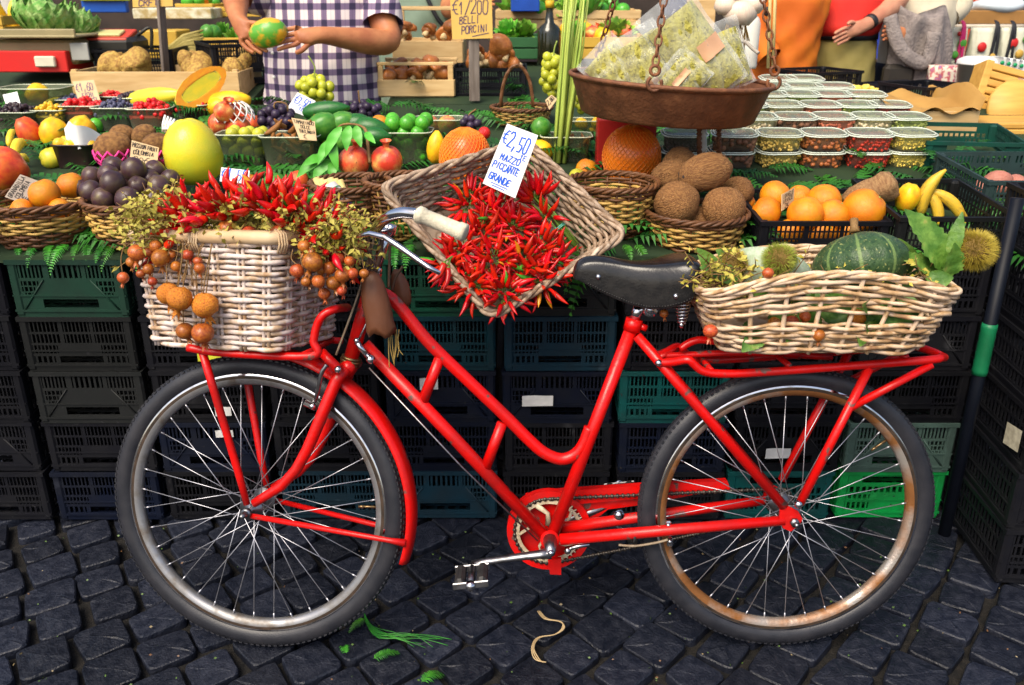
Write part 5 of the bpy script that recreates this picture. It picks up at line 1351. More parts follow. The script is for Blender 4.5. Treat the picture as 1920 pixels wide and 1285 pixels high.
for i in range(7): tag(inst('yellow_fruit', YEL, TRS(c + Vector(((i % 4 - 1.5) * W * .23, (i // 4 - .4) * D * .4, H * .95 + R.uniform(-.006, .006))), (R.random(), R.random(), 0), W * .3)), 'yellow fruit in the glossy black tray', 'fruit', 'yellow fruits in the black tray')
# sapotes in the pink foam net
for i, (px, py, w, h, ry, lab) in enumerate(((211, 276, 62, 74, 1.2, 'brown oval fruit lying in the pink foam net'), (292, 274, 52, 60, 1.0, 'brown fruit behind the passion fruit card'), (228, 254, 44, 50, 1.3, 'dark brown fruit behind the pink net'), (270, 254, 44, 50, 1.0, 'dark brown speckled fruit under the raspberries'))):
    put('brown_fruit', SAP, px, py, w, 2.62 + (i % 4 > 1) * .14, (.2, ry, .3), h=h, label=lab, cat='fruit', group='brown oval fruits')
for (px, w, lab) in ((212, 68, 'pink foam net sleeve under the brown fruit'), (292, 60, 'pink foam net sleeve behind the passion fruit card')):
    p = at(px, 284, 2.62); m0 = mpp(p); o = net(p, w / 2 * m0, 32 * m0, 'foam_net', m_netpink, 11, .0034, -.85, .15, .14); tag(o, lab, 'foam net', 'pink foam nets')
# ================================================================== punnets of small fruit
def berries(root, c, W, D, H, mt, n, d, seed, name='berries', me=None, top=.0):
    rr = random.Random(seed); b = MB(); f0, f1 = rrect(W * .8, D * .8, D * .17), rrect(W * .92, D * .92, D * .2)
    b.loft([[c + Vector((*f0(k / 24), .004)) for k in range(24)], [c + Vector((*f1(k / 24), H * .72)) for k in range(24)]])
    for i in range(n):
        x, y = rr.uniform(-.42, .42) * W, rr.uniform(-.42, .42) * D; z = H * rr.uniform(.45, .9) + (.45 + top) * (1 - (2 * x / W) ** 2) * (1 - (2 * y / D) ** 2) * H
        b.ell(c + Vector((x, y, z)), (d / 2, d / 2, d / 2 * rr.uniform(.85, 1.1)), 8, 5)
    o = b.build(name, mt, root); o['kind'] = 'stuff'
for i, (px, py, w, h, mt, d, lab) in enumerate(((26, 250, 80, 36, m_blackb, .020, 'clear punnet of blackberries at the left edge'), (92, 244, 62, 34, m_physal, .016, 'clear punnet of yellow berries behind the mangoes'), (150, 240, 78, 38, m_rasp, .022, 'punnet of red raspberries under the fig price card'), (214, 248, 80, 42, m_blue, .016, 'clear punnet of blueberries beside the raspberries'),
        (278, 250, 76, 42, m_rasp, .022, 'punnet of bright raspberries left of the foam cap'), (246, 213, 60, 26, m_blackb, .020, 'punnet of blackberries before the long papaya'), (300, 213, 64, 26, m_physal, .016, 'punnet of yellow berries before the long papaya'), (364, 216, 54, 26, m_blue, .016, 'punnet of blueberries below the halved papaya'), (358, 224, 60, 24, m_rasp, .020, 'punnet of raspberries behind the yellow pomelo'), (205, 208, 52, 24, m_rasp, .014, 'punnet of red currants beside the fig price card'), (130, 212, 54, 22, m_blue, .016, 'far punnet of blueberries behind the fig price card'))):
    root, c, W, D, H = tray(px, py, w, h, m_punnet, lab, cat='punnet', name='punnet', dk=.78); berries(root, c, W, D, H, mt, 95, d, 400 + i)
root, c, W, D, H = tray(58, 214, 118, 44, m_punnet, 'large clear box with a yellow melon at the left edge', cat='box', name='clear_box', dk=.7)
tag(inst('melon', MANGO, TRS(c + Vector((.0, 0, H * .7)), (.3, 1.3, 0), .085)), 'small yellow melon in the large clear box', 'melon')
tag(inst('green_fruit', GMAN, TRS(c + Vector((-.08, -.01, H * .5)), (.3, 1.3, 0), .08)), 'green fruit at the left in the large clear box', 'fruit')
tag(inst('banana', BAN, TRS(c + Vector((.08, -.02, H * .45)), (0, 1.5, .4), .12)), 'yellow curved fruit at the right in the large clear box', 'fruit')
def fill(root_spec, me, n, dk, name, label, cat, group, seed, sc=(1, 1, 1), layers=2, dome=.5):
    root, c, W, D, H = root_spec; rr = random.Random(seed); d = W * dk; nx = max(1, int(W * .9 / d)); ny = max(1, int(D * .9 / d)); k = 0
    for l in range(layers):
        for i in range(nx):
            for j in range(ny):
                if k >= n: return
                x = ((i + .5) / nx - .5) * W * .84 + rr.uniform(-.1, .1) * d + (l % 2) * d * .3; y = ((j + .5) / ny - .5) * D * .84 + rr.uniform(-.1, .1) * d
                z = d * .5 + l * d * .72 + rr.uniform(0, .1) * d
                if abs(x) > W * .47: x *= .8
                m_ = me[k % len(me)] if isinstance(me, list) else me
                tag(inst(name, m_, TRS(c + Vector((x, y, z)), (rr.uniform(-1, 1), rr.uniform(-1, 1), rr.uniform(0, 6)), tuple(d * s for s in sc))), label, cat, group); k += 1
fill(tray(456, 318, 92, 62, m_punnet, 'clear punnet of yellow green plums', cat='punnet', name='punnet'), PLUM, 44, .25, 'plum', 'yellow green plum in the clear punnet beside the pomelo', 'plum', 'plums in the punnet', 1, layers=4)
fill(tray(545, 326, 108, 66, m_punnet, 'clear punnet of brown tamarind pods', cat='punnet', name='punnet'), TAM, 34, .27, 'tamarind', 'curved brown tamarind pod in the clear punnet', 'tamarind', 'tamarinds in the punnet', 2, sc=(1.5, 1.5, 1.5), layers=4)
fill(tray(690, 310, 92, 54, m_punnet, 'clear punnet of orange fruit behind the pomegranates', cat='punnet', name='punnet'), ORM, 8, .38, 'orange_fruit', 'small orange fruit in the punnet behind the pomegranates', 'fruit', 'orange fruits behind the pomegranates', 3, layers=3)
fill(tray(757, 312, 104, 60, m_punnet, 'clear punnet of bright green limes', cat='punnet', name='punnet'), LIME, 36, .27, 'lime', 'bright green lime in the clear punnet right of the pomegranates', 'lime', 'limes in the punnet', 4, layers=4)
fill(tray(822, 264, 90, 36, m_punnet, 'clear punnet of prickly pears before the ferns', cat='punnet', name='punnet'), PRICK, 7, .42, 'prickly_pear', 'pink green prickly pear in the punnet before the ferns', 'prickly pear', 'prickly pears in the punnet', 5, layers=1)
fill(tray(1062, 306, 94, 46, m_punnet, 'clear punnet of dates behind the green stalks', cat='punnet', name='punnet'), TAM, 14, .3, 'date', 'brown date in the punnet behind the green stalks', 'date', 'dates in the punnet', 6)
fill(tray(1098, 270, 70, 40, m_punnet, 'small punnet of golden fruit left of the red box', cat='punnet', name='punnet'), YEL, 9, .36, 'golden_fruit', 'golden fruit in the small punnet left of the red box', 'fruit', 'golden fruits by the red box', 7)
put('yellow_pear', pm('yellow_pear', m_mangoy, PEAR, 12, .03), 818, 276, 36, 2.85, (0, .1, 0), h=62, label='upright yellow pear behind the rim of the chili basket', cat='pear')
for i, (px, py, w) in enumerate(((432, 220, 56), (412, 232, 44), (446, 240, 46), (420, 210, 40))):
    put('fig', POMG[i % 2], px, py, w, 3.05 - i * .02, (R.random(), R.random(), 0), label=['red fruit on top under the white net', 'red fruit at the left under the white net', 'brownish fruit at the front under the white net', 'red fruit at the back under the white net'][i], cat='fruit', group='red fruits under a white net')
p = at(440, 222, 3.04); m0 = mpp(p); tag(net(p, 36 * m0, 33 * m0, 'foam_net', m_netwhite, 14, .0022, -.1, .9, .12), 'white foam net arched over the red fruits', 'foam net')
# ---- pomegranates with branch
pr = empty('pomegranate_pair', at(695, 330, 2.62), 'two red pomegranates joined on one leafy branch', 'pomegranates')
for (px, py, w, k) in ((665, 304, 60, 0), (726, 303, 60, 1)):
    p = at(px, py, 2.62); o = inst('pomegranate', POMG[k], TRS(p, (.1, .15 - .3 * k, k), w * mpp(p)), pr)
b = MB(); b.tube(smooth([at(694, 306, 2.60), at(690, 275, 2.62), at(686, 245, 2.66), at(668, 234, 2.68), at(638, 236, 2.7), at(622, 262, 2.68)], 5), [.0050] * 12 + [.0035] * 14, 7); b.build('branch', m_stemw, pr)
for (a, c_, W) in (((640, 238), (612, 285), .03), ((622, 262), (598, 300), .028), ((655, 236), (650, 275), .030), ((668, 236), (676, 268), .028), ((686, 248), (700, 262), .022), ((622, 255), (632, 310), .03), ((612, 290), (560, 325), .035), ((620, 300), (590, 330), .035), ((630, 300), (622, 330), .03), ((606, 295), (575, 305), .028)):
    p, q = at(*a, 2.60), at(*c_, 2.56); b = MB(); leaf(b, p, q - p, (.1, -.8, .5), (q - p).length * 1.1, W, .2, .0); b.build('leaf', m_leafl, pr)
# ---- avocados, grapes
for (px, py, w, h, me, rx, ry, lab) in ((612, 207, 36, 92, AVO, .2, 1.45, 'long dark green avocado lying on top'), (603, 238, 52, 66, GMAN, .2, 1.1, 'lighter green mango under the dark avocado'), (640, 232, 46, 60, GMAN, .2, 1.3, 'green mango in the middle of the avocado heap'), (672, 232, 40, 56, AVO, .2, 1.5, 'small dark avocado in the middle of the heap'), (698, 240, 40, 70, AVO, .3, 1.7, 'dark green avocado at the right of the heap'), (705, 256, 36, 60, AVO, .3, 1.6, 'dark avocado at the lower right of the heap'), (655, 262, 40, 56, GMAN, .1, 1.2, 'green mango low in the heap')):
    put('avocado', me, px, py, w, 3.0 - (py - 207) * .003, (rx, ry, .15), h=h, label=lab, cat='avocado', group='avocados and green mangoes')
def grapes(px, py, wpx, hpx, Y, me, d, n, label, stem=None, seed=0, cat='grapes'):
    rr = random.Random(seed); p = at(px, py, Y); m0 = mpp(p); W, H = wpx * m0 / 2, hpx * m0 / 2; root = empty('grape_bunch', p - Vector((0, 0, H)), label, cat, 'bunches of grapes'); D = d * m0
    pts = []; tries = 0
    while len(pts) < n and tries < 4000:
        tries += 1; v = Vector((rr.gauss(0, 1), rr.gauss(0, 1), rr.gauss(0, 1))).normalized() * rr.uniform(.55, 1); q = Vector((v.x * (W - D / 2), v.y * min(W, H) * .8, v.z * (H - D / 2)))
        if all((q - o_).length > D * .78 for o_ in pts): pts.append(q)
    for q in pts: inst('grape', me, TRS(p + q, (rr.random(), rr.random(), rr.random() * 6), D), root)
    b = MB(); b.tube(smooth([p, p + Vector((0, 0, H * .9))] + ([at(*s_, Y) for s_ in stem] if stem else [p + Vector((.01, 0, H * 1.3))]), 4), .0028, 6); b.build('stalk', m_stalkg if me is GRG else m_stemw, root)
grapes(592, 168, 84, 62, 3.35, GRG, 19, 34, 'bunch of green grapes in front of the checked shirt', [(590, 125), (578, 105)], 1)
grapes(600, 258, 62, 60, 2.95, GRG, 15, 26, 'green grapes below the mangoes', None, 2)
grapes(1038, 140, 66, 92, 3.2, GRG, 18, 40, 'green grapes left of the hanging rusty pan', None, 3)
grapes(1092, 190, 36, 54, 3.3, GRG, 16, 14, 'yellow grapes peeping behind the tall green stalks', None, 8)
grapes(518, 225, 88, 68, 3.05, GRB, 17, 44, 'black grapes at the left of the green mangoes', [(540, 200), (528, 250)], 4)
grapes(675, 208, 96, 48, 3.25, GRB, 16, 36, 'black grapes behind the dark avocados', [(672, 170)], 5)
grapes(880, 232, 50, 36, 3.0, GRB, 15, 12, 'few black grapes before the fern bed', [(893, 205)], 6)
tag(put('green_fig', GMAN, 1014, 240, 38, 3.0, (.2, .2, 0), h=40), 'round green fig before the small handled basket', 'fig')
# ---- white stalk bundle in paper
wb = empty('stalk_bundle', at(640, 400, 2.32), 'bundle of pale stalks in printed white wrapper behind the front basket', 'vegetable bundle'); m_pale = mat('pale_stalk', (.66, .52, .22), (.56, .42, .15), rough=.5, sc=12, stretch=(6, 6, 1))
for k in range(6):
    a, c_ = at(592 + 9 * k, 334 + 2 * (k % 3), 2.36), at(622 + 7 * k, 398, 2.33); b = MB(); b.tube([a, a.lerp(c_, .5), c_], [.009, .011, .008], 9); b.build('stalk', m_pale, wb)
a, c_ = at(612, 352, 2.33), at(645, 398, 2.31); b = MB(); b.tube([a, a.lerp(c_, .3), a.lerp(c_, .7), c_], [.029, .033, .034, .024], 16, cap=False); wr = b.build('wrapper', mat('printed_wrapper', (.72, .7, .66), (.62, .6, .56), rough=.35, sc=20), wb)
b = MB(); d_ = (c_ - a); b.tube([a + d_ * .78, a + d_ * .93], [.0348, .030], 16, cap=False); b.build('blue_band', mat('blue_print', (.01, .08, .6), rough=.4), wr)
for t in (.2, .45): b = MB(); b.tube([a + d_ * t, a + d_ * (t + .035)], [.0335, .0342], 16, cap=False); b.build('green_line', mat('green_print_%d' % (t * 100), (.02, .2, .06), rough=.4), wr)
# ---- tall green stalks
m_lemon = mat('lemongrass_stalk', (.42, .50, .09), (.30, .42, .07), rough=.4, sc=6, stretch=(8, 8, .5), rnd=.15)
lg_ = empty('stalk_sheaf', at(1056, 308, 2.95), 'tall sheaf of pale green lemongrass stalks beside the rusty pan', 'lemongrass')
for k in range(22):
    x0 = 1038 + 22 * R.random(); x1 = 1062 + 48 * (x0 - 1038) / 22 + R.uniform(-12, 12); Yk = 2.93 + R.uniform(-.02, .04); r0 = R.uniform(.0045, .0075)
    p, q = at(x0, 306, Yk), at(x1, -30, Yk + .02); b = MB(); b.tube([p, p.lerp(q, .3), p.lerp(q, .65) + Vector((R.uniform(-.01, .01), 0, 0)), q], [r0, r0 * .9, r0 * .6, r0 * .3], 7); b.build('stalk', m_lemon, lg_)
# ================================================================== hanging pan scale
PY = 2.62
pc = at(1257, 150, PY); m0 = mpp(pc); pr_ = 188 * m0; tilt = Matrix.Rotation(radians(3.2), 4, 'Y')
pan = empty('scale_pan', pc - Vector((0, 0, .10)), 'round rusty iron scale pan hung on chains above the stall', 'scale pan')
PMx = Matrix.Translation(pc) @ tilt
b = MB(); b.lathe([(0, -.104), (pr_ * .84, -.102), (pr_ * .87, -.096), (pr_ * .985, -.004), (pr_ * 1.0, .002), (pr_ * 1.012, 0), (pr_ * 1.0, -.006), (pr_ * .978, -.004), (pr_ * .855, -.092), (0, -.098)], 72, 0, PMx); b.build('dish', m_rustpan, pan)
b = MB(); b.tube([PMx @ Vector((pr_ * 1.0 * cos(a), pr_ * 1.0 * sin(a), .003)) for a in [2 * pi * i / 72 for i in range(72)]], .0065, 8, closed=True); b.build('rim', m_rustpan, pan)
def link(mb, c, d, roll, L=.030, W=.0085, r=.0030):
    M = Matrix.Translation(c) @ zto(d, roll); pts = []
    for i in range(16):
        a = 2 * pi * i / 16; pts.append(M @ Vector((W * cos(a), 0, sin(a) * L * .5 if abs(sin(a)) > .5 else sin(a) * L * .5)))
    mb.tube(pts, r, 6, closed=True)
def chain(p0, p1, name='chain'):
    d = p1 - p0; n = max(2, int(d.length / .024))
    for i in range(n):
        b = MB(); link(b, p0 + d * ((i + .5) / n), d, (pi / 2) * (i % 2)); b.build('chain_link', m_rustpan, pan)
def hook(c, s=1.0, flip=1):
    b = MB(); pts = [c + Vector((flip * .018 * cos(a), -.004, .018 * sin(a))) * 1 for a in [radians(t) for t in range(150, 430, 14)]]; b.tube(pts, .0048, 7)
    b.tube([c + Vector((.012 * cos(a), .0, .032 + .012 * sin(a))) for a in [2 * pi * i / 14 for i in range(14)]], .0046, 7, closed=True); b.build('hook', m_rustpan, pan)
hk = [PMx @ Vector((pr_ * cos(a), pr_ * sin(a), .006)) for a in (radians(252), radians(352), radians(130))]
apex = Vector((pc.x + .02, PY - .02, pc.z + .95))
for i, h_ in enumerate(hk):
    hook(h_ + Vector((0, 0, .006)), flip=(1 if i else -1)); s_ = h_ + Vector((0, 0, .050)); e_ = s_.lerp(apex, .42); chain(s_, e_)
# legs of the balance below the pan
tag(MB().tube([at(1318, 300, 2.70), at(1318, 225, 2.70)], .012, 12).build('scale_post', mat('white_post', (.66, .64, .6), (.5, .48, .45), rough=.5, sc=20)), 'white post standing under the rusty pan', 'post')
for (x, lab) in ((1311, 'left rusty twisted rod under the pan'), (1348, 'right rusty twisted rod under the pan')):
    b = MB(); a, c_ = at(x, 300, 2.66), at(x, 230, 2.66); b.tube([a, c_], .0062, 8)
    for q in (0, pi): b.tube([a.lerp(c_, i / 30) + Vector((.006 * cos(i * .9 + q), .006 * sin(i * .9 + q), 0)) for i in range(31)], .0032, 5)
    tag(b.build('iron_rod', m_rustpan), lab, 'rod', 'rusty rods under the pan')
# bags of dried herbs
m_herb = mat('dried_herb', (.27, .24, .035), (.44, .40, .08), (.13, .12, .018), rough=.8, sc=60, bump=.4, bsc=120, lo=.38, hi=.6)
def herb_bag(a, c_, wpx, Y, label, seed, th=.035, lab_at=None):
    rr = random.Random(seed); p, q = at(*a, Y), at(*c_, Y + .03); ax = (q - p); L = ax.length; ax.normalize(); W = wpx * mpp(p); nn = Vector((0, -1, .25)); nn = (nn - ax * nn.dot(ax)).normalized(); sd_ = ax.cross(nn)
    root = empty('herb_bag', p, label, 'herb bag', 'cellophane herb bags in the pan'); f = [rr.uniform(0, 6) for _ in range(4)]
    def surf(u, v, k, t):
        e = max(0, (1 - abs(2 * u - 1) ** 3)) * max(0, 1 - abs(2 * v - 1) ** 4); return p + ax * (L * v) + sd_ * (W * (u - .5) * k) + nn * (t * e + .010 * (k > .95) * sin(9 * u + 7 * v + f[0]) * sin(13 * v - 8 * u + f[1]) + .004 * (k > .95) * sin(31 * u - 12 * v))
    b = MB()
    b.grid(lambda u, v: surf(u, v * .8 + .04, .86, th * .85), 14, 16); b.grid(lambda u, v: surf(u, v * .8 + .04, .86, -th * .85), 14, 16)
    for i in range(340):
        u, v = rr.uniform(.08, .92), rr.uniform(.06, .82); s_ = rr.choice((1, -1)); g = surf(u, v, .86, s_ * th * .88); e = Vector((rr.gauss(0, 1), rr.gauss(0, 1), rr.gauss(0, 1))).normalized() * rr.uniform(.004, .010); w_ = e.orthogonal().normalized() * .0016
        b.add([g - e, g + w_, g + e, g - w_], [(0, 1, 2, 3)], 0, False)
    o = b.build('herbs', m_herb, root); o['kind'] = 'stuff'
    b = MB(); b.grid(lambda u, v: surf(u, v, 1.0, th), 26, 30, sm=True); b.grid(lambda u, v: surf(u, v, 1.0, -th), 26, 30, sm=True); b.build('cellophane', m_cello, root)
    if lab_at:
        (u0, v0) = lab_at; b = MB(); b.grid(lambda u, v: surf(u0 + (u - .5) * .42, v0 + (v - .5) * .16, .98, th * 1.03) + nn * .004, 4, 3); b.build('tag', mat('herb_tag_%d' % seed, (.72, .42, .24), (.66, .36, .2), rough=.6, sc=20), root)
herb_bag((1185, 165), (1112, 92), 92, 2.60, 'small herb bag lying at the left of the pan', 1)
herb_bag((1240, 168), (1180, 58), 100, 2.58, 'herb bag leaning left of the middle of the pan', 2, lab_at=(.28, .12))
herb_bag((1358, 178), (1235, 5), 120, 2.56, 'largest herb bag sloping up across the pan', 3, th=.045, lab_at=(.7, .42))
herb_bag((1385, 165), (1345, 40), 70, 2.64, 'herb bag standing at the right behind the largest bag', 4)
herb_bag((1310, 172), (1250, 118), 90, 2.50, 'low herb bag at the front of the pan', 5, lab_at=(.4, .5))
# red carton behind the netted pomelo
o = MB().bbox(at(1172, 278, 2.92), (.19, .07, .19), .003).build('red_carton', mat('red_carton_print', (.42, .015, .012), (.30, .012, .010), rough=.4, sc=9)); tag(o, 'dark red carton standing behind the netted pomelo', 'carton')
# ================================================================== tubs of nuts
def tubme(): pass
NUT = {'flakes': mat('oat_flakes', (0.85, 0.62, 0.16), (0.68, 0.43, 0.08), (0.85, 0.78, 0.30), rough=.6, sc=90, bump=.8, bsc=120), 'hazel': mat('hazelnuts', (0.46, 0.15, 0.04), (0.32, 0.09, 0.03), rough=.4, sc=60), 'goji': mat('goji', (0.54, 0.04, 0.02), (0.38, 0.03, 0.01), rough=.4, sc=60), 'seeds': mat('yellow_seeds', (0.85, 0.68, 0.14), (0.76, 0.54, 0.08), rough=.5, sc=90, bump=.6), 'mix': mat('dark_seed_mix', (0.09, 0.07, 0.05), (0.18, 0.14, 0.11), rough=.6, sc=120, bump=.5), 'figs': mat('dried_fruit', (0.30, 0.14, 0.07), (0.16, 0.07, 0.04), rough=.6, sc=40), 'pink': mat('dried_pink', (0.70, 0.22, 0.11), (0.57, 0.14, 0.08), rough=.5, sc=60), 'green': mat('dried_green', (0.46, 0.51, 0.14), (0.35, 0.41, 0.08), rough=.5, sc=60), 'cream': mat('cream_nuts', (0.85, 0.76, 0.49), (0.76, 0.59, 0.35), rough=.5, sc=60)}
SZ = {'flakes': .011, 'hazel': .017, 'goji': .012, 'seeds': .008, 'mix': .007, 'figs': .024, 'pink': .014, 'green': .012, 'cream': .014}
TW, TD, TH = .142, .112, .052
def rring(w_, d_, z, k=28): f = rrect(w_, d_, min(w_, d_) * .34); return [Vector((*f(i / k), z)) for i in range(k)]
b = MB(); b.loft([rring(TW * .82, TD * .82, 0), rring(TW * .94, TD * .94, TH * .9), rring(TW * 1.0, TD * 1.0, TH * .93)], 0, False); TUB = b.mesh('tub', m_clear)
b = MB(); b.loft([rring(TW * 1.04, TD * 1.05, TH * .92), rring(TW * 1.05, TD * 1.06, TH * .99), rring(TW * .97, TD * .97, TH * 1.05), rring(TW * .93, TD * .93, TH * 1.0), rring(TW * .80, TD * .80, TH * 1.01), rring(TW * .5, TD * .5, TH * 1.04)], 0, True); LIDM = b.mesh('lid', m_lid)
b = MB(); b.tube([v + Vector((0, 0, 0)) for v in rring(TW * 1.05, TD * 1.06, TH * .97)], .0022, 5, closed=True); b.tube([v for v in rring(TW * .95, TD * .95, TH * 1.05)], .0016, 5, closed=True); EDGE = b.mesh('lid_edge', mat('lid_edge_plastic', (.72, .78, .66), rough=.15, coat=.3))
FILL = {}
def fillme(kind):
    if kind in FILL: return FILL[kind]
    rr = random.Random(hash(kind) % 1000 if False else sum(map(ord, kind))); b = MB(); d = SZ[kind]; n = int(min(420, 130 * (.017 / d) ** 1.5))
    b.loft([rring(TW * .79, TD * .79, .003), rring(TW * .90, TD * .90, TH * .74)], 0, True)
    for i in range(n):
        if rr.random() < .5: u = rr.random(); f = rrect(TW * .88, TD * .88, TD * .28); x, y = f(u); z = rr.uniform(.1, .7) * TH; k = .92 + .1 * z / TH; x *= k; y *= k
        else: x, y, z = rr.uniform(-.42, .42) * TW, rr.uniform(-.42, .42) * TD, TH * .78
        b.ell((x, y, z), (d / 2, d / 2 * rr.uniform(.7, 1), d / 2 * rr.uniform(.6, 1)), 7, 4, M=Euler((rr.random() * 3, rr.random() * 3, 0)).to_matrix().to_4x4())
    FILL[kind] = b.mesh('contents', NUT[kind]); return FILL[kind]
def nut_tub(M, kind, label, group):
    root = bpy.data.objects.new('nut_tub', None); root.empty_display_size = .03; root.matrix_basis = M; col.objects.link(root); tag(root, label, 'plastic tub', group)
    for nm, me in (('tub', TUB), ('lid', LIDM), ('lid_edge', EDGE), ('contents', fillme(kind))):
        o = bpy.data.objects.new(nm, me); o.parent = root; col.objects.link(o)
        if nm == 'contents': o['kind'] = 'stuff'
KN = {'flakes': 'yellow flakes', 'hazel': 'hazelnuts', 'goji': 'dried red berries', 'seeds': 'small yellow seeds', 'mix': 'dark seeds', 'figs': 'dark dried fruit', 'pink': 'dried pink fruit', 'green': 'dried green fruit', 'cream': 'pale nuts'}
rows_ = [(318, [(1285, 'mix'), (1376, 'figs'), (1462, 'flakes'), (1546, 'hazel'), (1632, 'goji'), (1712, 'seeds')], 'front row'), (283, [(1420, 'cream'), (1492, 'figs'), (1566, 'pink'), (1640, 'cream'), (1702, 'green')], 'second row'),
         (258, [(1400, 'green'), (1468, 'cream'), (1538, 'pink'), (1606, 'green'), (1668, 'goji')], 'third row'), (236, [(1440, 'cream'), (1500, 'green'), (1562, 'pink'), (1622, 'cream')], 'fourth row'), (219, [(1448, 'green'), (1506, 'cream'), (1566, 'pink')], 'fifth row'), (203, [(1460, 'pink'), (1510, 'green')], 'rearmost row')]
for ri, (py, L_, rl) in enumerate(rows_):
    for ci, (px, kd) in enumerate(L_):
        p = tab(px, py) + Vector((0, TD / 2, .004))
        for l in range(2):
            M = TRS(p + Vector((R.uniform(-.004, .004), R.uniform(-.004, .004) , l * (TH * 1.06))), (math.atan(TAB_S) * .6, 0, R.uniform(-.12, .12)))
            nut_tub(M, kd, '%s tub of %s, %s from left in the %s of tubs' % ('upper' if l else 'lower', KN[kd], ['first', 'second', 'third', 'fourth', 'fifth', 'sixth'][ci], rl), 'clear tubs of nuts and dried fruit')
# ================================================================== produce crates at the right front
def show_crate(px0, px1, py, d, h, colr, label, kind='B', yaw=0.0, dz=0.0, Y=None):
    p0, p1 = (tab(px0, py), tab(px1, py)) if Y is None else (at(px0, py, Y), at(px1, py, Y)); w = (p1 - p0).length; c = (p0 + p1) / 2 + Vector((0, d / 2, dz))
    o = inst('plastic_crate', cmesh(kind, colr, round(w, 3), d, h), TRS(c, (math.atan(TAB_S) * .5, 0, yaw))); tag(o, label, 'crate', 'open crates of produce on the stall'); return c, w
show_crate(1418, 1664, 476, .30, .098, 'black', 'low black crate full of orange grapefruit')
show_crate(1672, 1898, 486, .36, .125, 'grey', 'black crate with plantains and a taro root')
GF = ORM
for i, (px, py, w, Y, lab) in enumerate(((1453, 368, 58, 2.38, 'grapefruit at the back left of the black crate'), (1436, 398, 58, 2.33, 'grapefruit at the left behind the small card'), (1510, 402, 68, 2.29, 'grapefruit at the front left of the crate'), (1562, 404, 62, 2.30, 'deep orange grapefruit in the middle of the crate'), (1545, 378, 66, 2.42, 'grapefruit behind the middle of the crate'), (1620, 394, 80, 2.30, 'largest grapefruit at the right of the crate'), (1402, 380, 28, 2.44, 'small orange between coconut and crate'), (1498, 372, 50, 2.48, 'grapefruit at the back of the crate'), (1590, 436, 44, 2.28, 'grapefruit low inside the crate'), (1480, 436, 50, 2.28, 'grapefruit seen through the crate slots'), (1540, 438, 56, 2.28, 'grapefruit low in the crate middle'))):
    put('grapefruit', ORM[i % 3], px, py, w, Y, (R.uniform(-1, 1), R.uniform(-1, 1), 0), label=lab, cat='grapefruit', group='grapefruit in the black crate')
TARO = pm('taro_root', m_taro, [(0, -.5), (.16, -.47), (.24, -.3), (.27, -.05), (.26, .15), (.3, .3), (.24, .43), (0, .5)], 14, .05)
put('taro_root', TARO, 1632, 362, 100, 2.42, (.25, 1.05, .0), label='ringed brown taro root behind the largest grapefruit', cat='taro')
put('mango', MANGO, 1702, 371, 44, 2.42, (.1, .1, 0), h=54, label='yellow fruit left of the plantains', cat='mango')
for (px, py, L, rx, ry, rz, lab) in ((1738, 358, 98, .1, .3, 0, 'upright spotted plantain in the black crate'), (1778, 374, 92, .2, .95, pi, 'plantain curving to the right, striped dark'), (1755, 384, 84, .2, .45, pi, 'plantain in front of the upright one'), (1800, 400, 70, 0, .7, pi, 'short plantain at the right of the crate')):
    put('plantain', PLAN, px, py, L, 2.42, (rx, ry, rz), label=lab, cat='plantain', group='plantains in the black crate')
CC2 = dict(CC)
for k_, v_ in (('slate', 'slate'), ('dkgreen2', 'bottle green')): CNAME[k_] = v_
show_crate(1835, 2080, 402, .34, .11, 'slate', 'slate green crate with pink potatoes at the right edge', 'A', yaw=.02)
show_crate(1745, 1925, 322, .30, .105, 'dkgreen2', 'bottle green crate standing behind the plantain crate', 'C', yaw=-.15)
for i, (px, py, w) in enumerate(((1870, 344, 56), (1905, 350, 50), (1842, 352, 36))): put('potato', SAP if False else pm('potato', m_spud, ALM, 30 + i, .04), px, py, w, 2.62, (.2, 1.4, .3 * i), label=['pink potato in the slate green crate, largest', 'pink potato at the right edge of the picture', 'small pink potato at the crate corner'][i], cat='potato', group='potatoes at the right')
for i, (px, py, L) in enumerate(((1780, 300, 70), (1815, 305, 60))): put('yellow_root', PLAN if False else BAN, px, py, L, 2.95, (0, 1.5, .2 + 2.4 * i), label=['pale yellow curved root in the bottle green crate', 'second pale root at the right in the bottle green crate'][i], cat='root', group='pale roots in the green crate')

# ---- loose fruit that packs the gaps between the punnets
YG = pm('yellow_pear', m_papaya, PEAR, 70, .03); RAP = POMG[0]
for (nm, me, px, py, w, h, ry, lab) in (
    ('persimmon', REDO, 470, 236, 40, 42, .4, 'orange red fruit above the plum punnet'),
    ('mango', MANGO, 410, 200, 40, 48, 1.2, 'yellow mango behind the white foam net'),
    ('mango', MANGO, 1010, 285, 44, 54, 1.2, 'yellow mango right of the price card'), ('orange', ORM[2], 1100, 318, 42, 42, .3, 'loose orange left of the netted pomelo'), ('plum', PLUM[1], 1082, 332, 32, 32, .3, 'yellow plum above the empty basket'),
    ('pear', YG, 100, 296, 40, 46, 1.3, 'yellow pear left of the black tray'), ('lime', LIME, 180, 236, 28, 30, .3, 'small lime behind the napkin'),
    ('persimmon', REDO, 560, 342, 40, 42, .3, 'orange red fruit behind the front basket chilies'), ('green_mango', GMAN, 515, 345, 42, 46, 1.3, 'green mango behind the front basket chilies'), ('orange', ORM[0], 470, 345, 38, 38, .3, 'orange behind the front basket chilies')):
    put(nm, me, px, py, w, None, (.2, ry, R.uniform(0, 1)), h=h, label=lab, cat=nm.replace('_', ' '))
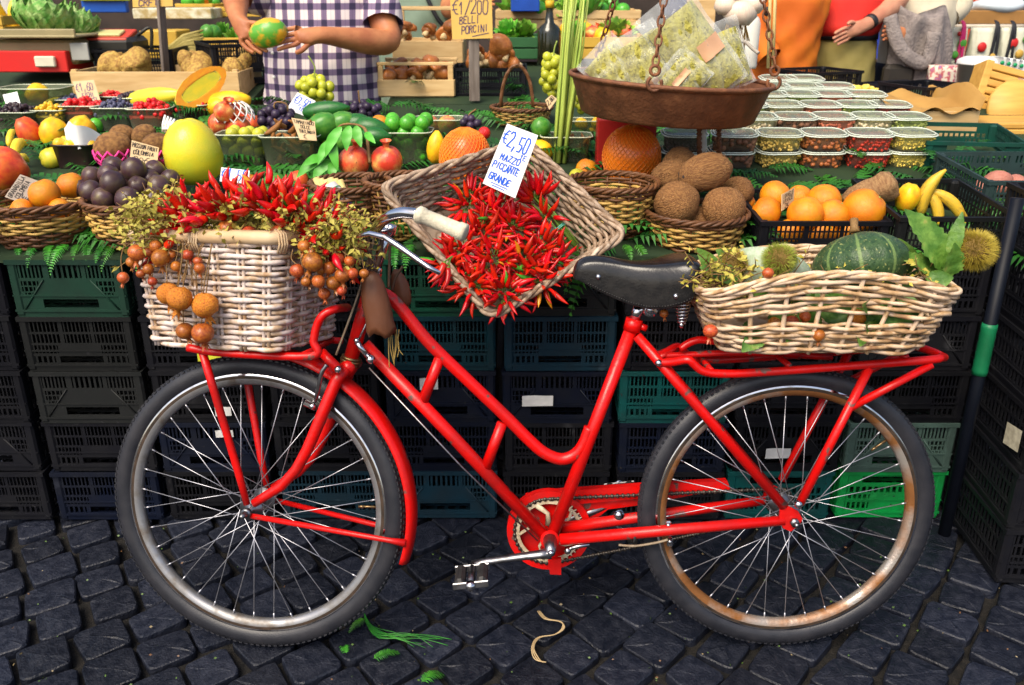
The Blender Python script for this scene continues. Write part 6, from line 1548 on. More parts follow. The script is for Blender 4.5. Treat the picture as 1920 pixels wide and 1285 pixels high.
# ================================================================== hand-lettered price cards
GL = {'A': ['00 26 40', '12 32'], 'B': ['00 06 36 45 34 03', '03 33 42 41 30 00'], 'C': ['45 36 16 05 01 10 30 41'], 'D': ['00 06 26 44 42 20 00'], 'E': ['40 00 06 46', '03 33'], 'F': ['00 06 46', '03 33'], 'G': ['45 36 16 05 01 10 30 41 43 23'],
      'H': ['00 06', '40 46', '03 43'], 'I': ['20 26'], 'L': ['06 00 40'], 'M': ['00 06 23 46 40'], 'N': ['00 06 40 46'], 'O': ['16 05 01 10 30 41 45 36 16'], 'P': ['00 06 36 45 44 33 03'], 'Q': ['16 05 01 10 30 41 45 36 16', '22 40'], 'R': ['00 06 36 45 34 03', '23 40'],
      'S': ['45 36 16 05 14 32 41 30 10 01'], 'T': ['06 46', '26 20'], 'U': ['06 01 10 30 41 46'], 'V': ['06 20 46'], 'Z': ['06 46 00 40'], '0': ['16 05 01 10 30 41 45 36 16'], '1': ['04 26 20'], '2': ['05 16 36 45 44 00 40'], '3': ['06 36 44 33 42 30 00'], '4': ['30 36 02 42'], '5': ['46 06 03 33 42 30 00'], '6': ['46 14 01 10 30 41 42 33 03'],
      '8': ['13 05 16 36 45 33 13 01 10 30 41 33'], '9': ['43 13 04 16 36 45 41 20'], ',': ['21 1/'], '/': ['00 46'], 'E€': [], '€': ['46 26 04 02 20 40', '/4 34', '/2 32'], '-': ['03 43'], '.': ['20 21'], ' ': []}
def _c(s):
    f = lambda ch: -1 if ch == '/' else int(ch)
    return f(s[0]) / 4, f(s[1]) / 6
def sign(corners, Ys, lines, card, ink, label, name='price_card', parent=None, thick=.0016, bend=0.0, wob=.02, cat='price card', group=None):
    """corners: photo pixels TL TR BR BL; Ys: depth at each corner; lines: (text, u0, v0, width, height, slant)"""
    P = [at(px, py, y) for (px, py), y in zip(corners, Ys)]
    def S(u, v): return (P[0] * (1 - u) + P[1] * u) * (1 - v) + (P[3] * (1 - u) + P[2] * u) * v
    nn = (P[1] - P[0]).cross(P[3] - P[0]).normalized()
    if nn.y > 0: nn = -nn
    def Sb(u, v, h): return S(u, v) + nn * (h + bend * sin(pi * u) )
    b = MB(); b.grid(lambda u, v: Sb(u, v, 0), 8, 6, sm=False); b.grid(lambda u, v: Sb(u, v, -thick), 8, 6, sm=False)
    for e in ((0, 0, 1, 0), (1, 0, 1, 1), (1, 1, 0, 1), (0, 1, 0, 0)):
        b.grid(lambda u, v: Sb(e[0] + (e[2] - e[0]) * u, e[1] + (e[3] - e[1]) * u, -thick * v), 8, 1, sm=False)
    o = b.build(name, card, parent)
    if label: tag(o, label, cat, group)
    W = (P[1] - P[0]).length; H = (P[3] - P[0]).length; rr = random.Random(len(label or name)); b = MB()
    def stroke(pts, w):
        for (u0, v0), (u1, v1) in zip(pts, pts[1:]):
            d = Vector(((u1 - u0) * W, (v1 - v0) * H)); l = d.length
            if l < 1e-6: continue
            n_ = Vector((-d.y, d.x)) / l * w / 2; e = d / l * w * .35
            q = [(u0 * W - e.x + n_.x, v0 * H - e.y + n_.y), (u1 * W + e.x + n_.x, v1 * H + e.y + n_.y), (u1 * W + e.x - n_.x, v1 * H + e.y - n_.y), (u0 * W - e.x - n_.x, v0 * H - e.y - n_.y)]
            hh = .0007 + .00012 * (len(b.f) % 5)
            b.add([Sb(x / W, y / H, hh) for x, y in q], [(0, 1, 2, 3)], 0, False)
    for (txt, u0, v0, w, h, sl, pw) in lines:
        if txt == '_': stroke([(u0, v0), (u0 + w, v0 + sl)], pw); continue
        cw = w / len(txt)
        for i, ch in enumerate(txt):
            bx, by = u0 + i * cw, v0 + sl * (i / max(1, len(txt))) + rr.uniform(-wob, wob) * .5; k = rr.uniform(.9, 1.08)
            for st in GL.get(ch, []):
                stroke([(bx + _c(s)[0] * cw * .74 * k + _c(s)[1] * cw * .12 + rr.uniform(-1, 1) * cw * .035, by + h * (1 - _c(s)[1] * k) + rr.uniform(-1, 1) * h * .03) for s in st.split()], pw)
    if b.v: b.build('lettering', ink, o)
    return o
sign([(951, 232), (1009, 254), (966, 372), (905, 344)], (2.15, 2.15, 2.06, 2.06), [('€', .06, .10, .16, .2, 0, .003), ('2,50', .22, .09, .66, .24, .02, .0032), ('1E', .72, .37, .2, .07, 0, .0018), ('MAZZO', .18, .45, .62, .10, .0, .0024), ('_', .5, .585, .3, 0, .0, .002), ('PICCANTE', .06, .60, .80, .10, .0, .0024), ('GRANDE', .08, .79, .66, .10, .0, .0026), ('_', .2, .93, .5, 0, .0, .002), ('_', .26, .965, .36, 0, .0, .002)], m_paper, m_inkblue, 'white price card with blue writing stuck in the chili basket')
sign([(38, 327), (76, 341), (48, 382), (9, 369)], (2.44, 2.40, 2.30, 2.34), [], m_grayc, m_inkblack, None) if False else None
sign([(9, 369), (38, 327), (76, 341), (46, 383)], (2.32, 2.42, 2.40, 2.30), [('GRANADILLA', .04, .08, .92, .22, 0, .0024), ('COLOMBIA', .10, .40, .75, .22, 0, .0024), ('€', .12, .70, .2, .28, 0, .0022)], m_grayc, m_inkblack, 'grey card in the left orange basket reading granadilla')
sign([(247, 263), (298, 277), (294, 315), (242, 312)], (2.54, 2.54, 2.46, 2.46), [('PASSION FRUIT', .04, .08, .92, .17, 0, .0020), ('COLOMBIA', .1, .34, .75, .17, 0, .0022), ('20€', .12, .60, .6, .34, .04, .0018)], m_kraft, m_inkblack, 'tan card behind the passion fruits reading passion fruit colombia')
sign([(136, 153), (176, 150), (194, 206), (154, 212)], (3.55, 3.55, 3.45, 3.45), [('€1,60', .08, .08, .8, .26, 0, .0030), ('FICHI', .25, .40, .55, .14, 0, .0028), ('ROSSI', .4, .58, .5, .13, 0, .0028), ('PREGIATI', .06, .76, .88, .13, 0, .0028)], m_kraft, m_inkgrey, 'cream card with violet writing standing behind the blueberries')
sign([(558, 173), (592, 190), (572, 218), (537, 205)], (3.2, 3.2, 3.15, 3.15), [('€3,50', .1, .15, .75, .4, 0, .003), ('1E', .5, .62, .3, .2, 0, .002)], m_paper, m_inkblue, 'small white card with blue price between grapes and avocado')
sign([(546, 221), (590, 228), (594, 264), (562, 262)], (2.84, 2.84, 2.76, 2.76), [('TAMARINDO', .05, .08, .9, .16, 0, .002), ('DOLCE', .3, .30, .45, .16, 0, .002), ('THAILANDIA', .15, .52, .8, .16, 0, .002), ('€', .3, .74, .2, .22, 0, .002)], m_kraft, m_inkblack, 'tan card stuck among the tamarind pods')
sign([(1466, 365), (1490, 352), (1488, 380), (1466, 396)], (2.30, 2.36, 2.34, 2.28), [('ISRAELE', .08, .1, .84, .22, 0, .0016), ('ARANCE', .08, .4, .8, .22, 0, .0016), ('2€', .2, .68, .4, .26, 0, .0016)], m_kraft, m_inkblack, 'small tan card among the grapefruit in the black crate')
sign([(415, 314), (468, 320), (466, 345), (412, 340)], (2.40, 2.40, 2.36, 2.36), [('€1,50', .05, .1, .9, .7, 0, .003)], m_paper, m_inkblue, 'white card with blue price peeping behind the front basket chilies')
sign([(5, 178), (32, 172), (38, 194), (12, 200)], (3.40, 3.40, 3.36, 3.36), [], m_paper, m_inkblue, 'small blank white tag on the clear melon box')
sign([(1022, 188), (1034, 178), (1045, 186), (1030, 206)], (3.1, 3.1, 3.06, 3.06), [('2,80', .1, .2, .8, .5, 0, .0022)], m_kraft, m_inkblack, 'little tan tag on the green grapes by the pan')
# stakes with boards
def stake(board, Yb, post, label, lines, pw=.022):
    root = empty('price_board', at(*post[1], Yb + .02), label, 'price board')
    b = MB(); a, c_ = at(*post[0], Yb + .015), at(*post[1], Yb + .02); b.bbox((0, 0, 0), (post[2] * mpp(a), .014, (a - c_).length), .002, Matrix.Translation((a + c_) / 2) @ zto(a - c_)); b.build('stake', m_wood2, root)
    sign(board, (Yb,) * 4, lines, m_yelcard, m_inkgrey, None, 'board', root, thick=.006)
stake([(842, -40), (921, -42), (924, 72), (848, 74)], 3.62, ((888, 40), (890, 190), 20), 'yellow board lettered by hand on a wooden stake above the mushrooms', [('€1/200', .06, .36, .86, .22, .0, .0036), ('BELLI', .2, .63, .5, .12, -.02, .0034), ('PORCINI', .24, .79, .66, .12, -.04, .0034), ('_', .5, .96, .4, 0, -.05, .003)])
stake([(246, -40), (322, -40), (324, 12), (249, 14)], 3.98, ((300, -10), (312, 150), 22), 'tan board on a grey stake above the tuber crate', [('CRFT', .15, .76, .5, .2, 0, .004)])
# ================================================================== papayas and the tuber crate
def wooden_crate(px0, px1, py, Y, d, h, label, nb=2, group='wooden produce crates', mt=None, yaw=0.0, rise=.0, floor=True):
    p0, p1 = at(px0, py, Y), at(px1, py, Y); w = abs(p1.x - p0.x); c = (p0 + p1) / 2 + Vector((0, d / 2, 0)); root = empty('wooden_crate', c, label, 'crate', group); mt = mt or m_wood; Mz = Matrix.Translation(c) @ Matrix.Rotation(yaw, 4, 'Z')
    bh = h / nb * .86
    for k in range(nb):
        z = h / nb * (k + .5)
        for s_ in (-1, 1):
            b = MB(); b.bbox((0, s_ * d / 2, z), (w, .007, bh), .0015, Mz); b.build('plank', mt, root)
            b = MB(); b.bbox((s_ * w / 2, 0, z), (.007, d - .01, bh), .0015, Mz); b.build('plank', mt, root)
    for sx in (-1, 1):
        for sy in (-1, 1):
            b = MB(); b.bbox((sx * (w / 2 - .014), sy * (d / 2 - .014), (h + rise) / 2), (.022, .022, h + rise), .002, Mz); b.build('corner_post', mt, root)
    if rise:
        for s_ in (-1, 1): b = MB(); b.bbox((0, s_ * (d / 2 - .014), h + rise + .006), (w, .022, .012), .002, Mz); b.build('top_bar', mt, root)
    b = MB(); b.box((0, 0, .004), (w - .01, d - .01, .006), Mz); b.build('bottom_board', mt, root)
    return c, w
m_tuber = mat('tuber_skin', (.50, .32, .07), (.26, .13, .03), rough=.7, sc=10, bump=.4, rnd=.2)
TUB_ = [pm('tuber', m_tuber, ALM, 40 + k, .08) for k in range(3)]
c, w = wooden_crate(140, 452, 186, 3.70, .34, .115, 'wide pale wooden crate of brown tubers behind the papayas', 1)
for i in range(16): tag(inst('tuber', TUB_[i % 3], TRS(c + Vector((R.uniform(-.45, .45) * w, R.uniform(-.1, .14), .085 + R.uniform(0, .05))), (R.uniform(0, 3), R.uniform(0, 3), 0), R.uniform(.09, .14))), 'brown knobbly tuber in the wide wooden crate', 'tuber', 'tubers in the wide wooden crate')
put('papaya', pm('papaya', m_papaya, ALM, 50, .02), 285, 184, 42, 3.50, (.2, 1.42, -.12), h=140, label='long yellow papaya lying left of the halved one', cat='papaya')
put('papaya', pm('papaya', m_mangoy, ALM, 51, .02), 425, 194, 52, 3.48, (.2, 1.40, .1), h=100, label='orange papaya at the right with a small sticker', cat='papaya')
b = MB(); k = 14
b.lathe([(0, -.5), (.14, -.47), (.30, -.36), (.42, -.18), (.45, 0), (.41, .18), (.30, .34), (.16, .45), (0, .5)], 24, 0, Matrix.Identity(4), warp=lambda p, a: Vector((p.x, max(p.y, 0), p.z)))
out = [(.45 * sin(pi * (i + .0) / 30), 0) for i in range(31)]
def pz(t): return -.5 + t
def prw(t):
    P_ = [(0, 0), (.03, .14), (.14, .30), (.32, .42), (.5, .45), (.68, .41), (.84, .30), (.95, .16), (1, 0)]
    for (a, ra), (c_, rc_) in zip(P_, P_[1:]):
        if a <= t <= c_: return ra + (rc_ - ra) * (t - a) / (c_ - a)
    return 0
def cav(s_, v): return .14 * (1 - min(1, (abs(s_) / .5) ** 2)) * min(1, max(0, 1 - (abs(v - .5) / .36) ** 2))
b.grid(lambda u, v: Vector(((2 * u - 1) * prw(v), -.004 + cav(2 * u - 1, v), pz(v))), 20, 24, 1)
b.grid(lambda u, v: Vector(((u - .5) * .92 * prw(.16 + .68 * v), -.014 + cav((u - .5) * .92, .16 + .68 * v), pz(.16 + .68 * v))), 12, 16, 2)
for k in range(40): b.ell((R.uniform(-.13, .13), .07 + R.uniform(-.02, .03), R.uniform(-.28, .28)), (.022, .022, .012), 6, 4, 3)
p = at(378, 163, 3.46); o = inst('papaya_half', b.mesh('papaya_half', [m_papaya, m_papf, m_seed, m_blackb]), TRS(p, (radians(-38), radians(58), radians(14)), (62 * mpp(p), 62 * mpp(p), 132 * mpp(p)))); tag(o, 'halved orange papaya showing its seed hollow', 'papaya')
# ================================================================== background counters and boxes
m_brown = mat('dark_shelf_wood', (.10, .05, .02), (.07, .032, .014), rough=.7, sc=8, stretch=(1, 6, 6)); m_dark = mat('dark_awning_cloth', (.03, .022, .018), (.05, .035, .028), rough=.9, sc=6)
def counter(label, x0, x1, Y, z, d=.6):
    root = empty('market_counter', ((x0 + x1) / 2, Y, 0), label, 'counter')
    b = MB(); b.bbox(((x0 + x1) / 2, Y + d / 2, z - .02), (x1 - x0, d, .04), .004); b.build('top', m_brown, root)
    b = MB(); b.box(((x0 + x1) / 2, Y + .03, (z - .04) / 2), (x1 - x0 - .02, .02, z - .05)); b.build('apron', m_brown, root)
counter('brown wooden counter behind the left part of the stall', -4.2, -1.2, 4.75, 1.08); counter('brown wooden counter behind the mushroom crates', -1.1, 1.2, 5.2, 1.05); counter('far counter carrying boxes and bags at the right', 1.9, 5.5, 5.9, .98)
wall = MB().bbox((0, 9.5, 1.8), (24, .2, 3.6), .01).build('market_wall', m_dark); tag(wall, 'dark wall far behind the market stalls', 'wall')
def carton(px0, px1, py0, py1, Y, d, mt, label, cat='box', name='carton', yaw=0, lid=None):
    p0, p1 = at(px0, py1, Y), at(px1, py0, Y); w, h = p1.x - p0.x, p1.z - p0.z
    c = Vector(((p0.x + p1.x) / 2, Y + d / 2, p0.z + h / 2)); b = MB(); b.bbox((0, 0, 0), (w, d, h), .004, Matrix.Translation(c) @ Matrix.Rotation(yaw, 4, 'Z')); o = b.build(name, mt); return tag(o, label, cat)
def flat(name, c, rough=.5, c2=None, sc=10): return mat(name, c, c2 or tuple(x * .8 for x in c), rough=rough, sc=sc)
m_yel = flat('yellow_box', (.62, .38, .05)); m_whitep = flat('white_printed_card', (.66, .64, .48), .6, (.4, .3, .12), 30)
# left: scale with cabbage
sc_ = empty('kitchen_scale', at(90, 118, 4.1), 'grey market scale carrying a cabbage at the upper left', 'scale')
m_gm = flat('scale_metal', (.34, .28, .14), .4); m_dkp = flat('dark_plastic', (.03, .028, .022), .4)
p = at(84, 66, 4.05); b = MB(); b.bbox((0, 0, 0), (.40, .30, .012), .004, Matrix.Translation(p)); b.bbox((0, -.14, .016), (.40, .012, .03), .004, Matrix.Translation(p)); b.build('plate', m_gm, sc_)
p = at(90, 95, 4.08); b = MB(); b.bbox((0, 0, 0), (.36, .24, .10), .012, Matrix.Translation(p)); b.build('body', m_gm, sc_)
p = at(150, 97, 3.94); b = MB(); b.bbox((0, 0, 0), (.075, .01, .07), .002, Matrix.Translation(p)); b.build('display', flat('display_grey', (.4, .4, .36)), sc_)
m_cab = mat('cabbage_leaf', (.12, .32, .05), (.30, .45, .13), (.45, .52, .25), rough=.5, sc=6, bump=.6, bsc=16, lo=.4, hi=.62); m_let = mat('lettuce_leaf', (.12, .36, .03), (.26, .48, .06), rough=.5, sc=8, rnd=.3, hue=.03)
def cabbage():
    rr = random.Random(5); b = MB(); b.ell((0, 0, 0), (.42, .42, .40), 18, 12, 0, warp=lump(3, .04, 5))
    for i in range(16):
        a = i * 2.4; z = rr.uniform(-.5, .7); d = Vector((cos(a), sin(a), .2)).normalized(); base = Vector((.15 * cos(a), .15 * sin(a), -.35))
        s_ = Vector((-sin(a), cos(a), 0))
        b.grid(lambda u, v: base + s_ * ((u - .5) * .75 * sin(pi * (.15 + .8 * v))) + d * (.10 + .36 * sin(pi * .5 * min(1, v * 1.4)) - .06 * (2 * u - 1) ** 2) * (1 + .04 * (i % 3)) + Vector((0, 0, .72 * v * (1 - .2 * (2 * u - 1) ** 2))) + d * (.025 * sin(18 * u + i) * v), 8, 7)
    return b.mesh('cabbage', m_cab)
CABB = cabbage()
p = at(84, 38, 4.1); tag(inst('cabbage', CABB, TRS(p, (.2, .1, 1), .20)), 'crinkled green cabbage on the market scale', 'cabbage')
tag(inst('cauliflower', CABB, TRS(at(150, 48, 4.15), (.3, .5, 2), .12)), 'paler small cabbage at the right of the market scale', 'cabbage')
def lettuce(seed):
    rr = random.Random(seed); b = MB()
    for i in range(22):
        a = i * 2.4; t = i / 22; d = Vector((cos(a) * (.3 + .5 * t), sin(a) * (.3 + .5 * t), 1 - .75 * t)); leaf(b, Vector((0, 0, -.3)), d, Vector((cos(a), sin(a), -.3)) * -1, .7, .42, -.15 + rr.uniform(-.1, .1), .10, 0, 8, .35)
    return b.mesh('lettuce', m_let)
LET = [lettuce(k) for k in range(3)]
carton(-5, 122, 96, 136, 3.92, .25, flat('red_print_box', (.62, .015, .012), .5, (.55, .02, .015)), 'red printed carton at the upper left edge')
carton(66, 100, 106, 126, 3.90, .02, flat('box_label', (.7, .66, .5)), 'white label panel leaning on the red carton', 'card')
rg = empty('cash_register', at(218, 105, 4.2), 'black and red cash register behind the scale', 'register')
p = at(215, 88, 4.2); b = MB(); b.bbox((0, 0, 0), (.24, .22, .09), .02, Matrix.Translation(p)); b.build('body', m_dkp, rg)
b = MB(); b.bbox((-.0, -.02, .055), (.20, .14, .02), .004, Matrix.Translation(p) @ Matrix.Rotation(.25, 4, 'X')); b.build('keypad', flat('register_red', (.55, .05, .02)), rg)
b = MB(); b.bbox((0, -.03, .07), (.13, .07, .012), .003, Matrix.Translation(p) @ Matrix.Rotation(.25, 4, 'X')); b.build('screen', flat('register_screen', (.55, .5, .2)), rg)
b = MB(); b.tube(smooth([p + Vector((.06, .05, .02)), p + Vector((.15, .06, .08)), p + Vector((.14, .06, -.02))], 5), .008, 6); b.build('cord', m_dkp, rg)
o = inst('plastic_crate', cmesh('B', 'black', .34, .3, .14), TRS(at(275, 150, 4.15), (0, 0, .1))); tag(o, 'black crate behind the tuber crate', 'crate')
o = inst('plastic_crate', cmesh('B', 'black', .30, .36, .16), TRS(at(452, 150, 4.05), (0, 0, .5))); tag(o, 'black crate at the left elbow of the vendor', 'crate')
for i, (a, c_, W_) in enumerate((((312, 95), (375, 62), 6), ((318, 100), (380, 80), 6), ((322, 105), (378, 98), 5))):
    b = MB()
    for k in range(9): p, q = at(a[0], a[1] + k * 1.2, 4.3), at(c_[0] + R.uniform(-6, 6), c_[1] + R.uniform(-10, 14), 4.3); b.tube([p, p.lerp(q, .5) + Vector((0, 0, .02)), q], [.012, .010, .005], 6)
    tag(b.build('cardoon_bundle', mat('cardoon_%d' % i, (.42, .34, .10), (.30, .24, .06), rough=.6, sc=20)), ['uppermost pale cardoon bundle left of the vendor', 'middle pale cardoon bundle left of the vendor', 'lowest pale cardoon bundle left of the vendor'][i], 'cardoon', 'cardoon bundles')
carton(268, 330, 58, 110, 4.5, .2, m_yel, 'ochre carton behind the wooden stake')
carton(250, 395, 16, 36, 4.72, .25, m_whitep, 'white printed fruit box on the back counter'); carton(155, 232, -14, 24, 4.78, .04, flat('blue_sign', (.01, .09, .45), .4), 'blue sign board at the top left', 'sign'); carton(150, 236, -40, 2, 4.76, .02, flat('lime_sign', (.45, .55, .03), .4), 'lime green sign board above the blue one', 'sign')
carton(10, 34, -60, 52, 5.0, .06, flat('white_pillar', (.6, .58, .52)), 'white pillar at the top left corner', 'pillar', 'pillar'); carton(46, 58, -30, 28, 4.95, .03, flat('green_tag', (.02, .3, .06)), 'green tag hanging near the pillar', 'tag', 'tag')
def veg_crate(px0, px1, py, Y, label, items, mt=m_yel, h=.10, d=.3, seed=0):
    c, w = wooden_crate(px0, px1, py, Y, d, h, label, 2, mt=mt); rr = random.Random(seed)
    for j, (me, nm, n, s, lab, cat) in enumerate(items):
        for i in range(n): tag(inst(nm, me, TRS(c + Vector((rr.uniform(-.42, .42) * w, rr.uniform(-.4, .35) * d, h * .85 + rr.uniform(0, .04))), (rr.uniform(-.5, .5), rr.uniform(-.5, .5), rr.uniform(0, 6)), s * rr.uniform(.85, 1.15))), lab, cat, lab)
veg_crate(372, 490, 106, 4.55, 'yellow crate of greens left of the vendor', [(LET[0], 'lettuce', 5, .11, 'pale lettuce in the yellow crate left of the vendor', 'lettuce'), (GMAN, 'green_fruit', 5, .07, 'dark green gourd in the yellow crate left of the vendor', 'gourd')], seed=1, h=.09)
veg_crate(372, 500, 140, 4.35, 'lower yellow crate beside the vendor', [(TUB_[0], 'tuber', 8, .1, 'tuber in the lower yellow crate beside the vendor', 'tuber')], seed=2, h=.07)
veg_crate(-60, 10, 70, 4.5, 'yellow crate of bananas at the top left corner', [(BAN, 'banana', 6, .18, 'banana in the crate at the top left corner', 'banana')], seed=12)
veg_crate(405, 495, 32, 4.9, 'shallow crate at the top left of the vendor', [(YEL, 'yellow_fruit', 12, .06, 'yellow fruit in the shallow crate on the back counter', 'fruit')], seed=3, h=.05)
veg_crate(330, 400, 22, 5.0, 'small crate of peppers on the back counter', [(LIME, 'green_pepper', 5, .07, 'green pepper in the small crate on the back counter', 'pepper'), (ORM[0], 'orange_pepper', 4, .06, 'orange pepper in the small crate on the back counter', 'pepper')], seed=4, h=.04)
veg_crate(930, 1012, 112, 4.25, 'green vegetable crate left of the oil bottle', [(LET[1], 'lettuce', 7, .13, 'dark lettuce in the crate left of the oil bottle', 'lettuce')], mt=flat('green_crate_wood', (.03, .12, .04)), seed=5)
veg_crate(1050, 1215, 112, 4.2, 'wooden crate of salad and peppers behind the pan', [(LET[2], 'lettuce', 8, .14, 'yellow green salad head behind the hanging pan', 'lettuce'), (MANGO, 'yellow_pepper', 6, .08, 'yellow pepper behind the hanging pan', 'pepper'), (POMG[0], 'red_pepper', 4, .07, 'red pepper behind the hanging pan', 'pepper')], seed=6)
veg_crate(930, 1200, 55, 5.1, 'long crate of salads on the far counter', [(LET[0], 'lettuce', 12, .16, 'salad head in the long crate on the far counter', 'lettuce'), (LIME, 'green_pepper', 6, .08, 'green pepper in the long crate on the far counter', 'pepper')], seed=7, mt=m_wood)
carton(958, 1012, -30, 22, 5.0, .1, flat('blue_cloth_box', (.01, .07, .40)), 'blue box at the top behind the oil bottle'); carton(1255, 1330, -30, 30, 5.4, .2, flat('navy_box', (.02, .03, .12)), 'dark blue box behind the herb bags'); carton(1290, 1345, -10, 60, 4.9, .1, m_wood, 'pale wooden board behind the herb bags', 'board')
# ---- mushrooms
def mush(k):
    rr = random.Random(k); b = MB(); b.lathe([(0, .5), (.25, .47), (.45, .33), (.5, .15), (.46, .06), (.3, .04), (.15, .06)], 16, 0, warp=lump(k, .05)); b.lathe([(.13, .1), (.14, -.1), (.2, -.32), (.17, -.46), (0, -.5)], 12, 1, warp=lump(k + 1, .06)); return b.mesh('mushroom', [m_mush, m_mushs])
MU = [mush(k) for k in range(3)]
c1, w1_ = wooden_crate(709, 852, 183, 3.72, .28, .075, 'small pale wooden crate of porcini mushrooms, front', 1, rise=.05)
c2, w2_ = wooden_crate(738, 868, 122, 4.15, .30, .11, 'wooden crate of mushrooms with raised handle bar, behind', 1, rise=.12)
o = inst('plastic_crate', cmesh('B', 'black', .31, .28, .12), TRS(at(918, 185, 3.74) + Vector((0, .14, 0)), (0, 0, 0))); tag(o, 'black crate of mushrooms behind the yellow board', 'crate'); c3 = at(918, 185, 3.74) + Vector((0, .14, 0))
for (c, w, n, h, lab, d) in ((c1, w1_, 16, .07, 'brown mushroom in the front wooden crate', .26), (c2, w2_, 14, .11, 'brown mushroom in the rear wooden crate', .26), (c3, .30, 16, .125, 'brown mushroom in the black crate', .24)):
    for i in range(n): tag(inst('mushroom', MU[i % 3], TRS(c + Vector((R.uniform(-.4, .4) * w, R.uniform(-.45, .3) * d, h + R.uniform(0, .05))), (R.uniform(-1.4, 1.4), R.uniform(-1.4, 1.4), 0), R.uniform(.055, .08))), lab, 'mushroom', lab)
tag(put('mushroom', MU[0], 940, 84, 46, 3.8, (1.9, .9, 0)), 'large pale mushroom lying on the black crate', 'mushroom')
# oil bottle
ob = empty('oil_bottle', at(1029, 122, 4.05), 'dark oil bottle with yellow cap behind the grapes', 'bottle'); p = at(1029, 122, 4.05); k = 1 / 400.
b = MB(); b.lathe([(0, 0), (.05, 0), (.052, .01), (.052, .13), (.045, .155), (.02, .175), (.015, .22), (.015, .24)], 20, 0, Matrix.Translation(p)); b.build('glass', mat('dark_glass', (.012, .014, .006), rough=.08, coat=.5), ob)
b = MB(); b.lathe([(0, .235), (.019, .235), (.019, .265), (0, .265)], 14, 0, Matrix.Translation(p)); b.build('cap', flat('yellow_cap', (.7, .42, .02)), ob)
# garlic
m_gar = mat('garlic_skin', (.72, .62, .48), (.66, .50, .40), rough=.5, sc=6, stretch=(6, 6, .6))
gm_ = MB(); gm_.lathe([(0, -.42), (.3, -.4), (.5, -.15), (.46, .12), (.25, .34), (.09, .5), (.05, .8)], 24, 0, warp=lambda p, a: p * (1 + .05 * abs(sin(a * 3.5)) * (1 if p.z < .3 else 0))); GAR = gm_.mesh('garlic', m_gar)
gb = empty('garlic_braid', at(1385, 60, 2.95), 'braid of white garlic hanging right of the herb bags', 'garlic')
for (px, py, w) in ((1388, 20, 62), (1362, 8, 44), (1412, 6, 44), (1380, -20, 50)): p = at(px, py, 2.95); inst('garlic_bulb', GAR, TRS(p, (R.uniform(-.2, .2), R.uniform(-.3, .3), 0), w * mpp(p)), gb)
b = MB()
for i in range(40): p = at(1372 + R.uniform(-8, 28), 42 + R.uniform(-4, 6), 2.95); b.tube([p, p + Vector((R.uniform(-.02, .02), R.uniform(-.01, .01), -.05 - R.random() * .03))], .0014, 4)
for s_ in (-4, 4): b.tube([at(1385 + s_, -10, 2.96), at(1385, -200, 2.96)], .006, 6)
b.build('roots', m_straw, gb)
for (px, lab) in ((1446, 'left pale cane in front of the orange garment'), (1455, 'right pale cane in front of the orange garment')):
    b = MB(); b.tube([at(px - 6, 128, 3.3), at(px, -60, 3.3)], .006, 7); tag(b.build('cane', flat('pale_cane', (.66, .5, .2))), lab, 'cane', 'pale canes')
b = MB(); p = at(1400, 128, 3.7); b.lathe([(0, 0), (.036, 0), (.038, .01), (.038, .17), (.03, .19), (.02, .2), (.02, .22), (0, .22)], 18, 0, Matrix.Translation(p)); tag(b.build('white_bottle', flat('white_plastic_bottle', (.7, .68, .6), .4)), 'white plastic bottle behind the right end of the pan', 'bottle')
b = MB(); b.tube(smooth([at(1377, 82, 2.75), at(1395, 78, 2.75), at(1412, 92, 2.72), at(1422, 100, 2.70)], 5), .0055, 7); tag(b.build('rope', flat('grey_rope', (.4, .36, .3), .8)), 'short grey rope tied to the right chain', 'rope')
# ---- right back: trays, boxes, bags
m_papr = mat('brown_wrapping_paper', (.42, .24, .06), (.34, .18, .04), rough=.6, sc=8)
c, w = wooden_crate(1662, 1826, 268, 3.22, .42, .12, 'pale wooden box lined with brown paper', 1)
b = MB(); b.grid(lambda u, v: c + Vector(((u - .5) * w * 1.1, (v - .5) * .46, .115 + .03 * sin(5 * u + 2) * sin(4 * v) + .012 * sin(17 * u + 9 * v) + .05 * (u > .95) )), 26, 18); tag(b.build('wrapping_paper', m_papr), 'crumpled brown paper lying in the pale wooden box', 'paper')
for i, (px0, px1, py, Y, lab, me, mt_) in enumerate(((1475, 1540, 172, 4.0, 'narrow tray of dried red tomatoes behind the tubs', NUT['goji'], m_wood), (1520, 1585, 196, 3.75, 'tray of pink dried fruit behind the tubs', NUT['pink'], m_wood), (1590, 1665, 206, 3.62, 'tray of orange peppers beside the wooden box', NUT['pink'], m_wood), (1600, 1660, 192, 3.85, 'tray of yellow peppers below the khaki trousers', NUT['seeds'], m_wood))):
    c, w = wooden_crate(px0, px1, py, Y, .26, .04, lab, 1, group='shallow wooden trays'); b = MB()
    for k in range(60): b.ell(c + Vector((R.uniform(-.44, .44) * w, R.uniform(-.11, .11), .035 + R.uniform(0, .015))), (.022, .011, .010), 7, 5, M=Matrix.Rotation(R.uniform(0, 6), 4, 'Z'))
    tag(b.build('dried_fruit', me), 'heap of small pieces in the ' + lab.replace('narrow ', '').split(' behind')[0].split(' beside')[0].split(' below')[0], 'dried fruit', kind='stuff')
for (px, py, Y, cl, lab) in ((1530, 178, 4.1, 'black', 'black crate in front of the khaki trousers'), (1690, 205, 4.0, 'navy', 'navy crate behind the brown paper box'), (1730, 208, 3.75, 'black', 'black crate in front of the patterned bag')):
    o = inst('plastic_crate', cmesh('B', cl, .28, .26, .11), TRS(at(px, py, Y), (0, 0, .4))); tag(o, lab, 'crate', 'small crates behind the tubs')
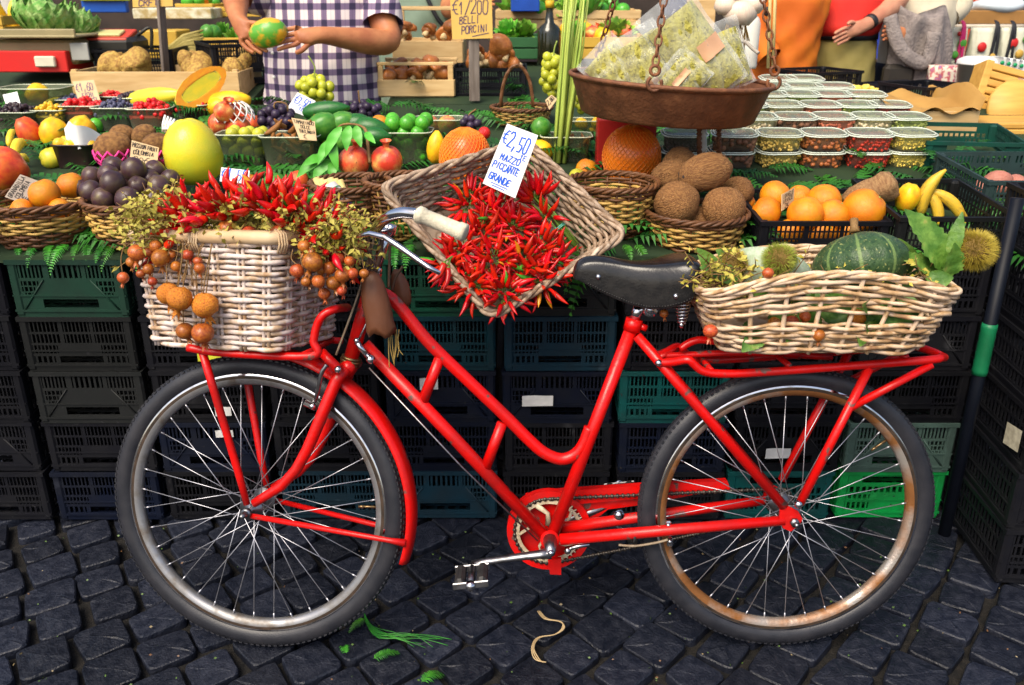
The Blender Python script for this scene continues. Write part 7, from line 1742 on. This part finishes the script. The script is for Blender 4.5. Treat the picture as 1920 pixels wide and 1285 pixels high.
def slat_box(px, py, Y, rz, label):
    p = at(px, py, Y); root = empty('slatted_box', p, label, 'wooden box'); M = Matrix.Translation(p) @ Euler((radians(-16), radians(14), rz)).to_matrix().to_4x4()
    for k in range(6): b = MB(); b.bbox((0, 0, .02 + k * .031), (.24, .10, .026), .003, M); b.build('slat', m_wood3, root)
    b = MB(); b.bbox((.11, -.004, .10), (.03, .11, .19), .003, M); b.build('batten', m_wood3, root); b = MB(); b.bbox((-.11, .004, .10), (.03, .11, .19), .003, M); b.build('batten', m_wood3, root)
    b = MB(); b.bbox((.03, -.058, .12), (.045, .004, .07), .001, M); b.build('picture_label', flat('brown_picture', (.34, .16, .08), .5, (.6, .5, .4), 20), root)
m_wood3 = mat('golden_wood', (.62, .36, .08), (.50, .26, .05), rough=.5, sc=6, stretch=(1, 6, 6))
slat_box(1868, 222, 3.6, -.1, 'golden slatted wooden box leaning at the right')
for k in range(4):
    b = MB(); b.bbox(at(1890, 262 - 11 * k, 3.35), (.34, .22, .020), .004, I4); tag(b.build('wooden_board', m_wood3), ['lowest golden board of the pile at the right', 'second golden board of the pile at the right', 'third golden board of the pile at the right', 'topmost golden board of the pile at the right'][k], 'board', 'boards at the right edge')
b = MB(); p = at(1905, 205, 3.5); b.lathe([(0, -.012), (.11, -.012), (.115, 0), (.11, .012), (0, .012)], 26, 0, Matrix.Translation(p) @ Matrix.Rotation(radians(70), 4, 'X')); tag(b.build('round_board', m_wood3), 'round golden cutting board at the right edge', 'cutting board')
for k in range(6):
    x = 1874 + 12 * k; o = carton(x, x + 10, 108 + 2 * k, 168 + 2 * k, 4.1, .10, m_paper if k % 2 else flat('pack_white_%d' % k, (.7, .7, .66)), 'white pack with blue stripe, number of the row counted from left: %s' % ['first', 'second', 'third', 'fourth', 'fifth', 'sixth'][k], 'pack', 'pack'); o['group'] = 'white packs in a row'
    q = at(x + 5, 118 + 2 * k, 4.095); b = MB(); b.lathe([(0, 0), (.009, 0), (.009, .004), (0, .004)], 10, 0, Matrix.Translation(q) @ Matrix.Rotation(pi / 2, 4, 'X')); b.build('green_dot', flat('green_dot_%d' % k, (.01, .3, .1)), o)
    q0, q1 = at(x, 127 + 2 * k, 4.097), at(x + 10, 130 + 2 * k, 4.097); b = MB(); b.box((q0 + q1) / 2, (q1.x - q0.x, .002, .006)); b.build('blue_stripe', flat('blue_stripe_%d' % k, (.05, .06, .4)), o)
bk_ = empty('clear_bucket', at(1822, 205, 4.25), 'translucent white bucket right of the shopping bags', 'bucket'); p = at(1822, 205, 4.25)
b = MB(); b.lathe([(0, 0), (.075, 0), (.095, .2), (.1, .2), (.1, .215), (.09, .215), (.07, .01), (0, .01)], 24, 0, Matrix.Translation(p)); b.build('shell', flat('milky_plastic', (.42, .42, .36), .35, (.36, .34, .28)), bk_)
b = MB(); b.lathe([(0, .24), (.07, .235), (.1, .222), (.102, .205)], 24, 0, Matrix.Translation(p)); b.build('lid', flat('white_lid', (.75, .75, .73), .4), bk_)
def bag(px0, px1, py0, py1, Y, base, prints, straps, label, seed=0):
    p0, p1 = at(px0, py1, Y), at(px1, py0, Y); w, h = p1.x - p0.x, p1.z - p0.z; root = empty('shopping_bag', Vector(((p0.x + p1.x) / 2, Y, p0.z)), label, 'bag', 'printed shopping bags'); c = Vector(((p0.x + p1.x) / 2, Y, p0.z)); rr = random.Random(seed)
    b = MB(); rings = []
    for i in range(9):
        v = i / 8; rings.append([c + Vector((w / 2 * cos(a) * (1 + .03 * sin(5 * v + 3 * a)), .06 * sin(a) * (1.2 - .5 * v) + .008 * sin(9 * a + 6 * v), v * h)) for a in [2 * pi * k / 28 for k in range(28)]])
    rings = [[Vector((c.x + math.copysign(abs((q.x - c.x) / (w / 2)) ** .45, q.x - c.x) * w / 2, q.y, q.z)) for q in r_] for r_ in rings]
    b.loft(rings, 0, True); b.build('cloth', base, root)
    for (u, v, r_, mt_) in prints:
        q = c + Vector(((u - .5) * w, -.082 + .02 * v, v * h)); b = MB(); b.ell(q, (r_ * h, .012, r_ * h * 1.05), 14, 8); b.build('print', mt_, root)
    for (u, mt_) in straps: b = MB(); b.tube(smooth([c + Vector(((u - .12) * w - w / 2, -.078, .1 * h)), c + Vector(((u - .03) * w - w / 2, -.07, h)), c + Vector((u * w - w / 2, -.03, h * 1.18)), c + Vector(((u + .05) * w - w / 2, -.07, h)), c + Vector(((u + .12) * w - w / 2, -.078, .1 * h))], 4), .009, 6, flat=.4); b.build('strap', mt_, root)
m_rp, m_gp, m_op, m_bs, m_ps = flat('print_red', (.6, .02, .02)), flat('print_green', (.08, .35, .04)), flat('print_orange', (.5, .3, .05)), flat('black_strap', (.015, .015, .018)), flat('pink_strap', (.6, .02, .14)); m_bagw = flat('bag_white', (.66, .66, .52), .5)
bag(1764, 1812, 52, 122, 5.0, m_bagw, [(.6, .6, .13, m_gp), (.3, .3, .1, m_gp), (.4, .85, .06, m_rp)], [(.55, m_ps)], 'white bag printed with green fruit and pink straps', 1); bag(1810, 1868, 52, 122, 4.98, m_bagw, [(.28, .5, .13, m_rp), (.75, .25, .09, m_op)], [(.78, m_bs)], 'white bag printed with a red apple and black straps', 2); bag(1866, 1925, 52, 120, 5.0, m_bagw, [(.3, .6, .14, m_rp), (.6, .3, .12, m_op), (.8, .7, .1, m_gp)], [(.2, m_bs)], 'white bag printed with tomatoes at the right edge', 3)
m_pat = mat('patterned_cloth', (.62, .55, .45), (.45, .08, .08), (.20, .14, .30), rough=.6, sc=55, lo=.48, hi=.56); bag(1728, 1798, 122, 212, 4.5, m_pat, [], [], 'patterned red and white bag on the ground behind the crates', 4)
b = MB(); b.tube([at(1752, 50, 5.05), at(1930, 50, 5.05)], .012, 8); tag(b.build('rail', flat('pale_rail', (.6, .52, .4))), 'pale rail from which the printed bags hang', 'rail')
carton(1800, 1930, 20, 46, 5.3, .35, flat('cardboard', (.36, .18, .05), .7), 'open cardboard tray at the top right'); carton(1786, 1800, 22, 36, 5.25, .1, m_paper, 'white card beside the cardboard tray', 'card')
b = MB(); b.ell(at(1870, 12, 5.4), (.16, .12, .05), 20, 10, 0, warp=lump(4, .08)); tag(b.build('folded_cloth', flat('pale_blue_cloth', (.55, .62, .66))), 'pale folded cloth in the cardboard tray', 'cloth')
cl = [('navy', (.02, .03, .10)), ('crimson', (.35, .02, .06)), ('royal blue', (.02, .05, .35)), ('orange red', (.6, .08, .02)), ('slate', (.10, .12, .15)), ('black', (.015, .015, .018)), ('plum', (.16, .03, .12)), ('olive', (.16, .15, .04))]
for i, (nm, c_) in enumerate(cl):
    x = 2.2 + .5 * i; b = MB(); b.grid(lambda u, v: Vector((x + (u - .5) * .46, 7.6 + .04 * sin(u * 19 + i) * (1 - .5 * v), .35 + v * 1.35)), 24, 6); b.grid(lambda u, v: Vector((x + (u - .5) * .46, 7.66 + .04 * sin(u * 19 + i + .6) * (1 - .5 * v), .35 + v * 1.35)), 24, 6); tag(b.build('hanging_garment', flat('garment_%d' % i, c_, .8)), '%s garment hanging far back at the right' % nm, 'garment', 'garments hanging far back')
carton(1757, 1768, -40, 60, 5.2, .04, flat('white_post2', (.62, .58, .5)), 'pale post beside the woman with the cardigan', 'post', 'post')
for i in range(7):
    x0 = 660 + 40 * i
# ================================================================== people
m_skin = mat('skin', (.50, .20, .08), (.36, .12, .05), rough=.5, sc=14, bump=.15, bsc=60); m_skin2 = mat('pale_skin', (.52, .25, .15), (.42, .17, .10), rough=.5, sc=14, bump=.15, bsc=60); m_hair = flat('dark_hair', (.03, .02, .015), .6)
def skinned(name, joints, edges, mt, parent, rootj, lev=2):
    names = list(joints); me = bpy.data.meshes.new(name); off = wloc(parent); me.from_pydata([tuple(Vector(joints[n][0]) - off) for n in names], [(names.index(a), names.index(c_)) for a, c_ in edges], []); me.materials.append(mt)
    o = bpy.data.objects.new(name, me); col.objects.link(o); o.parent = parent
    sk = o.modifiers.new('skin', 'SKIN'); sk.use_smooth_shade = True; sk.branch_smoothing = .3
    for i, n in enumerate(names):
        v = me.skin_vertices[0].data[i]; r_ = joints[n][1]; v.radius = (r_, r_) if not hasattr(r_, '__len__') else r_; v.use_root = (n == rootj)
    s2 = o.modifiers.new('sub', 'SUBSURF'); s2.levels = 1; s2.render_levels = lev
    return o
def fingers(j, e, wrist, palm, fwd, side, nrm, curl=.5, k=1.0, pre='f', thumb=1):
    """five unequal fingers growing from the palm joint"""
    fwd, side, nrm = Vector(fwd).normalized(), Vector(side).normalized(), Vector(nrm).normalized(); P = Vector(palm)
    for i, (off, L) in enumerate(((-.030, .066), (-.010, .078), (.010, .074), (.030, .058))):
        a = P + side * off * k + fwd * .035 * k; b_ = a + (fwd * cos(curl * .5) + nrm * sin(curl * .5)) * L * .5 * k; c_ = b_ + (fwd * cos(curl * 1.4) + nrm * sin(curl * 1.4)) * L * .5 * k
        for q, (pt, r_) in enumerate(((a, .0095), (b_, .0088), (c_, .0072))): j['%s%d%d' % (pre, i, q)] = (pt, r_ * k)
        e += [(palm_name(pre), '%s%d0' % (pre, i)), ('%s%d0' % (pre, i), '%s%d1' % (pre, i)), ('%s%d1' % (pre, i), '%s%d2' % (pre, i))]
    a = P - side * thumb * .035 * k - fwd * .01 * k; b_ = a + (fwd * .6 - side * thumb * .5 + nrm * .5).normalized() * .035 * k; c_ = b_ + (fwd * .8 + nrm * .6).normalized() * .028 * k
    for q, (pt, r_) in enumerate(((a, .012), (b_, .0105), (c_, .008))): j['%st%d' % (pre, q)] = (pt, r_ * k)
    e += [(palm_name(pre), pre + 't0'), (pre + 't0', pre + 't1'), (pre + 't1', pre + 't2')]
def palm_name(pre): return pre + 'palm'
def ellring(c, rx, ry, n=32, rot=0, wr=0, ph=0):
    out = []
    for k in range(n):
        a = 2 * pi * k / n; q = 1 + wr * (.8 * sin(3 * a + .8 * ph) * sin(ph * .9) + .7 * sin(7 * a - 1.3 * ph + 1.5 * sin(ph * .6)) + .5 * sin(12 * a + 1.9 * ph)); x, y = rx * cos(a) * q, ry * sin(a) * q; out.append(Vector(c) + Vector((x * cos(rot) - y * sin(rot), x * sin(rot) + y * cos(rot), 0)))
    return out
def garment(name, secs, mt, parent, wr=.022, rot=0):
    b = MB(); sx = []
    for A, B_ in zip(secs, secs[1:]):
        k = max(1, int(abs(B_[2] - A[2]) / .022)); sx += [tuple(p + (q - p) * i / k for p, q in zip(A, B_)) for i in range(k)]
    sx.append(secs[-1]); b.loft([ellring((x, y, z), rx, ry, 60, rot, wr, z * 22) for (x, y, z, rx, ry) in sx], 0, True); return b.build(name, mt, parent)
def sleeve(name, pts, rad, mt, parent): b = MB(); b.tube(smooth(pts, 5), [rad[0] + (rad[1] - rad[0]) * i / (5 * (len(pts) - 1)) for i in range(5 * (len(pts) - 1) + 1)], 16, cap=False); return b.build(name, mt, parent)
def body(root, X, Y, skin, H=1.74, hands=None, hair=True, lean=0):
    j = {'pelvis': ((X, Y, .92), (.15, .11)), 'spine': ((X, Y, 1.10), (.14, .11)), 'chest': ((X + lean * .5, Y, 1.32), (.16, .11)), 'neck': ((X + lean, Y, 1.50), .055), 'head0': ((X + lean, Y - .015, 1.57), .075), 'head1': ((X + lean, Y - .02, 1.66), (.078, .092)), 'head2': ((X + lean, Y - .01, 1.74), .06)}
    e = [('pelvis', 'spine'), ('spine', 'chest'), ('chest', 'neck'), ('neck', 'head0'), ('head0', 'head1'), ('head1', 'head2')]
    for s_, n in ((-1, 'l'), (1, 'r')):
        j[n + 'hip'] = ((X + s_ * .10, Y, .86), .085); j[n + 'knee'] = ((X + s_ * .11, Y - .01, .48), .058); j[n + 'ank'] = ((X + s_ * .12, Y + .01, .09), .042); j[n + 'toe'] = ((X + s_ * .13, Y - .15, .04), .035)
        e += [('pelvis', n + 'hip'), (n + 'hip', n + 'knee'), (n + 'knee', n + 'ank'), (n + 'ank', n + 'toe')]
    for n, (sh, el, wr_, pal, fw, sd_, nr, curl) in (hands or {}).items():
        j[n + 'sh'] = (sh, .062); j[n + 'el'] = (el, .055); j[n + 'fa'] = (Vector(el).lerp(Vector(wr_), .32), .056); j[n + 'fb'] = (Vector(el).lerp(Vector(wr_), .7), .042); j[n + 'wr'] = (wr_, .033); j[n + 'palm'] = (pal, (.040, .022))
        e += [('chest', n + 'sh'), (n + 'sh', n + 'el'), (n + 'el', n + 'fa'), (n + 'fa', n + 'fb'), (n + 'fb', n + 'wr'), (n + 'wr', n + 'palm')]; fingers(j, e, wr_, pal, fw, sd_, nr, curl, 1.0, n)
    o = skinned('body', j, e, skin, root, 'pelvis')
    if hair: b = MB(); b.ell((X + lean, Y + .005, 1.71), (.092, .108, .085), 20, 12); b.build('hair', m_hair, root)
    return o
# vendor in a checked shirt
def check_mat():
    m = mat('checked_shirt', (.62, .56, .55), rough=.8); nt = m.node_tree; N = nt.nodes; L = nt.links; b = N['Principled BSDF']; tc = N.new('ShaderNodeTexCoord'); sp = N.new('ShaderNodeSeparateXYZ'); L.new(tc.outputs['Object'], sp.inputs[0])
    def stripes(ax, per, duty):
        a = N.new('ShaderNodeMath'); a.operation = 'MULTIPLY'; a.inputs[1].default_value = 1 / per; L.new(sp.outputs[ax], a.inputs[0]); f = N.new('ShaderNodeMath'); f.operation = 'PINGPONG'; f.inputs[1].default_value = .5; L.new(a.outputs[0], f.inputs[0])
        r_ = N.new('ShaderNodeMapRange'); r_.inputs[1].default_value = duty / 2 - .03; r_.inputs[2].default_value = duty / 2 + .03; r_.inputs[3].default_value = 1; r_.inputs[4].default_value = 0; L.new(f.outputs[0], r_.inputs[0]); return r_.outputs[0]
    s1, s2, s3 = stripes('X', .052, .42), stripes('Z', .060, .40), stripes('X', .026, .10); ad = N.new('ShaderNodeMath'); ad.operation = 'ADD'; L.new(s1, ad.inputs[0]); L.new(s2, ad.inputs[1])
    a3 = N.new('ShaderNodeMath'); a3.operation = 'MULTIPLY_ADD'; a3.inputs[1].default_value = .25; L.new(s3, a3.inputs[0]); L.new(ad.outputs[0], a3.inputs[2])
    hv = N.new('ShaderNodeMath'); hv.operation = 'MULTIPLY'; hv.inputs[1].default_value = .5; L.new(a3.outputs[0], hv.inputs[0]); rp = N.new('ShaderNodeValToRGB'); e = rp.color_ramp.elements; e[0].position = 0; e[0].color = (.66, .58, .56, 1); e[1].position = .95; e[1].color = (.028, .020, .055, 1); x = e.new(.48); x.color = (.17, .12, .20, 1); L.new(hv.outputs[0], rp.inputs[0]); L.new(rp.outputs[0], b.inputs['Base Color']); return m
m_check = check_mat()
VY = 3.78; vx = at(604, 120, VY).x
vd = empty('person', (vx, VY, 0), 'vendor in a purple and white checked shirt holding a mango', 'person')
el, wr_ = at(736, 84, 3.66), at(606, 66, 3.46); pal = at(572, 66, 3.43); e2_ = at(440, -20, 3.66); w2_ = at(446, 40, 3.46); p2_ = at(456, 56, 3.43)
body(vd, vx, VY, m_skin, hands={'l': (Vector((vx + .22, VY, 1.42)), el, wr_, pal, (-1, -.15, -.12), (0, .3, 1), (-.2, -.8, -.3), .5), 'r': (Vector((vx - .22, VY, 1.42)), e2_, w2_, p2_, (.45, -.2, -.8), (-.8, 0, -.4), (.9, -.2, .2), .5)})
garment('shirt', [(vx, VY, .84, .225, .165), (vx, VY - .01, .92, .235, .180), (vx, VY - .02, 1.02, .240, .190), (vx + .004, VY - .02, 1.12, .235, .185), (vx + .008, VY - .01, 1.22, .230, .170), (vx + .008, VY, 1.32, .232, .155), (vx, VY, 1.42, .215, .13), (vx, VY, 1.48, .13, .09), (vx, VY, 1.50, .07, .07)], m_check, vd)
sleeve('sleeve', [Vector((vx + .19, VY, 1.42)), Vector((vx + .25, VY - .02, 1.38)), Vector((vx + .20, VY, 1.42)).lerp(el, .62)], (.085, .082), m_check, vd)
sleeve('sleeve', [Vector((vx - .19, VY, 1.42)), Vector((vx - .22, VY, 1.42)).lerp(e2_, .7)], (.085, .08), m_check, vd)
garment('trousers', [(vx, VY, .05, .19, .10), (vx, VY, .5, .19, .12), (vx, VY, .8, .21, .15), (vx, VY, .92, .215, .155)], flat('dark_trousers', (.03, .03, .04), .9), vd, .02)
for k in range(3): p = Vector((vx - .16 + .0 * k, VY - .168 + .012 * k, 1.12 + .09 * k)); b = MB(); b.ell(p, (.007, .004, .007), 10, 6); b.build('button', flat('shirt_button_%d' % k, (.75, .74, .7)), vd)
m_twomango = mat('green_orange_mango', (.10, .34, .03), (.72, .36, .02), rough=.35, sc=3.2, lo=.45, hi=.58, coat=.2)
tag(put('mango', pm('mango_held', m_twomango, EGG, 61, .02), 503, 62, 54, 3.40, (.2, 1.35, .1), h=72), 'green and orange mango held by the vendor', 'mango')
# green-shirted person
m_gsh = flat('sage_shirt', (.20, .27, .20), .8, (.15, .21, .15)); gY = 4.75; gx = at(782, 20, gY).x
gp_ = empty('person', (gx, gY, 0), 'person in a sage green shirt bending behind the mushroom crates', 'person'); ge, gw = at(842, 18, gY - .15), at(872, 12, gY - .35)
body(gp_, gx, gY, m_skin, hands={'l': (Vector((gx + .2, gY, 1.42)), ge, gw, gw + Vector((.05, -.04, .02)), (1, -.4, .1), (0, .3, 1), (0, -1, -.3), .6)}); garment('shirt', [(gx, gY, .86, .20, .14), (gx, gY, 1.0, .205, .15), (gx, gY, 1.15, .21, .15), (gx, gY, 1.3, .23, .15), (gx, gY, 1.42, .22, .13), (gx, gY, 1.49, .1, .08)], m_gsh, gp_); sleeve('sleeve', [Vector((gx + .19, gY, 1.42)), Vector((gx + .26, gY - .05, 1.34)), ge], (.08, .07), m_gsh, gp_)
b = MB(); b.tube(smooth([Vector((gx + .05, gY - .15, 1.44)), Vector((gx + .12, gY - .165, 1.3)), Vector((gx + .22, gY - .13, 1.2))], 5), .010, 6); b.build('strap', m_bs, gp_); garment('trousers', [(gx, gY, .05, .18, .10), (gx, gY, .5, .18, .12), (gx, gY, .88, .20, .14)], flat('grey_trousers', (.08, .08, .09), .9), gp_, .02)
# person in an orange garment
oY = 4.55; ox = at(1478, 60, oY).x; op_ = empty('person', (ox, oY, 0), 'person in a long orange garment seen behind the pan chain', 'person'); body(op_, ox, oY, m_skin)
m_or = mat('orange_cloth', (.62, .17, .008), (.50, .10, .006), rough=.75, sc=6, bump=.3, bsc=8)
garment('garment', [(ox + .02, oY, .55, .17, .14), (ox, oY, .75, .165, .15), (ox, oY, .95, .17, .15), (ox - .01, oY, 1.1, .16, .14), (ox - .01, oY, 1.25, .17, .14), (ox - .01, oY, 1.4, .2, .13), (ox, oY, 1.48, .09, .08)], m_or, op_, .045); sleeve('sleeve', [Vector((ox - .16, oY - .02, 1.42)), Vector((ox - .19, oY - .10, 1.26)), Vector((ox - .13, oY - .18, 1.14))], (.075, .06), m_or, op_)
b = MB(); p = at(1439, 22, oY - .2); b.ell(p, (.018, .008, .022), 12, 8); b.build('badge', m_bs, op_)
# man in a red polo shirt
rY = 4.72; rx_ = at(1586, 60, rY).x; rp_ = empty('person', (rx_, rY, 0), 'man in red polo shirt and khaki trousers, hand on hip', 'person'); rel, rwr = at(1700, -10, rY - .02), at(1628, 44, rY - .19); rpal = at(1600, 58, rY - .205)
body(rp_, rx_, rY, m_skin2, hands={'l': (Vector((rx_ + .18, rY, 1.44)), rel, rwr, rpal, (-.9, -.1, -.35), (.3, .2, -.9), (-.2, -.9, -.2), .35)})
garment('polo_shirt', [(rx_ - .02, rY, 1.22, .168, .155), (rx_ - .025, rY - .01, 1.25, .185, .175), (rx_ - .02, rY - .01, 1.28, .185, .17), (rx_ - .01, rY, 1.40, .20, .15), (rx_, rY, 1.5, .1, .08)], mat('red_polo', (.60, .022, .012), (.52, .016, .010), rough=.75, sc=6, bump=.2, bsc=10), rp_, .02)
m_kh = mat('khaki_cotton', (.34, .28, .09), (.27, .22, .06), rough=.8, sc=7, bump=.35, bsc=14)
garment('trousers', [(rx_, rY, .05, .15, .10), (rx_, rY, .5, .155, .12), (rx_ - .0, rY, .78, .17, .145), (rx_ - .005, rY, .95, .175, .16), (rx_ - .01, rY, 1.10, .176, .165), (rx_ - .015, rY, 1.225, .165, .150)], m_kh, rp_, .03)
garment('belt', [(rx_ - .015, rY, 1.205, .174, .160), (rx_ - .015, rY, 1.24, .174, .160)], m_bs, rp_, .01)
b = MB(); d_ = (Vector(rwr) - Vector(rel)).normalized(); b.tube([Vector(rwr) - d_ * .03, Vector(rwr) - d_ * .005], .036, 16); b.build('watch', m_bs, rp_)
# woman with a cardigan over her arm
wY = 4.85; wx = at(1718, 60, wY).x; wp_ = empty('person', (wx, wY, 0), 'woman in a cream top with a grey cardigan over her arm', 'person'); wel, wwr = at(1768, 50, wY - .05), at(1700, 62, wY - .26)
body(wp_, wx, wY, m_skin, hands={'l': (Vector((wx + .17, wY, 1.42)), wel, wwr, Vector(wwr) + Vector((-.06, -.02, .0)), (-1, -.2, .1), (0, .3, 1), (0, -1, -.2), .7)}); garment('top', [(wx, wY, 1.05, .17, .14), (wx, wY, 1.2, .175, .145), (wx, wY, 1.33, .19, .15), (wx, wY, 1.42, .185, .13), (wx, wY, 1.49, .1, .08)], flat('cream_top', (.68, .60, .44), .8), wp_)
sleeve('sleeve', [Vector((wx + .15, wY, 1.43)), Vector((wx + .185, wY - .01, 1.37)), Vector((wx + .17, wY, 1.42)).lerp(wel, .62)], (.075, .07), flat('cream_sleeve', (.68, .60, .44), .8), wp_); garment('trousers', [(wx, wY, .05, .15, .10), (wx, wY, .5, .16, .12), (wx, wY, .9, .19, .15), (wx, wY, 1.08, .175, .14)], flat('navy_trousers', (.015, .018, .03), .9), wp_, .02)
m_card = mat('grey_knit', (.27, .23, .21), (.19, .16, .15), rough=.9, sc=30, bump=.8, bsc=90)
cx_, cy_ = at(1712, 90, wY - .22).x, wY - .22; b = MB(); rings = []
for i in range(15):
    t = i / 14; z = at(1712, 22, cy_).z - t * .42; w = .13 + .03 * sin(3 * t) - .05 * max(0, t - .7); rings.append([Vector((cx_ + .03 * sin(2.5 * t) + w * cos(a) * (1 + .06 * sin(3 * a + 4 * t)), cy_ + .08 * sin(a) * (1 + .30 * sin(6 * a + 3 * t + sin(5 * t))), z + .03 * sin(2 * a + 1))) for a in [2 * pi * k / 40 for k in range(40)]])
b.loft(rings, 0, True); tag(b.build('cardigan', m_card), 'grey knitted cardigan draped over the arm of the woman', 'cardigan')
b = MB(); b.tube(smooth([at(1668, 30, cy_ - .08), at(1690, 95, cy_ - .11), at(1735, 118, cy_ - .10), at(1752, 60, cy_ - .1)], 6), [.035] * 19, 12, flat=.6); tag(b.build('cardigan_sleeve', m_card), 'loose sleeve of the grey cardigan crossing its front', 'sleeve')
b = MB(); b.bbox(at(1682, 148, wY - .28), (.15, .07, .14), .02); tag(b.build('handbag', flat('dark_leather_bag', (.03, .025, .02), .5)), 'dark handbag hanging below the grey cardigan', 'handbag')
# ================================================================== pole, scraps on the paving
b = MB(); a, c_ = at(1908, 372, 2.02), at(1770, 1002, 1.96); b.tube([a, c_], .0155, 14); po = b.build('parasol_pole', mat('navy_pole', (.002, .003, .007), (.004, .006, .011), rough=.5, sc=10, spec=.2)); tag(po, 'dark leaning parasol pole with a green taped band at the right', 'pole')
b = MB(); q0, q1 = at(1858, 607, 2.0), at(1836, 702, 1.992); d_ = (c_ - a).normalized(); q0 = a + d_ * (q0 - a).dot(d_); q1 = a + d_ * (q1 - a).dot(d_); b.tube([q0.lerp(q1, t) for t in [i / 12 for i in range(13)]], [.0178 + .0008 * (i % 2) for i in range(13)], 14); b.build('green_tape', mat('green_tape', (.006, .16, .06), (.004, .11, .04), rough=.4, sc=20), po)
def gnd(px, py, z=.004): return tz(px, py, z)
b = MB()
for k in range(3): b.tube(smooth([gnd(1008 + k * 2, 1146, .004), gnd(1020 + 3 * k, 1160, .012), gnd(1050 + k, 1166, .016), gnd(1058 - k * 2, 1178, .014), gnd(1040, 1190, .012), gnd(1008 + 2 * k, 1196, .01), gnd(997 + 2 * k, 1215, .008), gnd(1003 + 4 * k, 1236, .006), gnd(1024 - 3 * k, 1242, .006)], 6), .0016, 5)
tag(b.build('raffia_strand', mat('raffia', (.46, .34, .18), (.34, .24, .12), rough=.6, sc=30)), 'curled strand of raffia lying on the cobbles below the pedal', 'raffia')
for i, (px, py, a, s, lab) in enumerate(((684, 1160, 2.4, .22, 'small fern tip on the cobbles beside the front tyre'), (650, 1225, .4, .2, 'fern tip lying right of the front wheel bottom'), (700, 1235, -1.0, .24, 'pair fern tip on the cobbles below the front wheel'), (790, 1280, -.7, .25, 'fern tip at the bottom edge of the picture'))):
    tag(inst('fern_scrap', FM[i % 4], TRS(gnd(px, py, .008), (.1, 0, a), s)), lab, 'fern', 'fern scraps on the cobbles')
b = MB()
for k in range(12): b.tube(smooth([gnd(683, 1150 + k, .004), gnd(700 + k, 1175 + 2 * k, .012), gnd(745 + 4 * k, 1195 + R.uniform(-8, 8), .016), gnd(770 + 7 * k, 1205 + R.uniform(-12, 12), .004)], 4), .0010, 4)
tag(b.build('grass_blades', m_fern), 'few long green grass blades beside the front tyre', 'grass', kind='stuff')
rr = random.Random(77); b = MB()
for i in range(260):
    px, py = rr.uniform(0, 1920), rr.uniform(990, 1285); p = gnd(px, py, rr.choice((-.012, -.01, .004))); d = Vector((rr.gauss(0, 1), rr.gauss(0, 1), rr.gauss(0, .2))).normalized(); s_ = d.orthogonal(); L = rr.uniform(.003, .010)
    b.add([p, p + d * L * .5 + s_ * L * .25, p + d * L, p + d * L * .5 - s_ * L * .25], [(0, 1, 2, 3)], rr.choice((0, 0, 1, 2)), False)
tag(b.build('leaf_litter', [flat('litter_green', (.06, .12, .015)), flat('litter_brown', (.12, .055, .02)), flat('litter_straw', (.20, .15, .07))]), 'scattered crumbs of leaves between the cobbles', 'litter', kind='stuff')

# ================================================================== labels that tell near twins apart
def proj(P):
    d = depth(P); v = (P.z - CAMH) * cos(PITCH) + P.y * sin(PITCH); return 960 + FPX * P.x / d, 642.5 - FPX * v / d
ORD = ['first', 'second', 'third', 'fourth', 'fifth', 'sixth', 'seventh', 'eighth', 'ninth', 'tenth', 'eleventh', 'twelfth']
def order(group, base, nrows, names):
    L = [(proj(o.matrix_basis.translation), o) for o in scene.objects if o.parent is None and o.get('group') == group]
    L.sort(key=lambda t: t[0][1]); n = len(L); k = -(-n // nrows)
    for r_ in range(nrows):
        row = sorted(L[r_ * k:(r_ + 1) * k], key=lambda t: t[0][0])
        for i, (q, o) in enumerate(row): o['label'] = '%s, %s from left%s' % (base, ORD[i], (' in the ' + names[r_]) if names else '')
order('passion fruits in the straw basket', 'dark purple passion fruit in the straw basket', 3, ['back row', 'middle row', 'front row'])
order('pomegranate cluster at the right of the front basket', 'small pomegranate hanging by the pods', 2, ['upper row of its cluster', 'lower row of its cluster'])
order('pomegranates at the left of the front basket', 'small pomegranate on the front basket left side', 2, ['upper row', 'lower row'])
order('pomegranates on the front basket rim', 'small dried pomegranate on top of the front basket', 1, None)
order('fern fronds hanging over the crates on the left', 'green fern frond drooping over the left crates', 1, None)
order('fern fronds hanging under the chili basket', 'fern frond hanging between chili basket and saddle', 1, None)
order('fern fronds behind the handlebar', 'fern frond on the stall edge behind the bicycle', 1, None)
order('yellow fruits in the black tray', 'yellow fruit in the glossy black tray', 2, ['back row', 'front row'])
